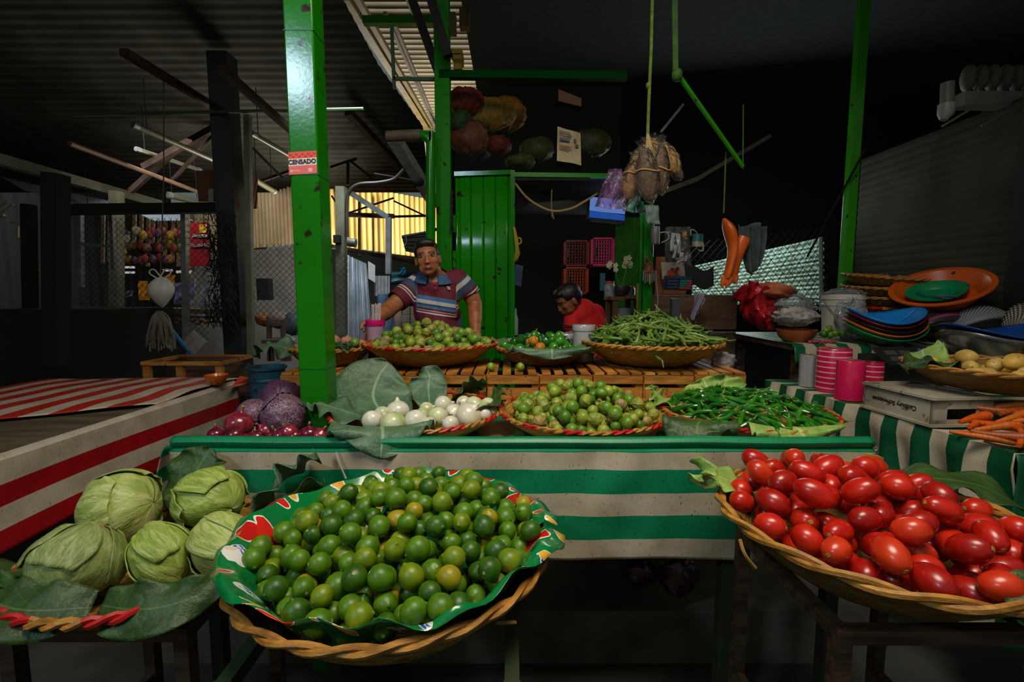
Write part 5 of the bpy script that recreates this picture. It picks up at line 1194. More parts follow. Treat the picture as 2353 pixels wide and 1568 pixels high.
bq = W(604, 870, 2.9); R0 = 40 * 2.9 / F
bkt = thing('blue_bucket', 'grimy blue plastic tub beyond the end of the red table', 'bucket', (bq.x, 2.95, .55))
zt_ = W(604, 842, 2.95).z
g = G(); g.lathe([(1e-3, .6), (R0 * .8, .6), (R0 * 1.0, zt_ - .02), (R0 * 1.1, zt_ - .015), (R0 * 1.1, zt_), (R0 * 1.0, zt_), (R0 * .78, .62), (1e-3, .62)], 32, (bq.x, 2.95, 0))
put(g, 'tub', mat('tub_blue', hx('1c5a72'), hx('10384a'), 5, .5, .1, speck=((.02, .03, .03), 22, .36)), bkt)
put(G().lathe([(R0 * .99, zt_ - .09), (R0 * 1.02, zt_ - .085), (R0 * 1.02, zt_ - .075), (R0 * .99, zt_ - .07)], 32, (bq.x, 2.95, 0)), 'rib', MATS['tub_blue'], bkt)
solo(G().box((bq.x, 2.95, .295), (.36, .36, .59)), 'dark_stool', plain('stool_dark', (.02, .018, .015), .8), 'dark block under the blue tub', 'stool', smooth=False)
# ---------------------------------------------------------------- red striped table on the left
RW, RR = hx('cfc4b2'), hx('b0141c')
red = stripes('red_striped_cloth', [(0, RW), (.30, RR), (.52, RW), (.76, RR), (1.0, RW)], axis=1, freq=1, rough=.4, dirt=.7)
redtop = stripes('red_striped_top', [(0, hx('c03020')), (.5, hx('cfc0ac'))], axis=1, freq=7, rough=.35, dirt=.55)
TX, TRZ = -1.72, .905
rtab = thing('red_table', 'market table with red and white striped cloth, bare boards at the near end', 'table', (-2.3, 2.0, 0))
put(G().box((-2.33, 1.95, TRZ - .02), (1.18, 1.9, .03)), 'tabletop', mat('bare_brown_board', (.13, .10, .06), (.07, .055, .03), 3, .6, .3, stretch=(1, 6, 1)), rtab, smooth=False)
for x, y in ((-1.8, 1.1), (-1.8, 2.8), (-2.86, 1.1), (-2.86, 2.8)): put(G().box((x, y, (TRZ - .04) / 2), (.05, .05, TRZ - .04)), 'leg', M_dwood, rtab, smooth=False)
nzr = smooth_noise(55)
def rfront(u, v):
    y = lerp(.85, 2.92, u); top = TRZ + .01; d = .33 - .02 * nzr(u * 4)
    return V((TX + .02 * (v > .0) + .014 * nzr(u * 7, v * 2) * v + .01 * v, y, top - d * v))
rc_ = solo(G().grid(rfront, 80, 18, uvf=lambda u, v: (u, v * .999)), 'striped_cloth', red, 'red and white striped cloth hanging along the front of the left table', 'tablecloth'); solid(rc_, .002)
def rtop(u, v):
    far = lerp(1.0, 0, u); x = lerp(-2.9, TX - .0, u); y0 = lerp(1.55, 2.28, min(1, u * 1.02)) ; y = lerp(y0, 2.97 + .05 * u, v)
    return V((x, y, TRZ + .012 + .006 * nzr(u * 9, v * 6) + .012 * math.sin(PI * v)))
o = put(G().grid(rtop, 40, 30, uvf=lambda u, v: (lerp(1.6, 2.3, u) + v, u)), 'folded_back_top', redtop, rc_); solid(o, .003)
def rend(u, v): return V((lerp(TX - .0, -2.9, u), 2.96 + .02 * v, TRZ + .012 - .25 * v))
o = put(G().grid(rend, 16, 10, uvf=lambda u, v: (v, .4)), 'end_drop', plain('end_drop_red', hx('c8201c'), .4), rc_); solid(o, .002)
put(G().add([W(536, 884, 2.86), W(572, 868, 3.05), W(571, 880, 3.02), W(520, 896, 2.7), W(552, 864, 3.04)], [(0, 3, 2, 1), (0, 1, 4)]), 'turned_corner', plain('corner_orange', hx('e0401c'), .3), rc_, smooth=False)
ob = W(497, 858, 2.72)
g = G(); g.lathe([(1e-3, 0), (.03, 0), (.045, .012), (.062, .055), (.058, .055), (.04, .014), (1e-3, .006)], 28, (ob.x, 2.72, TRZ + .026))
solo(g, 'orange_bowl', mat('bowl_orange', hx('e0721c'), hx('c85c12'), 4, .3, coat=.4), 'small orange plastic bowl on the corner of the red striped table', 'bowl')
# hanging cardboard carton
ct = thing('cardboard_carton', 'brown cardboard carton hung up beside the black column', 'carton', W(487, 462, 4.55))
put(G().grid(lambda u, v: W(lerp(450, 524, u) + 6 * v * (1 - u), lerp(396, 464, v), 4.5), 3, 3), 'front_panel', mat('cardboard', hx('7a4a34'), hx('5c3626'), 4, .8), ct)
put(G().grid(lambda u, v: W(lerp(450, 524, u), lerp(392, 398, v), 4.5 + .3 * (1 - v)), 3, 2), 'top_panel', MATS['cardboard'], ct)
put(G().grid(lambda u, v: W(lerp(524, 530, u), lerp(396, 464, v), 4.5 + .3 * u), 3, 2), 'side_panel', MATS['cardboard'], ct)
put(sheet((479, 434), (491, 465), 4.49, 0), 'tape', plain('tape_pale', (.34, .32, .33), .3), ct)
solo(sheet((580, 405), (592, 480), 4.5, .02), 'carton_flap', MATS['cardboard'], 'torn cardboard flap hanging right of the black column', 'flap')
# ================================================================ stall at the back: green steelwork, door, loft cage
DY = 3.45
def gbox(x0, y0, x1, y1, Y, d, g=None):
    a, b = W(x0, y0, Y), W(x1, y1, Y); g = g or G()
    return g.box(((a.x + b.x) / 2, Y + d / 2, (a.z + b.z) / 2), (abs(b.x - a.x), d, abs(a.z - b.z)))
def vpost(name, x, Y, w, z0, z1, m, label, d=None, cat='post', group='green steel posts of the back stall'):
    X = W(x, 700, Y).x; t = thing(name, label, cat, (X, Y, z0), group)
    o = put(G().box((X, Y + w / 2, (z0 + z1) / 2), (w, d or w, z1 - z0)), 'shaft', m, t, smooth=False); bv = o.modifiers.new('b', 'BEVEL'); bv.width = .004; bv.segments = 2
    put(G().box((X, Y + w / 2, z0 + .01), (w * 1.5, (d or w) * 1.5, .02)), 'base_plate', m, t, smooth=False); return t
vpost('stall_post', 1022, 3.42, .105, 0, 4.6, M_green, 'tall green corner post left of the green door', .08)
# downpipe with an elbow
pp = thing('downpipe', 'green downpipe with rusty elbow left of the corner post', 'pipe', W(988, 780, 3.4))
e = [W(988, 800, 3.36), W(990, 345, 3.36), W(989, 326, 3.36), W(978, 313, 3.36), W(962, 310, 3.36)]
put(G().tube(spline(e, 24), .033, 14), 'elbow_pipe', M_green, pp)
put(G().tube([W(968, 310, 3.36), W(890, 314, 3.4)], .037, 14), 'rusty_socket', mat('rusty_pipe_brown', (.13, .09, .06), (.07, .05, .035), 9, .6), pp)
# door leaf with vertical ribs, hung half open
dr = thing('green_door', 'glossy green steel door leaf with vertical pressed ribs', 'door', W(1112, 780, DY))
a, b = W(1046, 397, DY), W(1178, 775, DY - .06)
zt, zb = a.z, .06
g = G()
def dpt(u, v):
    x = lerp(a.x, b.x, u); y = lerp(DY, DY - .05, u)
    rb = 0
    for k in (.27, .49, .70, .92): rb += max(0, 1 - abs(u - k) / .018)
    rb += .8 * max(0, 1 - abs(u - .06) / .03)
    return V((x, y + .014 * min(1, rb), lerp(zt, zb, v)))
g.grid(dpt, 140, 4); o = put(g, 'pressed_sheet', M_green, dr); solid(o, .004)
put(G().box(((a.x + b.x) / 2, DY - .03, zt - .012), (b.x - a.x + .01, .03, .03), (0, 0, -.12)), 'top_edge', M_green, dr, smooth=False)
put(G().box((b.x, DY - .055, (zt + zb) / 2), (.03, .03, zt - zb)), 'closing_edge', M_green, dr, smooth=False)
for z in (2.0, 1.75, .5): put(G().tube([(a.x - .01, DY - .01, z), (a.x - .01, DY - .01, z - .12)], .014, 8), 'hinge', M_green, dr)
ch = [W(1038, 440 + 5 * k, 3.4) + V((.006 * math.sin(k * 2), 0, 0)) for k in range(17)]
cn = thing('hanging_chain', 'dark chain with a hook hanging at the door hinge', 'chain', ch[-1]); put(G().tube(ch, .008, 6), 'links', M_dark, cn); put(G().tube(spline([ch[-1], ch[-1] + V((.012, 0, -.03)), ch[-1] + V((-.01, 0, -.045)), ch[-1] + V((-.018, 0, -.02))], 10), .005, 5), 'hook', M_dark, cn)
# header over the doorway and loft floor edge
bar_thing('green_lintel_bar', [W(1178, 402, DY), W(1492, 406, DY)], .03, M_green, 'green bar over the dark doorway', 'bar')
bar_thing('green_top_bar', [W(835, 48, 4.3), W(1004, 48, 4.3)], .06, M_green, 'green double bar bridging the skylight strip at the top', 'bar')
bar_thing('green_tie_bar', [W(905, 181, 3.6), W(1010, 183, 3.6)], .022, plain('dark_green_bar', (.01, .08, .01), .5), 'thin green tie across the skylight strip', 'bar')
bar_thing('green_drop_bar', [W(900, 60, 3.6), W(906, 205, 3.6)], .022, plain('dark_green_bar', (.01, .08, .01), .5), 'thin green upright hanging in the skylight strip', 'bar')
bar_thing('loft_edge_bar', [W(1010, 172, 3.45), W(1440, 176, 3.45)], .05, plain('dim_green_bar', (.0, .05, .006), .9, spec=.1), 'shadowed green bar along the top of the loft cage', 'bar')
# yellowish long beams edging the skylight strip
for i, (p, q, w, lb) in enumerate([((792, -10, 4.3), (982, 292, 7.6), .075, 'yellowish long beam along the near edge of the skylight strip'), ((818, -10, 4.3), (990, 290, 7.6), .05, 'second yellowish beam right beside the first'), ((936, -10, 4.3), (1003, 150, 6.1), .045, 'bare beam crossing below the skylight sheet'), ((885, 30, 4.6), (1000, 290, 7.6), .03, 'thin conduit running under the skylight sheet'), ((905, 50, 4.6), (1002, 285, 7.6), .03, 'second thin conduit under the skylight sheet')]):
    bar_thing('skylight_beam', [W(*p), W(*q)], w, mat('warm_beam', (.62, .46, .15), (.4, .28, .08), 5, .5) if i < 2 else mat('pale_conduit', (.4, .37, .3), (.25, .23, .18), 5, .5), lb, 'beam', 'long beams under the skylight strip')
bar_thing('dark_beam', [W(940, -20, 3.5), W(1012, 180, 3.5)], .06, M_dark, 'black beam slanting across the skylight strip to the corner post', 'beam')
bar_thing('dark_beam', [W(985, -20, 3.3), W(1030, 130, 3.3)], .06, M_dark, 'second black beam right of the first, by the corner post', 'beam')
solo(G().box(W(988, 316, 9.5), (.5, .05, .9)), 'sky_gap_panel', emit('bright_sky_gap', (1, .97, .93), .5), 'patch of bright outdoors at the end of the skylight strip', 'daylight', smooth=False)  # glowing box standing in for the bright sky outside
# loft cage: mesh front, sacks behind
LY = 3.5
def netmat():
    m, n, l, b = nt('loft_mesh'); uv = n.new('ShaderNodeUVMap'); mp = n.new('ShaderNodeMapping'); mp.inputs['Rotation'].default_value = (0, 0, .785); l.new(uv.outputs[0], mp.inputs[0])
    s = n.new('ShaderNodeSeparateXYZ'); l.new(mp.outputs[0], s.inputs[0])
    f = lambda x: math_(n, l, 'LESS_THAN', math_(n, l, 'FRACT', math_(n, l, 'MULTIPLY', x, 58.0)), .15)
    l.new(math_(n, l, 'MAXIMUM', f(s.outputs[0]), f(s.outputs[1])), b.inputs['Alpha']); b.inputs['Base Color'].default_value = (.014, .016, .010, 1); setp(b, rough=.9, spec=.1); return m
A, B = W(1042, 190, LY), W(1425, 396, LY)
solo(G().grid(lambda u, v: V((lerp(A.x, B.x, u), LY, lerp(A.z, B.z, v))), 8, 4, uvf=lambda u, v: (u * 1.86, v)), 'loft_mesh', netmat(), 'fine dark mesh closing the front of the loft over the door', 'mesh')
struct(G().box(((A.x + B.x) / 2, 4.3, B.z - .03), (B.x - A.x, 1.5, .03)), 'ceiling_loft_floor', plain('loft_floor', (.012, .01, .008), .9), smooth=False)
def netbag(a, b, n1, n2):
    m = mat(n1, a, b, 60, .6, .2, stretch=(1, 1, .3)); return m
sacks = [((1068, 232), .15, .10, hx('9a2c18'), 'red net sack at the upper corner of the loft'), ((1122, 262), .24, .13, hx('b08a1c'), 'large yellow net sack in the loft'), ((1165, 262), .17, .14, hx('a86a18'), 'orange-yellow net sack beside the large yellow one'), ((1078, 318), .16, .13, hx('8c4a34'), 'reddish net sack low in the loft corner'), ((1145, 335), .11, .08, hx('8a1c1c'), 'small dark red sack with a shiny knot in the loft'), ((1105, 345), .1, .08, hx('486a64'), 'bluish-grey plastic sack in the loft'), ((1060, 280), .09, .1, hx('2c5a2c'), 'green sack at the loft edge by the post'), ((1235, 345), .15, .1, hx('4a5a20'), 'olive net sack deep in the loft'), ((1360, 330), .18, .12, hx('4c4818'), 'dim yellow-olive sack at the far end of the loft'), ((1195, 372), .12, .06, hx('5a6018'), 'low olive sack at the mesh bottom')]
for i, ((x, y), rx, rz, cc, lb) in enumerate(sacks):
    solo(crumple(W(x, y, 3.75 + .12 * (i % 3)), (rx * .88, .1, rz * .92), 40 + i, pw=.13), 'net_sack', netbag(cc, tuple(q * .45 for q in cc), 'sack_net_%d' % i, ''), lb, 'sack', 'sacks stored in the loft')
# yellow boxes above the cage
for i, (x0, y0, x1, y1, lb) in enumerate([(1035, 112, 1062, 122, 'upper yellow carton glimpsed over the loft beam'), (1040, 125, 1062, 134, 'middle yellow carton glimpsed over the loft beam'), (1042, 145, 1060, 158, 'lower yellow crate glimpsed over the loft beam')]):
    solo(gbox(x0, y0, x1, y1, 3.9, .15), 'yellow_carton', plain('carton_yellow', hx('a88418'), .5), lb, 'box', 'yellow cartons over the loft', smooth=False)
for i, (x, y, sc_) in enumerate([(1037, 52, 1), (1068, 40, .9)]):
    solo(gbox(x - 13, y - 25, x + 10, y + 20, 3.9 + i * .1, .08), 'brown_carton', plain('carton_brown', hx('6a5430'), .7), ['torn brown carton over the corner post head', 'narrow brown board right of the torn carton'][i], 'box', smooth=False)
# notices pinned to the mesh
nb = thing('paper_notice', 'curled yellowed paper notice with printed lines on the loft mesh', 'notice', W(1306, 378, 3.42))
nz = smooth_noise(61)
ns_ = put(G().grid(lambda u, v: W(lerp(1281, 1334, u) + 3 * v * (u - .5), lerp(lerp(291, 306, u), lerp(370, 381, u), v), 3.44) + V((0, -.05 * max(0, v - .6) * math.sin(u * 3) + .008 * nz(u * 4, v * 4), 0)), 14, 16), 'sheet', mat('notice_paper', hx('b8a884'), hx('94805c'), 5, .7), nb)
def line_(x0, x1, y, m, h=2.0): 
    return G().grid(lambda u, v: W(lerp(x0, x1, u), y + 4.0 * (lerp(x0, x1, u) - 1281) / 18 + h * v, 3.425), 4, 1)
for k, (x0, x1, y, h, m) in enumerate([(1286, 1310, 299, 2, 0), (1286, 1314, 304, 2, 0), (1287, 1312, 309, 2, 0), (1286, 1309, 316, 5, 1), (1285, 1312, 330, 2, 2), (1285, 1314, 335, 2, 2), (1286, 1308, 340, 2, 2), (1319, 1324, 310, 8, 1), (1322, 1329, 322, 7, 1)]):
    put(line_(x0, x1, y, m, h), 'printed_line', [plain('ink_grey', (.06, .06, .07), .7), plain('ink_blue', (.04, .07, .14), .7), plain('ink_red', (.28, .1, .07), .7)][m], ns_)
solo(G().grid(lambda u, v: W(lerp(1283, 1336, u), lerp(lerp(205, 226, u), lerp(232, 245, u), v), 3.45), 6, 3), 'cardboard_scrap', plain('scrap_brown', hx('5a3a28'), .8), 'brown cardboard scrap pinned above the paper notice', 'cardboard')
# dark interior: back wall things
IY = 5.4
for x0, y0, x1, y1, cc, nm, lb in ((1358, 546, 1412, 611, hx('c83c74'), 'pink', 'pink plastic crate stood on edge in the dark doorway'), (1296, 552, 1354, 612, hx('7a2420'), 'dark_red', 'dark red plastic crate left of the pink one'), (1296, 614, 1352, 676, hx('b0441c'), 'rust', 'rust-orange plastic crate under the dark red one')):
    t = thing('plastic_crate', lb, 'crate', W((x0 + x1) / 2, y1, IY), 'plastic crates stacked in the doorway'); m = plain('crate_' + nm, cc, .45)
    f = 4; g = G(); 
    for (p, q, r_, s) in ((x0, y0, x1, y0 + f), (x0, y1 - f, x1, y1), (x0, y0, x0 + f, y1), (x1 - f, y0, x1, y1)): gbox(p, q, r_, s, IY, .28, g)
    put(g, 'frame', m, t, smooth=False)
    g = G()
    for k in range(1, 9): xx = lerp(x0, x1, k / 9); gbox(xx - .7, y0, xx + .7, y1, IY + .02, .008, g)
    for k in range(1, 9): yy = lerp(y0, y1, k / 9); gbox(x0, yy - .7, x1, yy + .7, IY + .02, .008, g)
    put(g, 'bottom_grid', m, t, smooth=False); put(gbox(x0 + 8, (y0 + y1) / 2 - 10, x0 + 13, (y0 + y1) / 2 + 10, IY + .005, .02), 'grip_slot', M_black, t, smooth=False)
solo(gbox(1380, 628, 1390, 668, 5.3, .04), 'blue_slip', plain('slip_blue', hx('2a6a78'), .5), 'narrow blue slip hanging under the pink crate', 'slip', smooth=False)
# television
tv = thing('small_tv', 'small wall television showing a blue picture in the doorway', 'television', W(1396, 505, 3.9))
Mv = Matrix.Translation(W(1396, 480, 3.9)) @ Euler((-.1, .075, .12)).to_matrix().to_4x4()
sw, sh = 82 * 3.9 / F, 47 * 3.9 / F
put(G().box((0, .03, 0), (sw + .02, .05, sh + .03)).box((0, .02, -sh / 2 - .02), (sw * .9, .04, .03)).xf(Mv), 'casing', M_black, tv, smooth=False)
put(G().box((0, .002, sh * .16), (sw, .006, sh * .66)).xf(Mv), 'screen_sky', emit('screen_pale_blue', hx('7c9cf0'), .52), tv, smooth=False)
put(G().grid(lambda u, v: Mv @ V((lerp(-sw / 2, sw / 2, u), -.003, lerp(-sh * .16 - .012 * u, -sh / 2, v))), 4, 1), 'screen_sea', emit('screen_deep_blue', hx('2a6ad0'), .45), tv)
put(G().bar(Mv @ V((0, .05, 0)), Mv @ V((.15, .35, .1)), .04), 'wall_arm', M_dark, tv)
solo(G().tube(spline([W(1181, 418, 3.5), W(1215, 458, 3.5), W(1265, 484, 3.5), W(1310, 480, 3.5), W(1345, 462, 3.5), W(1372, 445, 3.6)], 24), .008, 6), 'slack_cable', plain('cable_tan', hx('a08a5c'), .6), 'slack tan cable swinging across the top of the doorway', 'cable')
solo(G().tube(spline([W(1268, 436, 3.5), W(1267, 470, 3.5), W(1269, 500, 3.5)], 8), .005, 5).tube([W(1268, 478, 3.5), W(1273, 505, 3.5)], .004, 5), 'knotted_string', plain('string_tan', hx('7a6a4c'), .8), 'short knotted string hanging from the slack cable', 'string')
# yellow rope hank and blue cloth on the door edge
g = G(); r = random.Random(9)
for i in range(12):
    g.tube(spline([W(1180 + r.uniform(0, 2), 522, 3.36), W(1183 + r.uniform(0, 8), 560, 3.34), W(1186 + r.uniform(-2, 8), 590 + r.uniform(-8, 10), 3.36), W(1181, 600 + r.uniform(-5, 5), 3.38)], 8), .006, 5)
g.tube(spline([W(1186, 548, 3.35), W(1196, 548, 3.35), W(1197, 558, 3.35), W(1190, 562, 3.35)], 8), .006, 5)
solo(g, 'rope_hank', plain('rope_yellow', hx('9a8a1c'), .7), 'hank of yellow rope hung on the closing edge of the green door', 'rope')
nz = smooth_noise(15); o = solo(G().grid(lambda u, v: W(lerp(1181, 1202 - 6 * v, u), lerp(606, 655, v) + 6 * u, 3.4) + V((0, .02 * nz(u * 6, v * 3), 0)), 10, 10), 'blue_rag', plain('rag_blue', hx('3a4a70'), .8), 'blue and white rag hanging from the green door edge', 'rag'); solid(o, .004)
solo(G().lathe([(1e-3, 0), (.022, 0), (.024, .12), (.012, .16), (.012, .2), (1e-3, .2)], 14, W(1184, 770, 3.6)), 'spray_bottle', plain('bottle_pale', hx('8a98a4'), .4), 'pale bottle with blue cap standing behind the door edge', 'bottle')
# pillar right of the doorway, corrugated panel, hanging paper, stick
vpost('stall_post', 1487, 3.49, .07, 0, W(1487, 470, 3.49).z, M_green, 'shorter green post right of the doorway', .075)
vpost('stall_post', 1470, 3.48, .022, 0, W(1470, 470, 3.6).z, M_green, 'thin green angle beside the shorter green post', .03)
solo(wall_sheet((W(1412, 700, 5.0).x, 5.0, 0), (W(1468, 700, 4.55).x, 4.55, 0), .5, .5, W(1412, 500, 5.0).z, W(1468, 500, 4.55).z, 7, .012, 60), 'green_sheet', mat('olive_green_sheet', (.012, .085, .004), (.006, .05, .003), 5, .8, spec=.1), 'corrugated green sheet inside the doorway behind the orchid', 'sheet')
bar_thing('wooden_stick', [W(1468, 790, 3.5), W(1467, 652, 3.5)], .03, mat('pale_stick', hx('a8863c'), hx('7a5c24'), 8, .6), 'upright yellowish wooden stick at the doorway', 'stick')
nz = smooth_noise(16); o = solo(G().grid(lambda u, v: W(lerp(1482, 1512, u) + 5 * v, lerp(472, 516, v), 3.3) + V((0, .015 * nz(u * 5, v * 5), 0)), 8, 8), 'stained_paper', mat('paper_teal', hx('8a9a90'), hx('4a6a70'), 14, .6), 'stained bluish paper bag hanging under the spice bags', 'paper'); solid(o, .003)
# little shelf with orchid pot
sh = thing('wooden_shelf', 'open wooden shelf stand with cartons and an orchid on top', 'shelf', W(1440, 765, 4.1))
z1 = W(1440, 686, 4.1).z; x0, x1 = W(1408, 700, 4.1).x, W(1468, 700, 4.1).x
M_sw = mat('shelf_wood', hx('6a4a20'), hx('48300f'), 7, .6)
for x in (x0 + .02, x1 - .02):
    for y in (4.1, 4.4): put(G().box((x, y, z1 / 2), (.04, .04, z1)), 'leg', M_sw, sh, smooth=False)
put(G().box(((x0 + x1) / 2, 4.25, z1), (x1 - x0 + .03, .36, .03)), 'top_board', M_sw, sh, smooth=False)
put(G().box(((x0 + x1) / 2, 4.25, z1 - .36), (x1 - x0, .34, .02)), 'lower_board', M_sw, sh, smooth=False)
zc = z1 - .35
def pxbox(x0_, x1_, z0, h, Y, d, m): a, b = W(x0_, 700, Y).x, W(x1_, 700, Y).x; return G().box(((a + b) / 2, Y + d / 2, z0 + h / 2), (b - a, d, h))
bx_ = thing('tissue_carton', 'white and teal printed carton in the wooden shelf', 'box', W(1434, 760, 4.15))
put(pxbox(1420, 1451, zc, .10, 4.12, .2, 0), 'teal_half', plain('carton_teal', hx('2a8a88'), .5), bx_, smooth=False); put(pxbox(1420, 1451, zc + .10, .04, 4.12, .2, 0), 'pale_band', plain('carton_pale', hx('9aa8ac'), .5), bx_, smooth=False)
text('Original Maker', .022, face_cam(W(1436, 746, 4.11) - V((0, 0, 0))), plain('carton_print', hx('b8d0d0'), .5), 'printed_words', bx_)
tin = thing('grey_canister', 'grey square canister standing on the teal carton', 'canister', W(1434, 730, 4.15)); put(pxbox(1421, 1450, zc + .145, .12, 4.13, .18, 0), 'body', plain('canister_grey', hx('7a7c80'), .35), tin, smooth=False)
pt_ = W(1428, 685, 4.2); pot = thing('potted_orchid', 'white orchid in a low black pot on the wooden shelf', 'plant', (pt_.x, 4.2, z1 + .016))
put(G().lathe([(1e-3, 0), (.06, 0), (.085, .05), (.08, .09), (.07, .09), (1e-3, .06)], 22, (pt_.x, 4.2, z1 + .016)), 'pot', M_black, pot)
put(G().tube(spline([V((pt_.x, 4.2, z1 + .08)), W(1420, 645, 4.2), W(1413, 622, 4.2), W(1408, 612, 4.2)], 12), .004, 5), 'flower_stem', plain('stem_green', hx('4a6a2c'), .6), pot)
put(G().tube(spline([V((pt_.x + .01, 4.2, z1 + .08)), W(1432, 650, 4.2), W(1440, 615, 4.2), W(1440, 596, 4.2)], 12), .004, 5), 'flower_stem', plain('stem_green', hx('4a6a2c'), .6), pot)
M_pet = mat('orchid_petal', hx('c8c4ae'), hx('9a9478'), 20, .6)
for cx_, cy_, n in ((1440, 600, 7), (1407, 614, 5)):
    r = random.Random(cx_)
    for k in range(n):
        p = W(cx_ + r.uniform(-9, 9), cy_ + r.uniform(-13, 13), 4.2 + r.uniform(-.03, .03)); g = G()
        for q in range(5):
            a_ = q * 1.257 + r.uniform(-.2, .2); d = V((math.cos(a_), -.3, math.sin(a_))) * .026; s = V((-math.sin(a_), 0, math.cos(a_))) * .012
            g.add([p, p + d * .6 + s, p + d, p + d * .6 - s], [(0, 1, 2, 3)])
        put(g, 'blossom', M_pet, pot, smooth=False)
for i, (x, r_, h, m, lb) in enumerate([(1402, .045, .12, crm, 'glass-clear jar with red lid at the shelf edge'), (1450, .04, .08, plain('jar_dark', (.05, .05, .05), .3), 'dark jar with red lid right of the orchid pot')]):
    q = W(x, 685, 4.15); t = thing('jar', lb, 'jar', (q.x, 4.18, z1 + .016)); put(G().lathe([(1e-3, 0), (r_, 0), (r_, h * .8), (r_ * .8, h * .9), (r_ * .8, h)], 16, (q.x, 4.18, z1 + .016)), 'body', m, t); put(G().lathe([(r_ * .85, h * .95), (r_ * .85, h * 1.1), (1e-3, h * 1.12)], 16, (q.x, 4.18, z1 + .016)), 'lid', plain('lid_red', hx('8a2c1c'), .5), t)
# wooden counter on the right with the scale display
M_ctr = mat('worn_brown_counter', (.13, .065, .03), (.06, .03, .016), 6, .7, .3, stretch=(1, 1, 3))
ctr = thing('wooden_counter', 'worn brown plank counter right of the doorway', 'counter', W(1590, 780, 3.5))
a, b = W(1478, 680, 3.5), W(1702, 764, 3.5)
for z0, z1_ in ((b.z + .01, a.z), (.02, b.z)): put(G().box(((a.x + b.x) / 2, 3.6, (z0 + z1_) / 2), (b.x - a.x, .05, z1_ - z0 - .012)), 'front_plank', M_ctr, ctr, smooth=False)
put(G().box(((a.x + b.x) / 2, 3.81, a.z - .01), (b.x - a.x, .44, .03)), 'top', M_ctr, ctr, smooth=False)
ws = thing('scale_display', 'blue price-scale display panel on a dark post before the brown counter', 'scale', W(1553, 790, 3.2))
put(G().box((W(1553, 700, 3.2).x, 3.22, W(1553, 740, 3.2).z - .12), (.05, .05, .55)), 'post', plain('scale_post', (.05, .055, .065), .4), ws, smooth=False)
Mp = Matrix.Translation(W(1557, 651, 3.15)) @ Euler((.35, .03, 0)).to_matrix().to_4x4(); pw, ph = 62 * 3.15 / F, 28 * 3.15 / F
dh_ = put(G().box((0, 0, 0), (pw, .05, ph)).xf(Mp), 'display_housing', plain('display_navy', hx('10284c'), .4), ws, smooth=False)
for k in range(3): put(G().box((-pw * .24, -.027, ph * (.28 - .27 * k)), (pw * .38, .004, ph * .17)).xf(Mp), 'readout', plain('readout_grey', (.05, .06, .07), .2), dh_, smooth=False)
for k in range(5):
    for j in range(4): put(G().box((pw * (.07 + .085 * k), -.027, ph * (.32 - .2 * j)), (pw * .07, .006, ph * .15)).xf(Mp), 'key', plain('key_teal', hx('1c7a64'), .5) if (k < 3 and j < 3) else plain('key_orange', hx('a8442c'), .5), dh_, smooth=False)
cb = [W(1507, 640, 3.3), W(1512, 690, 3.3), W(1508, 715, 3.3), W(1518, 735, 3.2), W(1528, 748, 3.0)]
solo(G().tube(spline(cb, 20), .004, 5), 'mains_lead', plain('cord_white', hx('a09a90'), .5), 'thin white cord trailing down behind the green beans', 'cord')
nz = smooth_noise(18)
o = solo(G().grid(lambda u, v: W(lerp(1587, 1617 - 14 * v, u) + 3 * math.sin(v * 5), lerp(674, 738 - 18 * u, v), 3.42) + V((0, .02 * nz(u * 7, v * 4) - .04, 0)), 14, 14), 'lilac_rag', plain('rag_lilac', hx('8a88a0'), .8), 'grey-lilac rag hanging over the front of the brown counter', 'rag'); solid(o, .004)
# things hung on the dark back board
bd = thing('picture_card', 'white card with an orange crab-like drawing behind the scale display', 'card', W(1543, 640, 3.6))
cs_ = put(G().grid(lambda u, v: W(lerp(1519, 1572, u) + 3 * v, lerp(603, 642, v), 3.6), 2, 2), 'card', plain('card_white', hx('b8a898'), .6), bd)
g = G()
for (x, y, s) in ((1540, 626, 8), (1550, 622, 7), (1534, 632, 5), (1547, 632, 6), (1555, 630, 4)): g.ball(W(x, y, 3.59), (s * .0031, .002, s * .0027), 10, 6)
put(g, 'orange_drawing', plain('draw_orange', hx('c04a20'), .6), cs_); g = G()
for (x, y, s) in ((1557, 617, 4), (1544, 618, 3), (1553, 625, 3)): g.ball(W(x, y, 3.585), (s * .0031, .002, s * .0027), 8, 6)
put(g, 'violet_drawing', plain('draw_violet', hx('5a2c5a'), .6), cs_)
solo(gbox(1508, 590, 1526, 678, 3.68, .02), 'tan_board', plain('board_tan', hx('8a5428'), .7), 'narrow tan board behind the white drawing card', 'board', smooth=False)
tan = solo(gbox(1524, 660, 1576, 676, 3.66, .02), 'tan_strip', plain('board_tan', hx('8a5428'), .7), 'tan strip under the scale display', 'board', smooth=False)
def facemask(x, y, w, h, m, label, loops):
    t = thing('face_mask', label, 'mask', W(x, y + h / 2, 3.35)); nz = smooth_noise(int(x))
    o = put(G().grid(lambda u, v: W(x + (u - .5) * w, y + (v - .5) * h, 3.35 - .05 * math.sin(PI * u)) + V((0, .01 * nz(u * 4, v * 4), .006 * math.sin(v * 18))), 12, 14), 'pleated_cloth', m, t); solid(o, .003)
    for (ax, ay, bx2, by2) in loops:
        mx, my = (ax + bx2) / 2, (ay + by2) / 2; dx, dy = bx2 - ax, by2 - ay
        put(G().tube(spline([W(ax, ay, 3.34), W(mx - dx * .2 + dy * .8, my - dy * .3 - dx * .8, 3.33), W(mx + dx * .3 + dy * .8, my + dy * .3 - dx * .6, 3.33), W(bx2, by2, 3.34)], 16), .004, 6), 'ear_loop', plain('loop_white', hx('a8a49c'), .6), t)
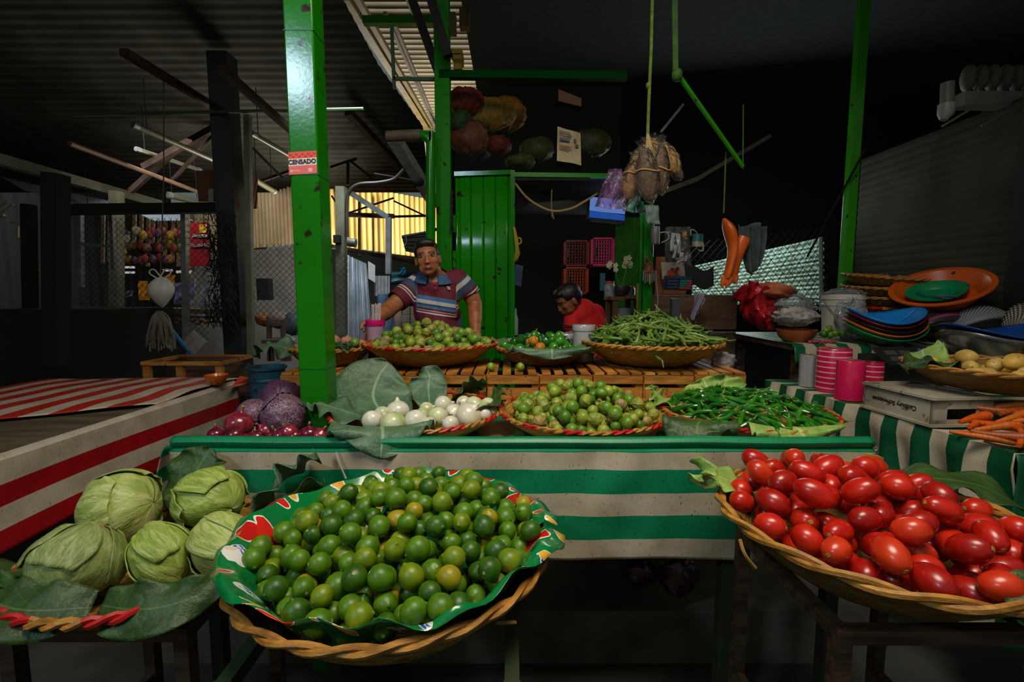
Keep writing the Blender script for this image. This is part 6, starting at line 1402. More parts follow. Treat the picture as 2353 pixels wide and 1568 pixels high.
facemask(1506, 540, 20, 40, mat('mask_grey', hx('8c8c8c'), hx('6c6c70'), 8, .7), 'greyish white face mask hanging by the shorter green post', [(1512, 536, 1520, 558), (1498, 555, 1512, 560)])
facemask(1603, 552, 25, 28, stripes('mask_teal_white', [(0, hx('3a7a80')), (.55, hx('b0aca0'))], axis=1, dirt=.2), 'teal and white face mask with elastic loops', [(1588, 542, 1602, 536), (1616, 560, 1598, 566)])
cbg = thing('clear_bag', 'clear plastic bag with white and yellow sachets hung on the dark board', 'bag', W(1557, 612, 3.4)); nz = smooth_noise(22)
put(G().grid(lambda u, v: W(lerp(1529, 1586, u) + 3 * (u - .5) * v, lerp(521, 611, v), 3.36 - .05 * math.sin(PI * u) * math.sin(PI * v)) + V((0, .012 * nz(u * 7, v * 7), 0)), 24, 26), 'front_film', film('sachet_film', (.35, .37, .38), .13), cbg)
for k, (x, y, w_, h_, cc) in enumerate([(1545, 556, 8, 42, (.5, .55, .6)), (1560, 560, 9, 46, (.55, .58, .64)), (1551, 578, 7, 30, (.45, .48, .55)), (1573, 540, 12, 18, hx('b8902c')), (1570, 590, 18, 20, (.5, .48, .5)), (1560, 600, 12, 14, (.42, .40, .44)), (1574, 566, 9, 20, hx('4a3428'))]):
    nz = smooth_noise(k + 3); solo(G().grid(lambda u, v: W(x + (u - .5) * w_ + 4 * (v - .5) * (1 if k % 2 else -1), y + (v - .5) * h_, 3.385) + V((0, .012 * nz(u * 3, v * 5), 0)), 6, 8), 'sachet', plain('sachet_%d' % k, cc, .3), [
    'slim white sachet at the glove side of the clear bag', 'tall white sachet in the middle of the clear bag', 'bluish white sachet between the two tall ones', 'yellow sachet at the top of the clear bag', 'pale printed sachet low toward the teal mask', 'greyish sachet at the bottom of the clear bag', 'dark brown sachet at the teal mask side'][k], 'sachet', 'sachets in the clear bag')
gl = thing('garden_glove', 'brown work glove hooked by its loop on the shorter green post', 'glove', W(1494, 650, 3.45))
nz = smooth_noise(23); o = put(G().grid(lambda u, v: W(1491 + (u - .5) * lerp(12, 26, v), lerp(604, 628, v), 3.45 - .03 * math.sin(PI * u)) + V((0, .008 * nz(u * 4, v * 4), 0)), 12, 10), 'palm', mat('glove_brown', hx('8a5a30'), hx('64401f'), 14, .8), gl); solid(o, .012)
put(G().tube(spline([W(1482, 606, 3.45), W(1483, 592, 3.45), W(1486, 590, 3.45), W(1494, 604, 3.45)], 10), .006, 6), 'hang_loop', MATS['glove_brown'], gl)
kb = thing('key_bunch', 'bunch of steel keys hanging below the brown glove', 'keys', W(1494, 655, 3.43))
for k in range(7): put(G().bar(W(1479 + 4.6 * k, 622 + (k % 3) * 3, 3.43), W(1478 + 5.0 * k, 646 + (k * 5) % 8, 3.43), .010, .004), 'key', plain('key_steel', (.4, .38, .34), .3, metal=.8) if k != 3 else plain('key_gold', hx('c8a060'), .4), kb)  # one key is golden tan
solo(gbox(1479, 656, 1491, 676, 3.55, .03), 'green_tag', plain('tag_green', hx('2c8a2c'), .5), 'bright green scrap at the foot of the glove', 'scrap', smooth=False)
# ---------------------------------------------------------------- hanging bundle of spice bags
hy = 2.55
hk = thing('green_rope', 'frayed green rope from the roof carrying the bundle of bags', 'rope', W(1488, 315, hy))
put(G().tube([W(1500, -40, hy), W(1496, 120, hy), W(1491, 230, hy), W(1488, 318, hy)], .0085, 7), 'strand', mat('rope_green', hx('6c8a2c'), hx('4a641c'), 30, .8, .5, bscale=120), hk)
put(G().ball(W(1490, 197, hy), (.014, .014, .018), 8, 6), 'knot', MATS['rope_green'], hk)
for k in range(5): put(G().tube([W(1488, 300, hy), W(1484 + 4 * k, 345, hy - .02), W(1470 + 14 * k, 372, hy - .03 * (k % 2))], .004, 5), 'tie', plain('tie_tan', hx('b09a5c'), .7), hk)
def spicebag(x, y, w_, h_, Y, cc, label, tie=None, tilt=0.0, seed=1, alpha=.3, neck=True):
    t = thing('spice_bag', label, 'bag', W(x, y + h_ / 2, Y), 'bags in the hanging bundle'); c = W(x, y, Y); s = Y / F; nz = smooth_noise(seed)
    R_ = Euler((0, tilt, 0)).to_matrix()
    def body(k):
        def fn(u, v):
            a_ = 2 * PI * u; q = math.sin(PI * min(1, v * .94 + .06)) ** .6 * (1 - .25 * (1 - v))
            p = V((math.cos(a_) * w_ / 2 * s * q, math.sin(a_) * w_ / 2 * s * q * .7, (.5 - v) * h_ * s)) * k
            p *= 1 + .08 * nz(math.cos(a_) * 4, math.sin(a_) * 4 + v * 6) + (.045 * nz(math.cos(a_) * 11 + v * 3, math.sin(a_) * 11 + v * 5) if k == 1.0 else 0)
            return c + R_ @ p
        return fn
    put(G().grid(body(.93), 24, 18), 'contents', mat('spice_%d' % seed, cc, tuple(q * .5 for q in cc), 70, .9), t)
    def wrap(u, v):
        p = body(1.0)(u, v); return p
    put(G().grid(wrap, 44, 34), 'clear_film', film('spice_film', (.5, .48, .42), .05, .12, 1.0), t)
    if neck:
        top = c + R_ @ V((0, 0, h_ * .46 * s)); g = G()
        g.grid(lambda u, v: top + R_ @ V(((.25 + .75 * v) * w_ * .34 * s * (u - .5) * 2, .02 * math.sin(u * 9) * v, v * h_ * .22 * s)), 12, 6); put(g, 'gathered_neck', film('spice_film', (.5, .48, .42), .05), t)
    if tie:
        zc = (.5 - tie) * h_ * s; q = math.sin(PI * min(1, tie * .94 + .06)) ** .6 * (1 - .25 * (1 - tie)) * 1.03
        put(G().tube([c + R_ @ V((math.cos(a_) * w_ / 2 * s * q, math.sin(a_) * w_ / 2 * s * q * .72, zc + .01 * math.sin(a_ * 2))) for a_ in np.linspace(0, 2 * PI, 22)[:-1]], .004, 5, closed=True), 'rubber_band', plain('band_tan', hx('b8904c'), .6), t)
    return t
dk, br, tn = hx('5c4122'), hx('8c5c30'), hx('b48848')
spicebag(1455, 420, 62, 100, 2.52, br, 'bag of reddish-brown spice at the left of the bundle, tied low', .35, .1, 101)
spicebag(1488, 405, 62, 120, 2.42, dk, 'long tied bag of dark seeds hanging at the front of the bundle', .42, -.15, 102)
spicebag(1521, 390, 42, 110, 2.46, dk, 'dark bag with glossy wrinkles right of the front bag', .5, -.05, 103)
spicebag(1480, 372, 70, 80, 2.6, tn, 'tan bag at the top of the bundle behind the others', None, .2, 104)
spicebag(1540, 365, 44, 80, 2.62, tn, 'tan speckled bag at the upper right of the bundle', None, -.5, 105)
spicebag(1556, 400, 30, 34, 2.66, br, 'small brown pouch sticking out to the right of the bundle', None, -.8, 106)
spicebag(1500, 338, 42, 44, 2.62, tn, 'knotted top bag right under the rope', None, 0, 107)
spicebag(1452, 450, 44, 50, 2.62, dk, 'dark bag low behind the tied ones', None, .1, 108)
def emptybag(x0, y0, x1, y1, Y, m, label, sd):
    nz = smooth_noise(sd); o = solo(G().grid(lambda u, v: W(lerp(lerp(x0 + (x1 - x0) * .45, x0, v), x1 - (1 - v) * (x1 - x0) * .15, u), lerp(y0, y1, v) + 8 * u * v, Y - .06 * math.sin(PI * u) * v) + V((0, .02 * nz(u * 6, v * 5), .0)), 22, 20), 'empty_bag', m, label, 'bag', 'bags in the hanging bundle'); return o
emptybag(1366, 388, 1440, 476, 2.5, film('violet_film', hx('7a3a8a'), .55, .15, 1.0), 'empty violet plastic bag at the left of the bundle over the television', 3)
emptybag(1432, 446, 1480, 484, 2.5, film('teal_film', hx('0c8a70'), .6, .15, 1.0), 'crumpled teal plastic bag at the bottom of the bundle', 5)
# ---------------------------------------------------------------- right: long green pole, strings, gloves, fence window, shutter
bar_thing('green_pole_slanting', [W(1558, 172, 2.7), W(1706, 382, 3.0)], .026, M_green_b, 'slanting bright green pole tied up at both ends', 'pole', rnd_=True)
bar_thing('green_strap', [W(1550, -40, 2.7), W(1552, 160, 2.7)], .028, mat('strap_green', hx('3a6a14'), hx('284c0c'), 10, .7), 'green strap hanging from the roof to the slanting pole', 'strap', h=.012)
solo(G().ball(W(1556, 172, 2.69), (.03, .025, .035), 10, 8), 'strap_knot', MATS['strap_green'], 'bulky knot joining the green strap and the slanting pole', 'knot')
bar_thing('thin_green_cord', [W(1708, 240, 3.0), W(1707, 388, 3.0)], .008, MATS['strap_green'], 'thin green cord holding the lower end of the slanting pole', 'cord', rnd_=True)
bar_thing('thin_green_cord', [W(1668, 350, 3.0), W(1663, 490, 3.0)], .010, MATS['strap_green'], 'thin green cord from which the orange gloves hang', 'cord', rnd_=True)
gv = thing('rubber_gloves', 'orange rubber gloves hanging by the cuff from the green cord', 'gloves', W(1685, 662, 3.0)); M_or = mat('orange_rubber', hx('d8641c'), hx('b04a10'), 6, .35, .15)
P = lambda x, y, d=0: W(x, y, 3.0 + d)
put(G().tube(spline([P(1663, 502), P(1678, 535), P(1684, 572), P(1677, 610), P(1669, 640)], 16), [.01, .03, .045, .053, .056, .056, .053, .05, .046, .043, .041, .04, .039, .038, .037, .035, .028], 14, flat=.6), 'near_glove', M_or, gv)
put(G().tube(spline([P(1712, 545, .04), P(1700, 575, .04), P(1690, 610, .04), P(1686, 640, .04)], 12), [.036, .04, .04, .038, .036, .034, .033, .032, .03, .028, .026, .024, .02], 12, flat=.6), 'far_glove', M_or, gv)
for k in range(4): put(G().tube(spline([P(1664 + 5 * k, 636), P(1661 + 5 * k, 648), P(1659 + 5 * k, 660 - 3 * (k % 2))], 6), [.017, .016, .016, .015, .014, .012, .008], 8), 'finger', M_or, gv)
for k in range(2): put(G().tube(spline([P(1684 + 7 * k, 634, .04), P(1684 + 7 * k, 644, .04), P(1684 + 6 * k, 650, .04)], 6), [.016, .016, .015, .014, .013, .011, .008], 8), 'finger', M_or, gv)
nz = smooth_noise(25); o = solo(G().grid(lambda u, v: W(lerp(1698 + 18 * v ** 2, 1761 - 16 * v ** 2.5, u), lerp(516, 632 - 60 * abs(u - .45) ** 1.5, v) + 4 * math.sin(u * 8), 3.1) + V((0, .03 * math.sin(u * 16) * (1 - v * .3), 0)), 30, 16), 'grey_cloth', mat('cloth_slate', hx('4a5654'), hx('323c3c'), 20, .9), 'slate-grey cloth hung beside the orange gloves', 'cloth'); solid(o, .005)
# window with chain link and pale embossed sheets lit from outside
WY = 4.6
M_emb = translucent('embossed_sheet', (.55, .68, .6), (.35, .48, .42), 40, .7)
_n, _l = M_emb.node_tree.nodes, M_emb.node_tree.links
_uv = _n.new('ShaderNodeUVMap'); _s = _n.new('ShaderNodeSeparateXYZ'); _l.new(_uv.outputs[0], _s.inputs[0])
_a = math_(_n, _l, 'SINE', math_(_n, _l, 'MULTIPLY', _s.outputs[1], 88.0)); _b = math_(_n, _l, 'SINE', math_(_n, _l, 'ADD', math_(_n, _l, 'MULTIPLY', _s.outputs[0], 150.0), math_(_n, _l, 'MULTIPLY', _s.outputs[1], 44.0)))
_t = noise(_n, _l, 5, 3); _f = math_(_n, _l, 'ADD', math_(_n, _l, 'ADD', math_(_n, _l, 'MULTIPLY', _a, .3), math_(_n, _l, 'MULTIPLY', _b, .16)), _t.outputs['Fac'])
_c = ramp(_n, _l, _f, [(.3, (.10, .11, .075)), (.75, (.52, .68, .6))]).outputs[0]
for _nd in list(_n):
    if _nd.type == 'BSDF_TRANSLUCENT': _l.new(_c, _nd.inputs[0])
_l.new(_c, _n['Principled BSDF'].inputs['Base Color'])
emb = G().grid(lambda u, v: W(lerp(1590, 1892, u), lerp(lerp(612, 545, u), 700, v), WY + .2) + V((0, .02 * math.sin(u * 260) * math.sin(v * 60), 0)), 260, 70)
struct(emb, 'window_1', M_emb)
fence('chain_link_fence', [W(1560, 705, WY), W(1902, 705, WY), W(1560, 560, WY), W(1902, 520, WY)], 'chain-link screen in front of the pale embossed sheets', cell=.075, r=.003)
bar_thing('fence_end_post', [W(1888, 715, WY - .05), W(1886, 545, WY - .05)], .035, M_grey, 'galvanised end post of the chain-link screen', 'post', rnd_=True)
solo(G().grid(lambda u, v: W(lerp(1575, 1640, u), lerp(616, 660, v) - 6 * math.sin(u * 7), 4.3), 12, 6), 'black_bag', M_black, 'black plastic bag bunched below the teal mask', 'bag')
vpost('stall_post', 1945, 3.75, .075, 0, 3.7, M_green_b, 'bright green post in front of the rolled shutter', .06)
# roller shutter on the right: a wall running back
def shut(u, v):
    A, B = W(1955, 700, 4.35), W(2318, 700, 2.95); p = A.lerp(B, u); z = lerp(1.0, 2.62, v)
    return V((p.x, p.y, z)) + V((-.35, -1, 0)).normalized() * .016 * abs(math.sin(v * 26 * PI))
struct(G().grid(shut, 4, 312), 'door_1', mat('shutter_grey', (.058, .055, .036), (.03, .031, .023), 2, .8, spec=.06))
A, B = W(2318, 700, 2.93), W(2400, 700, 2.6)
struct(G().bar((A.x, A.y, 1.3), (B.x, B.y, 1.3), .06, 2.7), 'wall_shutter_jamb', plain('jamb_dark', (.02, .022, .018), .9, spec=.1), smooth=False)
solo(G().bar(W(1855, 590, 4.0), W(1990, 340, 3.6), .012, .012), 'dark_awning_arm', M_dark, 'dark thin arm slanting up behind the bright green post', 'arm')
# light tubes and pale lines under the stall roof at right
bar_thing('pale_batten', [W(1600, 412, 4.6), W(1770, 312, 4.6)], .035, mat('batten_pale', (.16, .14, .09), (.08, .07, .045), 6, .9, spec=.1), 'pale ribbed batten slanting up behind the slanting pole', 'batten')
bar_thing('pale_batten', [W(1520, 442, 4.4), W(1600, 412, 4.5)], .04, mat('batten_pale', (.16, .14, .09), (.08, .07, .045), 6, .9, spec=.1), 'lower end of the pale batten beside the spice bags', 'batten')
bar_thing('grey_strip', [W(1518, 304, 4.2), W(1570, 240, 4.2)], .02, M_grey, 'thin grey glinting strip above the spice bags', 'strip')
fx = thing('wall_lamp', 'white pipe-like lamp hanging beside the upper shutter housing', 'lamp', W(2172, 276, 3.0))
put(G().tube([W(2178, 190, 3.0), W(2176, 240, 3.0)], .035, 12), 'pipe', mat('pipe_yellowed', (.16, .14, .10), (.1, .09, .07), 5, .5), fx); put(G().tube([W(2176, 240, 3.0), W(2173, 262, 3.0), W(2168, 276, 3.0)], [.045, .042, .02], 12), 'white_socket', plain('socket_white', (.3, .29, .26), .4), fx)
struct(G().bar(W(2200, 232, 3.1), W(2420, 232, 3.1), .1, .08), 'trim_1', mat('shelf_edge_pale', (.16, .155, .13), (.1, .1, .09), 5, .6), smooth=False)
for k in range(6): solo(crumple(W(2225 + 28 * k, 180, 3.3), (.038, .05, .085), 70 + k, (14, 10), .08), 'stored_sack', mat('sack_dim', (.10, .096, .066), (.06, .06, .04), 5, .7), f'dim pale sack above the shutter, {ordinal(k)} from the pipe-like lamp', 'sack', 'sacks above the shutter')
for k in range(3): bar_thing('gold_strip', [W(2165 + 90 * k, 290, 3.0), W(2225 + 92 * k, 254, 3.0)], .012, plain('strip_gold', (.16, .12, .04), .4), f'thin golden line under the shutter housing, {ordinal(k)} from its lamp', 'strip', 'golden strips over the shutter')
# ---------------------------------------------------------------- behind the seller: posts, lamp arms, sheets
bar_thing('angle_post', [W(786, 770, 4.7), W(784, 430, 4.7)], .085, mat('mossy_angle', (.16, .16, .10), (.1, .1, .06), 6, .6), 'mossy square post just right of the green post', 'post')
bar_thing('angle_post', [W(893, 630, 5.6), W(893, 500, 5.6)], .06, M_grey, 'galvanised short post behind the seller', 'post')
bar_thing('grey_brace', [W(800, 440, 5.6), W(892, 500, 5.6)], .06, M_grey, 'grey diagonal brace to the short post', 'brace')
bar_thing('rusty_rail', [W(800, 494, 5.8), W(905, 497, 5.8)], .05, M_pur, 'rusty rail across the yellow sheets', 'rail')
bar_thing('dark_rail', [W(905, 498, 6.6), W(985, 496, 6.9)], .03, M_pur, 'thin dark girt on the yellow sheets by the downpipe', 'rail')
bar_thing('dark_rail', [W(762, 566, 5.8), W(1000, 612, 7.2)], .04, M_pur, 'rusty lower rail with hooks along the yellow sheets', 'rail')
for i, (a, b) in enumerate((((800, 490), (905, 455)), ((905, 462), (985, 500)), ((762, 450), (775, 470)))): bar_thing('thin_brace', [W(a[0], a[1], 6.3), W(b[0], b[1], 6.3)], .02, M_pur, ['thin dark brace rising across the yellow sheets', 'thin dark brace falling toward the downpipe', 'short brace at the mossy post head'][i], 'brace')
for i, x in enumerate((826, 858, 871, 930)): bar_thing('wall_stud', [W(x, 575 + (x - 760) * .2, 6.35 + (x - 760) * .008), W(x, 442 + (x - 760) * .12, 6.35 + (x - 760) * .008)], .035, mat('stud_ochre', (.2, .13, .05), (.12, .08, .03), 6, .6), f'ochre upright stud on the yellow sheets, {ordinal(i)} from the green post', 'stud', 'studs on the yellow sheets')
la = thing('curved_pipe', 'dark curved pipe arm over the yard behind the seller', 'pipe', W(797, 540, 4.5))
put(G().tube(spline([W(797, 545, 4.5), W(797, 470, 4.5), W(803, 440, 4.5), W(825, 424, 4.5), W(870, 420, 4.5), W(905, 412, 4.5), W(928, 390, 4.5)], 40), .018, 8), 'bent_tube', mat('pipe_brown', (.05, .04, .036), (.03, .025, .02), 8, .4), la)
put(G().tube(spline([W(860, 400, 4.5), W(920, 410, 4.5), W(958, 418, 4.5)], 8), .012, 6), 'lamp_stem', M_dark, la); put(G().ball(W(962, 418, 4.5), (.05, .04, .045), 10, 8), 'lamp_head', M_dark, la)
cm = thing('small_floodlight', 'small grey floodlight clamped to the mossy post', 'lamp', W(812, 565, 4.6)); put(G().tube([W(800, 557, 4.6), W(818, 559, 4.6)], .04, 12), 'housing', M_grey, cm); put(gbox(765, 540, 780, 558, 4.6, .08), 'ballast_box', M_dark, cm, smooth=False)
lm = thing('tilted_panel', 'dark ribbed lamp panel on an arm above the seller', 'panel', W(955, 580, 3.7))
put(G().grid(lambda u, v: W(lerp(922 + 10 * v, 982 - 4 * v, u), lerp(lerp(541, 532, u), lerp(578, 588, u), v), 3.75) + V((0, .006 * math.sin(v * 30), 0)), 10, 40), 'ribbed_face', plain('panel_dark', (.035, .036, .034), .45), lm)
put(G().tube([W(924, 543, 3.74), W(981, 533, 3.74)], .008, 6), 'top_edge', M_grey, lm); put(G().tube([W(981, 533, 3.74), W(1008, 526, 3.6)], .012, 6), 'arm', M_dark, lm); put(G().ball(W(1016, 523, 3.55), (.03, .03, .022), 10, 8), 'clamp', M_dark, lm)
put(G().tube(spline([W(932, 540, 3.7), W(934, 556, 3.7), W(928, 568, 3.7)], 10), .004, 5), 'wire', M_grey, lm)
# sheets leaning in the yard
M_zin = mat('zinc_sheet', (.40, .44, .48), (.20, .23, .27), 6, .35, metal=.4, stretch=(1, 1, .3))
A, B, C_, D_ = W(800, 800, 5.0), W(858, 790, 5.0), W(802, 588, 5.4), W(842, 606, 5.4)
solo(corr(lambda u, v: (A.lerp(B, u).lerp(C_.lerp(D_, u), v), V((.3, -1, 0)).normalized()), 80, 2, .018, 6.5), 'zinc_sheet', M_zin, 'leaning corrugated zinc sheet just right of the mossy post', 'sheet')
bar_thing('pale_edge_post', [W(799, 790, 4.98), W(799, 588, 5.3)], .03, plain('edge_pale_blue', (.30, .36, .38), .5), 'pale bluish edge strip of the leaning zinc sheet', 'strip')
nz = smooth_noise(27)
solo(G().grid(lambda u, v: W(lerp(860, 897, u), lerp(634, 680, v), 5.5) + V((0, .03 * math.sin(u * 30), 0)), 40, 4), 'ribbed_sheet', mat('sheet_whitish', (.5, .5, .5), (.32, .32, .34), 20, .5), 'small whitish ribbed sheet hung behind the seller arm', 'sheet')
solo(G().grid(lambda u, v: W(lerp(868, 905, u), lerp(676, 770, v), 5.3) + V((0, .03 * nz(u * 5, v * 3), 0)), 14, 10), 'blue_board', mat('panel_blue_grey', hx('5a6c84'), hx('46566c'), 3, .4), 'blue-grey panel behind the seller forearm', 'panel')
solo(G().grid(lambda u, v: W(lerp(846, 862, u), lerp(600, 640, v) + 10 * u, 5.4), 4, 4), 'white_cloth', plain('cloth_white', (.5, .5, .48), .7), 'white cloth scrap at the corner of the zinc sheet', 'cloth')
for i, (x0, y0, x1, y1, cc, lb) in enumerate([(900, 625, 985, 655, hx('1a4a50'), 'dark teal tarpaulin behind the seller shoulder'), (921, 615, 932, 632, hx('2a8ab0'), 'bright blue scrap behind the seller shoulder'), (925, 690, 955, 705, hx('1c7a7c'), 'teal cloth under the seller raised arm'), (922, 695, 930, 704, hx('a02050'), 'tiny magenta scrap beside the teal cloth')]):
    nz = smooth_noise(i + 200); solo(G().grid(lambda u, v: W(lerp(x0, x1, u), lerp(y0, y1, v), 5.6 - .1 * i) + V((0, .04 * nz(u * 5, v * 5), 0)), 14, 10), 'tarpaulin_scrap', plain('scrap_%d' % i, cc, .5), lb, 'cloth')
for i in range(9): solo(gbox(905 + 19 * (i % 3) + .4, 705 + 18 * (i // 3) + .5, 923 + 19 * (i % 3), 722.5 + 18 * (i // 3), 5.2, .15), 'adobe_block', mat('adobe_block', (.22, .19, .12), (.14, .12, .08), 9, .8, .3), f'yellowish block behind the seller arm, {ordinal(i % 3)} from left in the {["top", "middle", "bottom"][i // 3]} course', 'block', 'stacked blocks behind the seller', smooth=False)
solo(crumple(W(915, 733, 4.9), (.045, .04, .11), 33, (16, 12), .12), 'plastic_bag', film('pinkish_film', hx('b89088'), .6), 'pinkish plastic bag hanging before the blocks', 'bag')
# yard clutter between black column and green post
solo(gbox(588, 640, 618, 690, 5.0, .1), 'dark_box', M_dark, 'dark box on the yard wall left of the green post', 'box', smooth=False)
wc = thing('wooden_chair', 'dark wooden chair in the yard left of the green post', 'chair', W(640, 830, 4.4)); M_ch = mat('chair_wood', (.08, .055, .035), (.05, .035, .02), 6, .7)
for a, b in (((620, 830), (618, 735)), ((652, 830), (650, 735)), ((625, 830), (622, 780)), ((664, 830), (662, 780))): put(G().bar(W(a[0], a[1], 4.4), W(b[0], b[1], 4.4), .035), 'leg', M_ch, wc, smooth=False)
put(G().bar(W(618, 745, 4.4), W(651, 745, 4.4), .05, .03), 'back_rail', M_ch, wc, smooth=False); put(G().bar(W(620, 782, 4.4), W(664, 782, 4.4), .3, .03), 'seat', M_ch, wc, smooth=False)
for i, (x, y, rx, rz, cc, lb) in enumerate([(605, 735, .07, .06, hx('a86830'), 'orange-brown sack at the yard wall'), (640, 735, .12, .08, hx('8a7a68'), 'pale crumpled sack behind the chair'), (668, 745, .1, .1, hx('46525a'), 'grey-blue bundle behind the chair by the green post'), (668, 785, .05, .04, hx('7a7a84'), 'small pale bag on the chair'), (640, 784, .03, .02, hx('2a5a8a'), 'small blue scrap on the chair seat')]):
    solo(crumple(W(x, y, 4.6 - .12 * (i > 2)), (rx, .08, rz), 80 + i, (18, 12), .15), 'yard_bundle', plain('bundle_%d' % i, cc, .7), lb, 'bundle')
# white tubs on the crates beside the round chilies
M_tub = mat('foggy_film_white', (.40, .40, .39), (.28, .28, .28), 5, .25, .5, bscale=18, coat=.5)
def tub(x, ytop, ybot, Y, wpx, label):
    p = W(x, ybot, Y); r_ = wpx / 2 * Y / F; z0 = CZ + .002; z1 = W(x, ytop, Y).z; t = thing('white_tub', label, 'tub', (p.x, Y, z0))
    put(G().lathe([(1e-3, z0), (r_ * .93, z0), (r_ * .97, z1 - .03), (r_ * 1.02, z1 - .028), (r_ * 1.02, z1 - .006), (r_ * .96, z1), (1e-3, z1 - .003)], 30, (p.x, Y, 0)), 'wrapped_body', M_tub, t)
    put(G().lathe([(r_ * 1.025, z1 - .03), (r_ * 1.04, z1 - .025), (r_ * 1.025, z1 - .02)], 30, (p.x, Y, 0)), 'lid_rim', M_tub, t)
tub(1340, 746, 832, 2.42, 52, 'film-wrapped white tub beside the bean basket'); tub(1300, 766, 828, 2.56, 50, 'lower white tub behind the wrapped one')
solo(G().lathe([(1e-3, 0), (.05, 0), (.052, .035), (1e-3, .04)], 20, V((W(1186, 790, 2.58).x, 2.62, CZ + .06))).box((W(1186, 790, 2.58).x, 2.62, CZ + .03), (.07, .07, .058)), 'round_tub', plain('lid_pale', (.42, .40, .38), .5), 'pale round lid peeping behind the round chilies', 'lid')
solo(crumple(W(1662, 832, 2.32), (.055, .05, .045), 31, (20, 14), .2), 'plastic_bag', film('lilac_film', (.5, .46, .5), .45), 'crumpled lilac-tinged bag at the open end of the crates', 'bag')
solo(gbox(1630, 783, 1652, 800, 2.62, .03), 'white_slip', plain('slip_white', (.4, .38, .4), .6), 'white slip behind the right edge of the bean basket', 'slip', smooth=False)
# pink cup of straws
cu = W(861, 782, 2.5); cz = CZ + .003
cp_ = thing('drink_cup', 'pink-rimmed milky jug beside the seller outstretched hand', 'cup', (cu.x, 2.52, cz)); zr = W(861, 735, 2.52).z; R0 = 20 * 2.52 / F
put(G().lathe([(1e-3, cz), (R0 * .9, cz), (R0 * 1.0, zr - .03), (R0 * .95, zr - .03), (R0 * .85, cz + .006), (1e-3, cz + .006)], 24, (cu.x, 2.52, 0)), 'jug', mat('jug_pink_milky', hx('b08aa0'), hx('94788c'), 3, .25, coat=.5), cp_)
put(G().lathe([(R0 * 1.0, zr - .034), (R0 * 1.08, zr - .03), (R0 * 1.1, zr), (R0 * 1.0, zr), (R0 * .95, zr - .03)], 24, (cu.x, 2.52, 0)), 'pink_rim', plain('rim_hot_pink', hx('e0187c'), .3), cp_)
for k in range(12):
    a_ = k * 2.4; d = V((math.cos(a_) * .018, math.sin(a_) * .015, 0)); b0 = V((cu.x + .004, 2.52, zr - .05)); solo(G().tube([b0 + d, b0 + d * 1.25 + V((.004, 0, .125 + .006 * (k % 3)))], .0035, 6), 'drinking_straw', plain('straw_white', hx('c8b8b4'), .35), 'white drinking straw standing in the pink-rimmed jug by the seller', 'straw', 'straws in the pink-rimmed jug')
# under the table
solo(crumple(W(1560, 1318, 1.75), (.075, .06, .085), 34, (28, 20), .12), 'maroon_bag', mat('maroon_film', hx('4a1410'), hx('2a0a08'), 5, .25, .5, coat=.5), 'maroon plastic bag hanging under the striped table', 'bag')
solo(crumple(W(1470, 1310, 1.9), (.08, .06, .06), 35, (24, 16), .15), 'maroon_bag', mat('maroon_film', hx('4a1410'), hx('2a0a08'), 5, .25), 'dimmer maroon bag behind the first under the table', 'bag')
solo(G().box((-.1, 2.0, .11), (2.6, .5, .22)), 'concrete_ledge', mat('dark_ledge', (.16, .13, .095), (.08, .068, .052), 5, .9, .5), 'rough dark concrete ledge under the striped table', 'ledge', smooth=False)
for nm, lb, cx_, cy_, w_, ht_, m in (('basket_stand', 'green steel stand under the lime basket', -.25, 1.0, .50, .788, MATS['rusty_dark_green']), ('basket_stand', 'dark wooden stand under the tomato basket', .85, 1.085, .40, .80, M_dwood), ('basket_stand', 'dark wooden stand under the lettuce basket', -.86, 1.11, .36, .772, M_dwood)):
    t = thing(nm, lb, 'stand', (cx_, cy_, 0), 'stands under the front baskets')
    for sx_ in (-1, 1):
        for sy_ in (-1, 1): put(G().box((cx_ + sx_ * w_ / 2, cy_ + sy_ * w_ / 2, ht_ / 2 - .002), (.03, .03, ht_ - .004)), 'leg', m, t, smooth=False)
    for sx_ in (-1, 1):
        put(G().box((cx_ + sx_ * w_ / 2, cy_, ht_ - .02), (.026, w_, .03)), 'rail', m, t, smooth=False); put(G().box((cx_, cy_ + sx_ * w_ / 2, ht_ - .02), (w_, .026, .03)), 'rail', m, t, smooth=False)
        put(G().box((cx_ + sx_ * w_ / 2, cy_, ht_ * .45), (.02, w_, .03)), 'stretcher', m, t, smooth=False)
# loose straws of palm sticking out of the front baskets
for i, (pts, lb) in enumerate([([W(1700, 1240, .95), W(1712, 1275, .93), W(1736, 1306, .93)], 'loose palm strand dangling from the tomato basket rim'), ([W(1140, 1432, .78), W(1185, 1431, .8)], 'snapped palm end sticking out of the lime basket rim'), ([W(306, 1415, .9), W(310, 1440, .9), W(309, 1465, .9)], 'bent cane hanging under the lettuce basket')]):
    solo(G().tube(spline(pts, 8), .0035, 5), 'palm_strand', M_straw, lb, 'strand')
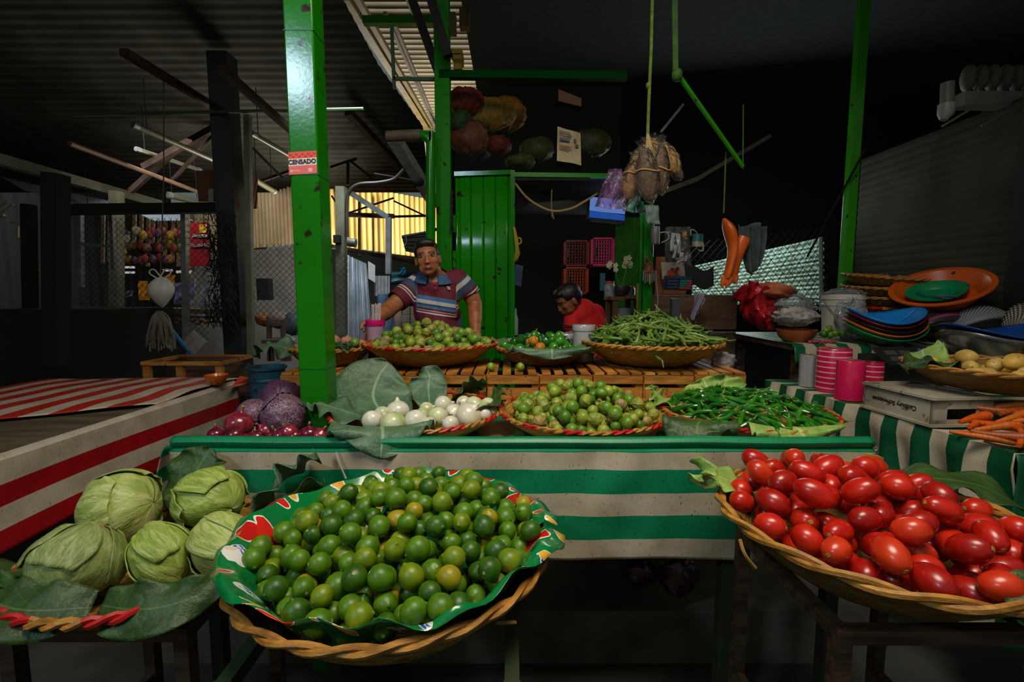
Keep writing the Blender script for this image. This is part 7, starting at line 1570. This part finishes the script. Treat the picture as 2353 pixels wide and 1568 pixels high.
# ================================================================ people: one continuous body each, clothes as children
def remesh(g, vox, name, iters=4):
    me = g.mesh('tmp', [], False); o = bpy.data.objects.new('tmp', me); COL.objects.link(o)
    r = o.modifiers.new('r', 'REMESH'); r.mode = 'VOXEL'; r.voxel_size = vox
    s = o.modifiers.new('s', 'SMOOTH'); s.iterations = iters; s.factor = .5
    m2 = bpy.data.meshes.new_from_object(o.evaluated_get(bpy.context.evaluated_depsgraph_get())); bpy.data.objects.remove(o); m2.name = name
    m2.polygons.foreach_set('use_smooth', [True] * len(m2.polygons)); return m2
def limb(g, pts, rs, n=14, flat=1.0):
    """tapering limb with rounded ends"""
    P = [V(p) for p in pts]; N = 14; Q = spline(P, N); m = len(P) - 1; R = []
    for i in range(N + 1):
        t = i / N * m; k = min(int(t), m - 1); R.append(lerp(rs[k], rs[k + 1], t - k))
    g.tube(Q, R, n, flat=flat); g.ball(Q[0], R[0], 12, 8); g.ball(Q[-1], R[-1], 12, 8)
def cut(me, co, no):
    import bmesh
    bm = bmesh.new(); bm.from_mesh(me); bmesh.ops.bisect_plane(bm, geom=bm.verts[:] + bm.edges[:] + bm.faces[:], plane_co=co, plane_no=no, clear_outer=True); bm.to_mesh(me); bm.free()
def frame(x, y, Y): return W(x, y, Y)
def skin(name, a, b): return mat(name, a, b, 30, .5, .05, bscale=120, sss=.0)
def hand(g, wrist, d, pn, size=1.0, curl=.5, thumb=1):
    """palm, four unequal bent fingers and a thumb from the side of the palm; d: finger direction, pn: palm normal"""
    d = V(d).normalized(); pn = (V(pn) - d * V(pn).dot(d)).normalized(); s = d.cross(pn) * thumb; S = size
    c = V(wrist)
    for k in range(4):
        o = s * (.027 - .018 * k) * S; base = c + d * (.088 - .004 * abs(k - 1)) * S + o
        limb(g, [c + o * .6, c + d * .045 * S + o, base], [.017 * S, .0155 * S, .0115 * S], 10)
        L = [.068, .076, .070, .055][k] * S; a1, a2 = curl * .7, curl * 1.5
        p1 = base + (d * math.cos(a1) + pn * math.sin(a1)) * L * .48; p2 = p1 + (d * math.cos(a2) + pn * math.sin(a2)) * L * .52
        limb(g, [base, p1, p2], [.0105 * S, .0092 * S, .0075 * S], 8)
    t0 = c + d * .025 * S + s * .03 * S; t1 = t0 + (d * .6 + s * .7 + pn * .35).normalized() * .038 * S; t2 = t1 + (d * .8 + s * .1 + pn * .5).normalized() * .03 * S
    limb(g, [c + d * .01 * S + s * .012 * S, t0, t1, t2], [.017 * S, .0155 * S, .0115 * S, .009 * S], 8)
def headgeo(g, M, s=1.0):
    """M places the head: origin between the ears, -Y is the face"""
    add = lambda c, r, R=None: g.ball(M @ V(c), tuple(q * s for q in r), 18, 14, R=M.to_3x3().normalized() if R is None else M.to_3x3().normalized() @ R)
    S = lambda *c: V(c) * s
    add(S(0, .012, .045), (.078, .097, .082)); add(S(0, -.018, -.01), (.067, .078, .085)); add(S(0, -.035, -.052), (.057, .056, .05)); add(S(0, -.062, -.088), (.028, .028, .021))
    add(S(0, -.05, .03), (.062, .047, .045))
    for k in (-1, 1):
        add(S(k * .040, -.060, -.016), (.025, .022, .024)); add(S(k * .038, -.042, -.058), (.024, .03, .032)); add(S(k * .030, -.086, .030), (.024, .012, .0075)); add(S(k * .078, .012, -.008), (.009, .02, .032)); add(S(k * .0105, -.106, -.031), (.010, .011, .008))
    add(S(0, -.098, -.008), (.0095, .018, .028), Euler((-.35, 0, 0)).to_matrix()); add(S(0, -.109, -.029), (.0125, .013, .0105)); add(S(0, -.087, -.060), (.027, .018, .016))
    add(S(0, -.1005, -.0565), (.021, .0085, .0048)); add(S(0, -.0995, -.0665), (.019, .009, .0056))
def paint_face(me, M, s, mats):
    """lips and brows get their own slot; eyeballs are joined to the body mesh"""
    inv = M.inverted()
    for m in mats: me.materials.append(m)
    for p in me.polygons:
        c = inv @ p.center / s
        if c.y < -.085 and abs(c.z + .0615) < .0088 and abs(c.x) < .024: p.material_index = 1
        elif c.y < -.07 and abs(c.x) > .011 and abs(c.x) < .052 and abs(c.z - .034 + .10 * max(0, abs(c.x) - .034)) < .0048: p.material_index = 2
def join(me, g, mats):
    import bmesh
    base = len(me.materials)
    for m in mats: me.materials.append(m)
    t = g.mesh('t', [], True); bm = bmesh.new(); bm.from_mesh(me); n0 = len(bm.faces); bm.from_mesh(t); bm.faces.ensure_lookup_table()
    for f, mi in zip(bm.faces[n0:], g.m): f.material_index = base + mi; f.smooth = True
    bm.to_mesh(me); bm.free(); bpy.data.meshes.remove(t)
def cloth_attr(me, fn):
    """stripe coordinate along the garment written to the UVs: u picks body or sleeve, v runs along it"""
    uvl = me.uv_layers.new(name='UVMap') if not me.uv_layers else me.uv_layers[0]
    for l in me.loops: uvl.data[l.index].uv = fn(me.vertices[l.vertex_index].co)
# ---------------------------------------------------------------- the seller
SY = 2.92
sel = thing('person', 'young seller in maroon striped polo shirt leaning on the crates, hand at the pink cup', 'person', (-.42, SY, 0))
M_sk = skin('seller_skin', hx('a8683e'), hx('8a5230'))
Mh = Matrix.Translation(W(983, 597, SY - .10)) @ Euler((-.06, -.12, .13)).to_matrix().to_4x4(); HS = .9
P = lambda x, y, d=0: W(x, y, SY + d)
g = G(); headgeo(g, Mh, HS)
neck0, neck1 = P(1001, 660, .0), P(990, 618, -.06)
limb(g, [neck0, neck1], [.064, .058]); limb(g, [P(1001, 640, .03), P(985, 600, -.02)], [.056, .052])
shL, shR = P(956, 655, 0), P(1058, 646, 0); hipc = P(1015, 800, .06); chest = P(1003, 690, 0)
def torso(g, e=0.0):
    limb(g, [P(1001, 662, .0), P(1008, 715, .02), P(1014, 765, .02), hipc], [.115 + e, .128 + e, .125 + e, .12 + e], 20, .78)
    limb(g, [shL + V((.04, 0, -.02)), shR + V((-.04, 0, -.015))], [.072 + e, .072 + e], 14)
    limb(g, [P(985, 690, -.03), P(985, 720, -.03)], [.085 + e, .08 + e], 14); limb(g, [P(1025, 685, -.03), P(1025, 715, -.03)], [.085 + e, .08 + e], 14)
    limb(g, [P(1005, 742, -.02), P(1012, 775, -.02)], [.115 + e, .118 + e], 16, .9)
torso(g)
elR, wrR = P(895, 711, -.14), P(866, 733, -.30)
elL, wrL = P(1091, 700, .02), P(1092, 764, -.12)
arms = [([shL, P(928, 680, -.05), elR], [.062, .054, .046]), ([shR, P(1078, 672, .02), elL], [.06, .053, .046])]
for pts, rs in arms: limb(g, pts, rs)
limb(g, [elR, elR.lerp(wrR, .45), wrR], [.047, .045, .031]); limb(g, [elL, elL.lerp(wrL, .45), wrL], [.046, .044, .031])
hand(g, wrR, V((-.35, -.1, -.85)), V((.35, -.75, -.1)), 1.05, .55, 1)
hand(g, wrL, V((.0, -.55, -.75)), V((.1, .9, -.5)), 1.0, .35, -1)
for s_ in (-1, 1):                                    # legs, hidden by the crates
    hp = hipc + V((s_ * .09, 0, -.06)); kn = V((hp.x + s_ * .02, hp.y - .02, .50)); an = V((hp.x + s_ * .03, hp.y + .03, .09)); limb(g, [hp, kn, an], [.095, .062, .042]); limb(g, [an + V((0, .02, -.04)), an + V((s_ * .02, -.15, -.055))], [.045, .034])
me = remesh(g, .0062, 'person_body', 3)
lip, brow = plain('lip_brown', hx('8a4a38'), .45), plain('brow_black', (.012, .01, .009), .7)
me.materials.append(M_sk); paint_face(me, Mh, HS, [lip, brow])
ey = G()
for k in (-1, 1):
    c = Mh @ (V((k * .032, -.0835, .0145)) * HS); R3 = Mh.to_3x3()
    ey.ball(c, (.0135, .0085, .0052), 14, 10, 0, R3); ey.ball(Mh @ (V((k * .032 - .001, -.0905, .0140)) * HS), (.0056, .0032, .0056), 12, 8, 1, R3)
    ey.tube(spline([Mh @ (V((k * .032 + q * .016, -.0905 + .004 * q * q, .0203 - .004 * q * q)) * HS) for q in (-1, -.5, 0, .5, 1)], 8), .0022, 6, mi=1)
for k in (-1, 1): ey.ball(Mh @ (V((k * .007, -.1165, -.0375)) * HS), (.0038, .003, .0022), 8, 6, 1, Mh.to_3x3())
join(me, ey, [plain('eye_white', hx('b8a894'), .3), plain('eye_dark', (.01, .007, .005), .2)])
me.transform(Matrix.Translation(-sel.location)); link('body', me, sel)
def hairmesh(M, s, mm, parent, low=-.005, name='hair', back=-.05):
    g = G(); nz = smooth_noise(91)
    add = lambda c, r: g.ball(M @ (V(c) * s), tuple(q * s for q in r), 20, 16, R=M.to_3x3())
    add((0, .016, .052), (.084, .101, .084)); add((0, -.045, .098), (.06, .05, .032)); add((0, .05, .02), (.078, .065, .07)); add((.02, -.06, .095), (.045, .032, .024))
    me = remesh(g, .006, 'hair', 2); inv = M.inverted()
    import bmesh
    bm = bmesh.new(); bm.from_mesh(me); kill = []
    for f in bm.faces:
        c = inv @ f.calc_center_median() / s
        line = .074 - .02 * max(0, abs(c.x) - .045) / .03 if c.y < -.045 else (.02 if c.y < -.0 else -.045 if c.y > .03 else -.005 - .5 * c.y)
        if c.y < -.045 and abs(c.x) > .062: line = .045
        if c.z < line: kill.append(f)
    bmesh.ops.delete(bm, geom=kill, context='FACES'); bm.to_mesh(me); bm.free()
    me.transform(Matrix.Translation(-parent.location)); me.materials.append(mm); o = link(name, me, parent); return o
M_hair = mat('black_hair', (.012, .011, .011), (.006, .006, .006), 60, .45, .5, bscale=200)
hairmesh(Mh, HS, M_hair, sel)
# polo shirt
up = (P(1003, 640, 0) - P(1014, 790, 0)).normalized()
g = G(); torso(g, .011)
sleeve = [([shL + V((.02, 0, 0)), P(928, 680, -.05), P(908, 696, -.10)], [.076, .070, .066]), ([shR + V((-.02, 0, 0)), P(1076, 672, .02), P(1085, 686, .02)], [.075, .069, .066])]
for pts, rs in sleeve: limb(g, pts, rs, 14)
me = remesh(g, .007, 'polo_shirt', 4)
c1 = P(912, 693, -.09); d1 = (P(908, 696, -.10) - P(928, 680, -.05)).normalized(); c2 = P(1080, 678, .02); d2 = (P(1085, 686, .02) - P(1076, 668, .02)).normalized()
import bmesh
bm = bmesh.new(); bm.from_mesh(me); kill = []
for f in bm.faces:
    c = f.calc_center_median()
    if (c - c1).dot(d1) > 0 and (c - c1).length < .16: kill.append(f)
    elif (c - c2).dot(d2) > 0 and (c - c2).length < .13: kill.append(f)
    elif (c - P(998, 640, -.04)).length < .082 and c.z > P(998, 652, 0).z: kill.append(f)
bmesh.ops.delete(bm, geom=kill, context='FACES')
for v in bm.verts:
    if v.is_boundary:
        for cc, dd, rr in ((c1, d1, .16), (c2, d2, .13)):
            if (v.co - cc).length < rr: v.co -= dd * (v.co - cc).dot(dd)
bm.to_mesh(me); bm.free()
tz = P(1003, 640, 0)
def shirt_uv(co):
    # sleeve coordinate: distance past the shoulder seam, else distance down the chest (stripes run slightly tilted)
    sL = (co - shL - V((.035, 0, 0))).dot((P(928, 680, -.05) - shL).normalized()); sR = (co - shR + V((.028, 0, 0))).dot((P(1078, 672, .02) - shR).normalized())
    if co.x < shL.x + .02 and sL > .0: return (.5, sL / .2)
    if co.x > shR.x - .03 and sR > -.0 and co.x > P(1052, 660, 0).x: return (.5, sR / .2)
    ax = V((.16, 0, 1)).normalized(); return (0, (tz - co).dot(ax) / .5)
cloth_attr(me, shirt_uv)
m, n, l, b = nt('polo_jersey'); uv = n.new('ShaderNodeUVMap'); sx = n.new('ShaderNodeSeparateXYZ'); l.new(uv.outputs[0], sx.inputs[0])
MA, BL, WH, NV, LV = hx('5e0f22'), hx('3c6a94'), hx('b8b4b4'), hx('34425e'), hx('4e3a5e')
def pk(px): return ((px - 640) * SY / F / .5)
body = ramp(n, l, sx.outputs[1], [(0, MA), (pk(681), BL), (pk(690), WH), (pk(697.5), NV), (pk(702), BL), (pk(707), MA), (pk(711.5), WH), (pk(713), MA), (pk(716), WH), (pk(719), MA), (pk(738), LV), (pk(741), MA), (pk(752), LV), (pk(756), MA), (pk(768), LV), (pk(771), MA)], 'CONSTANT').outputs[0]
slv = ramp(n, l, sx.outputs[1], [(0, NV), (.06, WH), (.2, NV), (.42, MA), (.5, WH), (.54, MA), (.58, WH), (.61, MA), (.92, NV)], 'CONSTANT').outputs[0]
col = mixc(n, l, math_(n, l, 'GREATER_THAN', sx.outputs[0], .25), body, slv); l.new(col, b.inputs['Base Color']); setp(b, rough=.8); t_ = noise(n, l, 160, 2); bump(n, l, b, t_.outputs['Fac'], .15, .002)
me.transform(Matrix.Translation(-sel.location)); me.materials.append(m); sh_ = link('polo_shirt', me, sel)
# collar, buttons, chest emblem
cg = G(); nc = P(996, 645, -.02)
M_col = plain('collar_blue', hx('35587c'), .8)
def collar(u, v):
    a_ = -PI / 2 + .28 + u * (2 * PI - .56); r_ = .081 + .045 * v; return nc + V((math.cos(a_) * r_ * 1.05 + .01, math.sin(a_) * r_ * .9 + .0, .058 - .058 * v - .028 * max(0, -math.sin(a_)) - .006 * math.cos(a_)))
o = put(cg.grid(collar, 40, 6), 'collar', M_col, sh_); solid(o, .005)
for x, y in ((999, 653), (1000, 662)): put(G().ball(P(x, y, -.137 + (662 - y) * .001), (.0055, .003, .0055), 10, 6), 'button', plain('button_pink', hx('c02058'), .4), sh_)
put(G().ball(P(1031, 663, -.118), (.009, .003, .011), 8, 6).ball(P(1028.5, 660, -.118), (.006, .003, .006), 8, 6).ball(P(1033.5, 665, -.118), (.005, .003, .006), 8, 6), 'chest_emblem', plain('emblem_pale', hx('b0a0a0'), .7), sh_)
g = G()
for s_ in (-1, 1):
    hp = hipc + V((s_ * .09, 0, -.06)); kn = V((hp.x + s_ * .02, hp.y - .02, .50)); an = V((hp.x + s_ * .03, hp.y + .03, .10)); limb(g, [hp, kn, an], [.108, .078, .062])
limb(g, [hipc + V((-.06, 0, .0)), hipc + V((.06, 0, .0))], [.128, .128])
me = remesh(g, .012, 'trousers', 3); me.transform(Matrix.Translation(-sel.location)); me.materials.append(plain('denim_dark', (.03, .035, .05), .9)); link('trousers', me, sel)
# ---------------------------------------------------------------- person in red, back turned, bending
BY = 3.88
p2 = thing('person', 'person in a red T-shirt bending down in the dark doorway, face turned away', 'person', (W(1345, 760, BY).x, BY, 0))
Q = lambda x, y, d=0: W(x, y, BY + d)
Mh2 = Matrix.Translation(Q(1309, 690, -.10)) @ Euler((.55, .1, -1.35)).to_matrix().to_4x4()
g = G(); headgeo(g, Mh2, 1.0)
limb(g, [Q(1328, 712, .0), Q(1312, 697, -.06)], [.06, .055])
hip2 = Q(1362, 835, .05)
def torso2(g, e=0): 
    limb(g, [Q(1338, 722, 0), Q(1352, 760, 0), Q(1358, 800, .02), hip2], [.115 + e, .15 + e, .145 + e, .13 + e], 18, .85); limb(g, [Q(1320, 730, -.05), Q(1366, 722, .08)], [.075 + e, .075 + e])
torso2(g)
eA, wA = Q(1312, 772, -.12), Q(1290, 800, -.2); eB, wB = Q(1384, 765, .05), Q(1372, 810, -.05)
limb(g, [Q(1318, 730, -.06), eA], [.058, .047]); limb(g, [eA, wA], [.045, .031]); limb(g, [Q(1370, 728, .08), eB], [.058, .047]); limb(g, [eB, wB], [.045, .031])
hand(g, wA, V((-.5, -.3, -.6)), V((.6, 0, -.4)), 1, .5, 1); hand(g, wB, V((-.2, -.3, -.8)), V((-.6, 0, 0)), 1, .5, -1)
for s_ in (-1, 1):
    hp = hip2 + V((s_ * .08, 0, -.05)); kn = V((hp.x - .08, hp.y - .1, .48)); an = V((hp.x + .02, hp.y + .04, .09)); limb(g, [hp, kn, an], [.095, .062, .042]); limb(g, [an, an + V((-.15, -.04, -.05))], [.045, .034])
me = remesh(g, .008, 'person_body', 3); me.materials.append(skin('second_skin', hx('9a5c38'), hx('7c4428'))); paint_face(me, Mh2, 1.0, [lip, brow]); me.transform(Matrix.Translation(-p2.location)); link('body', me, p2)
hairmesh(Mh2, 1.0, M_hair, p2)
g = G(); torso2(g, .013); limb(g, [Q(1318, 730, -.06), Q(1313, 765, -.11)], [.074, .068]); limb(g, [Q(1370, 728, .08), Q(1383, 758, .05)], [.074, .066])
me = remesh(g, .008, 'tshirt', 4)
bm = bmesh.new(); bm.from_mesh(me); k1 = Q(1313, 757, -.1); kill = [f for f in bm.faces if ((f.calc_center_median() - k1).length < .09 and f.calc_center_median().z < k1.z and f.calc_center_median().x < k1.x + .06) or (f.calc_center_median() - Q(1320, 704, -.03)).length < .07]
bmesh.ops.delete(bm, geom=kill, context='FACES'); bm.to_mesh(me); bm.free()
me.transform(Matrix.Translation(-p2.location)); me.materials.append(mat('tshirt_red', hx('e0101c'), hx('c80c16'), 4, .8)); ts_ = link('tshirt', me, p2)
for z in (744, 748): 
    put(G().tube([Q(1313, z, -.1) + V((math.cos(a_) * .074, math.sin(a_) * .074, .012 * math.sin(a_))) for a_ in np.linspace(0, 2 * PI, 20)[:-1]], .004, 5, closed=True), 'sleeve_band', plain('band_dark', (.03, .01, .01), .8), ts_)
g = G()
for s_ in (-1, 1):
    hp = hip2 + V((s_ * .08, 0, -.05)); kn = V((hp.x - .08, hp.y - .1, .48)); an = V((hp.x + .02, hp.y + .04, .1)); limb(g, [hp, kn, an], [.11, .078, .062])
me = remesh(g, .012, 'trousers', 3); me.transform(Matrix.Translation(-p2.location)); me.materials.append(plain('trouser_black', (.015, .015, .018), .9)); link('trousers', me, p2)
# ================================================================ light and view
def area(name, loc, to, size, power, col, spread=180, sy=None):
    l = bpy.data.lights.new(name, 'AREA'); l.energy = power; l.color = col; l.size = size; l.spread = math.radians(spread)
    if sy: l.shape = 'RECTANGLE'; l.size_y = sy
    o = bpy.data.objects.new(name, l); COL.objects.link(o); o.location = loc
    o.rotation_euler = (V(to) - V(loc)).to_track_quat('-Z', 'Y').to_euler(); return o
# daylight falling through the gap in the roof over the aisle
area('roof_gap_daylight', (.3, .45, 3.6), (.15, 1.75, .95), 1.3, 37, (1, .87, .70), 128, 1.0)
area('aisle_sky_light', (-2.2, -1.6, 3.6), (-.4, 1.8, 1.2), .34, 7, (.62, .82, 1.0), 75)
# daylight outside the translucent sheets, skylight spill, and fills added inside
area('yard_daylight', (-2.35, 8.3, 2.2), (-1.95, 7.0, 2.4), .9, 70, (1, .93, .8), 180)
area('yard_daylight_high', (-3.4, 9.6, 4.0), (-2.4, 7.0, 2.7), 2.0, 80, (1, .9, .72), 180)
area('hall_roof_fill', (-2.3, 6.0, 1.9), (-2.9, 5.2, 3.3), 1.2, 17, (1, .92, .75), 95)  # added fill that brightens the hall roof, standing for bounced yard light
area('skylight_spill', (-1.35, 4.2, 3.3), (-1.9, 5.4, 1.0), .6, 11, (.85, .94, 1), 80)
area('skylight_sun', (-.9, 7.6, 5.4), (-.9, 6.9, 4.2), 1.2, 50, (1, .93, .8), 180, 1.6)
area('eave_daylight', (-6.0, 8.4, 4.6), (-5.6, 6.4, 3.0), 2.0, 60, (.8, .9, 1), 180)
area('window_daylight', (2.4, 5.75, 1.9), (2.2, 4.8, 1.6), 1.2, 30, (.85, 1, .95), 180)
area('far_shop_fill', (-3.7, 5.0, 3.0), (-4.1, 6.2, 1.7), .8, 9, (1, .93, .85), 120)  # added fill that brightens the hung packets
area('doorway_fill', (.3, 4.3, 2.2), (.75, 5.2, 1.2), .4, 4, (1, .9, .75), 150)  # added fill for the crates and red shirt in the doorway
w = bpy.data.worlds.new('world'); SC.world = w; w.use_nodes = True
w.node_tree.nodes['Background'].inputs[0].default_value = (.85, 1, .95, 1); w.node_tree.nodes['Background'].inputs[1].default_value = .11
SC.view_settings.view_transform = 'Standard'; SC.view_settings.look = 'None'; SC.view_settings.gamma = 1; SC.view_settings.use_curve_mapping = False
SC.view_settings.exposure = 0
cy = SC.cycles
try:
    cy.max_bounces = 6; cy.diffuse_bounces = 3; cy.glossy_bounces = 3; cy.transmission_bounces = 4; cy.transparent_max_bounces = 12
    cy.caustics_reflective = False; cy.caustics_refractive = False; cy.sample_clamp_indirect = 3; cy.use_denoising = True
except Exception: pass
for o in list(bpy.data.objects):
    if o.type == 'EMPTY' and not o.children: bpy.data.objects.remove(o)
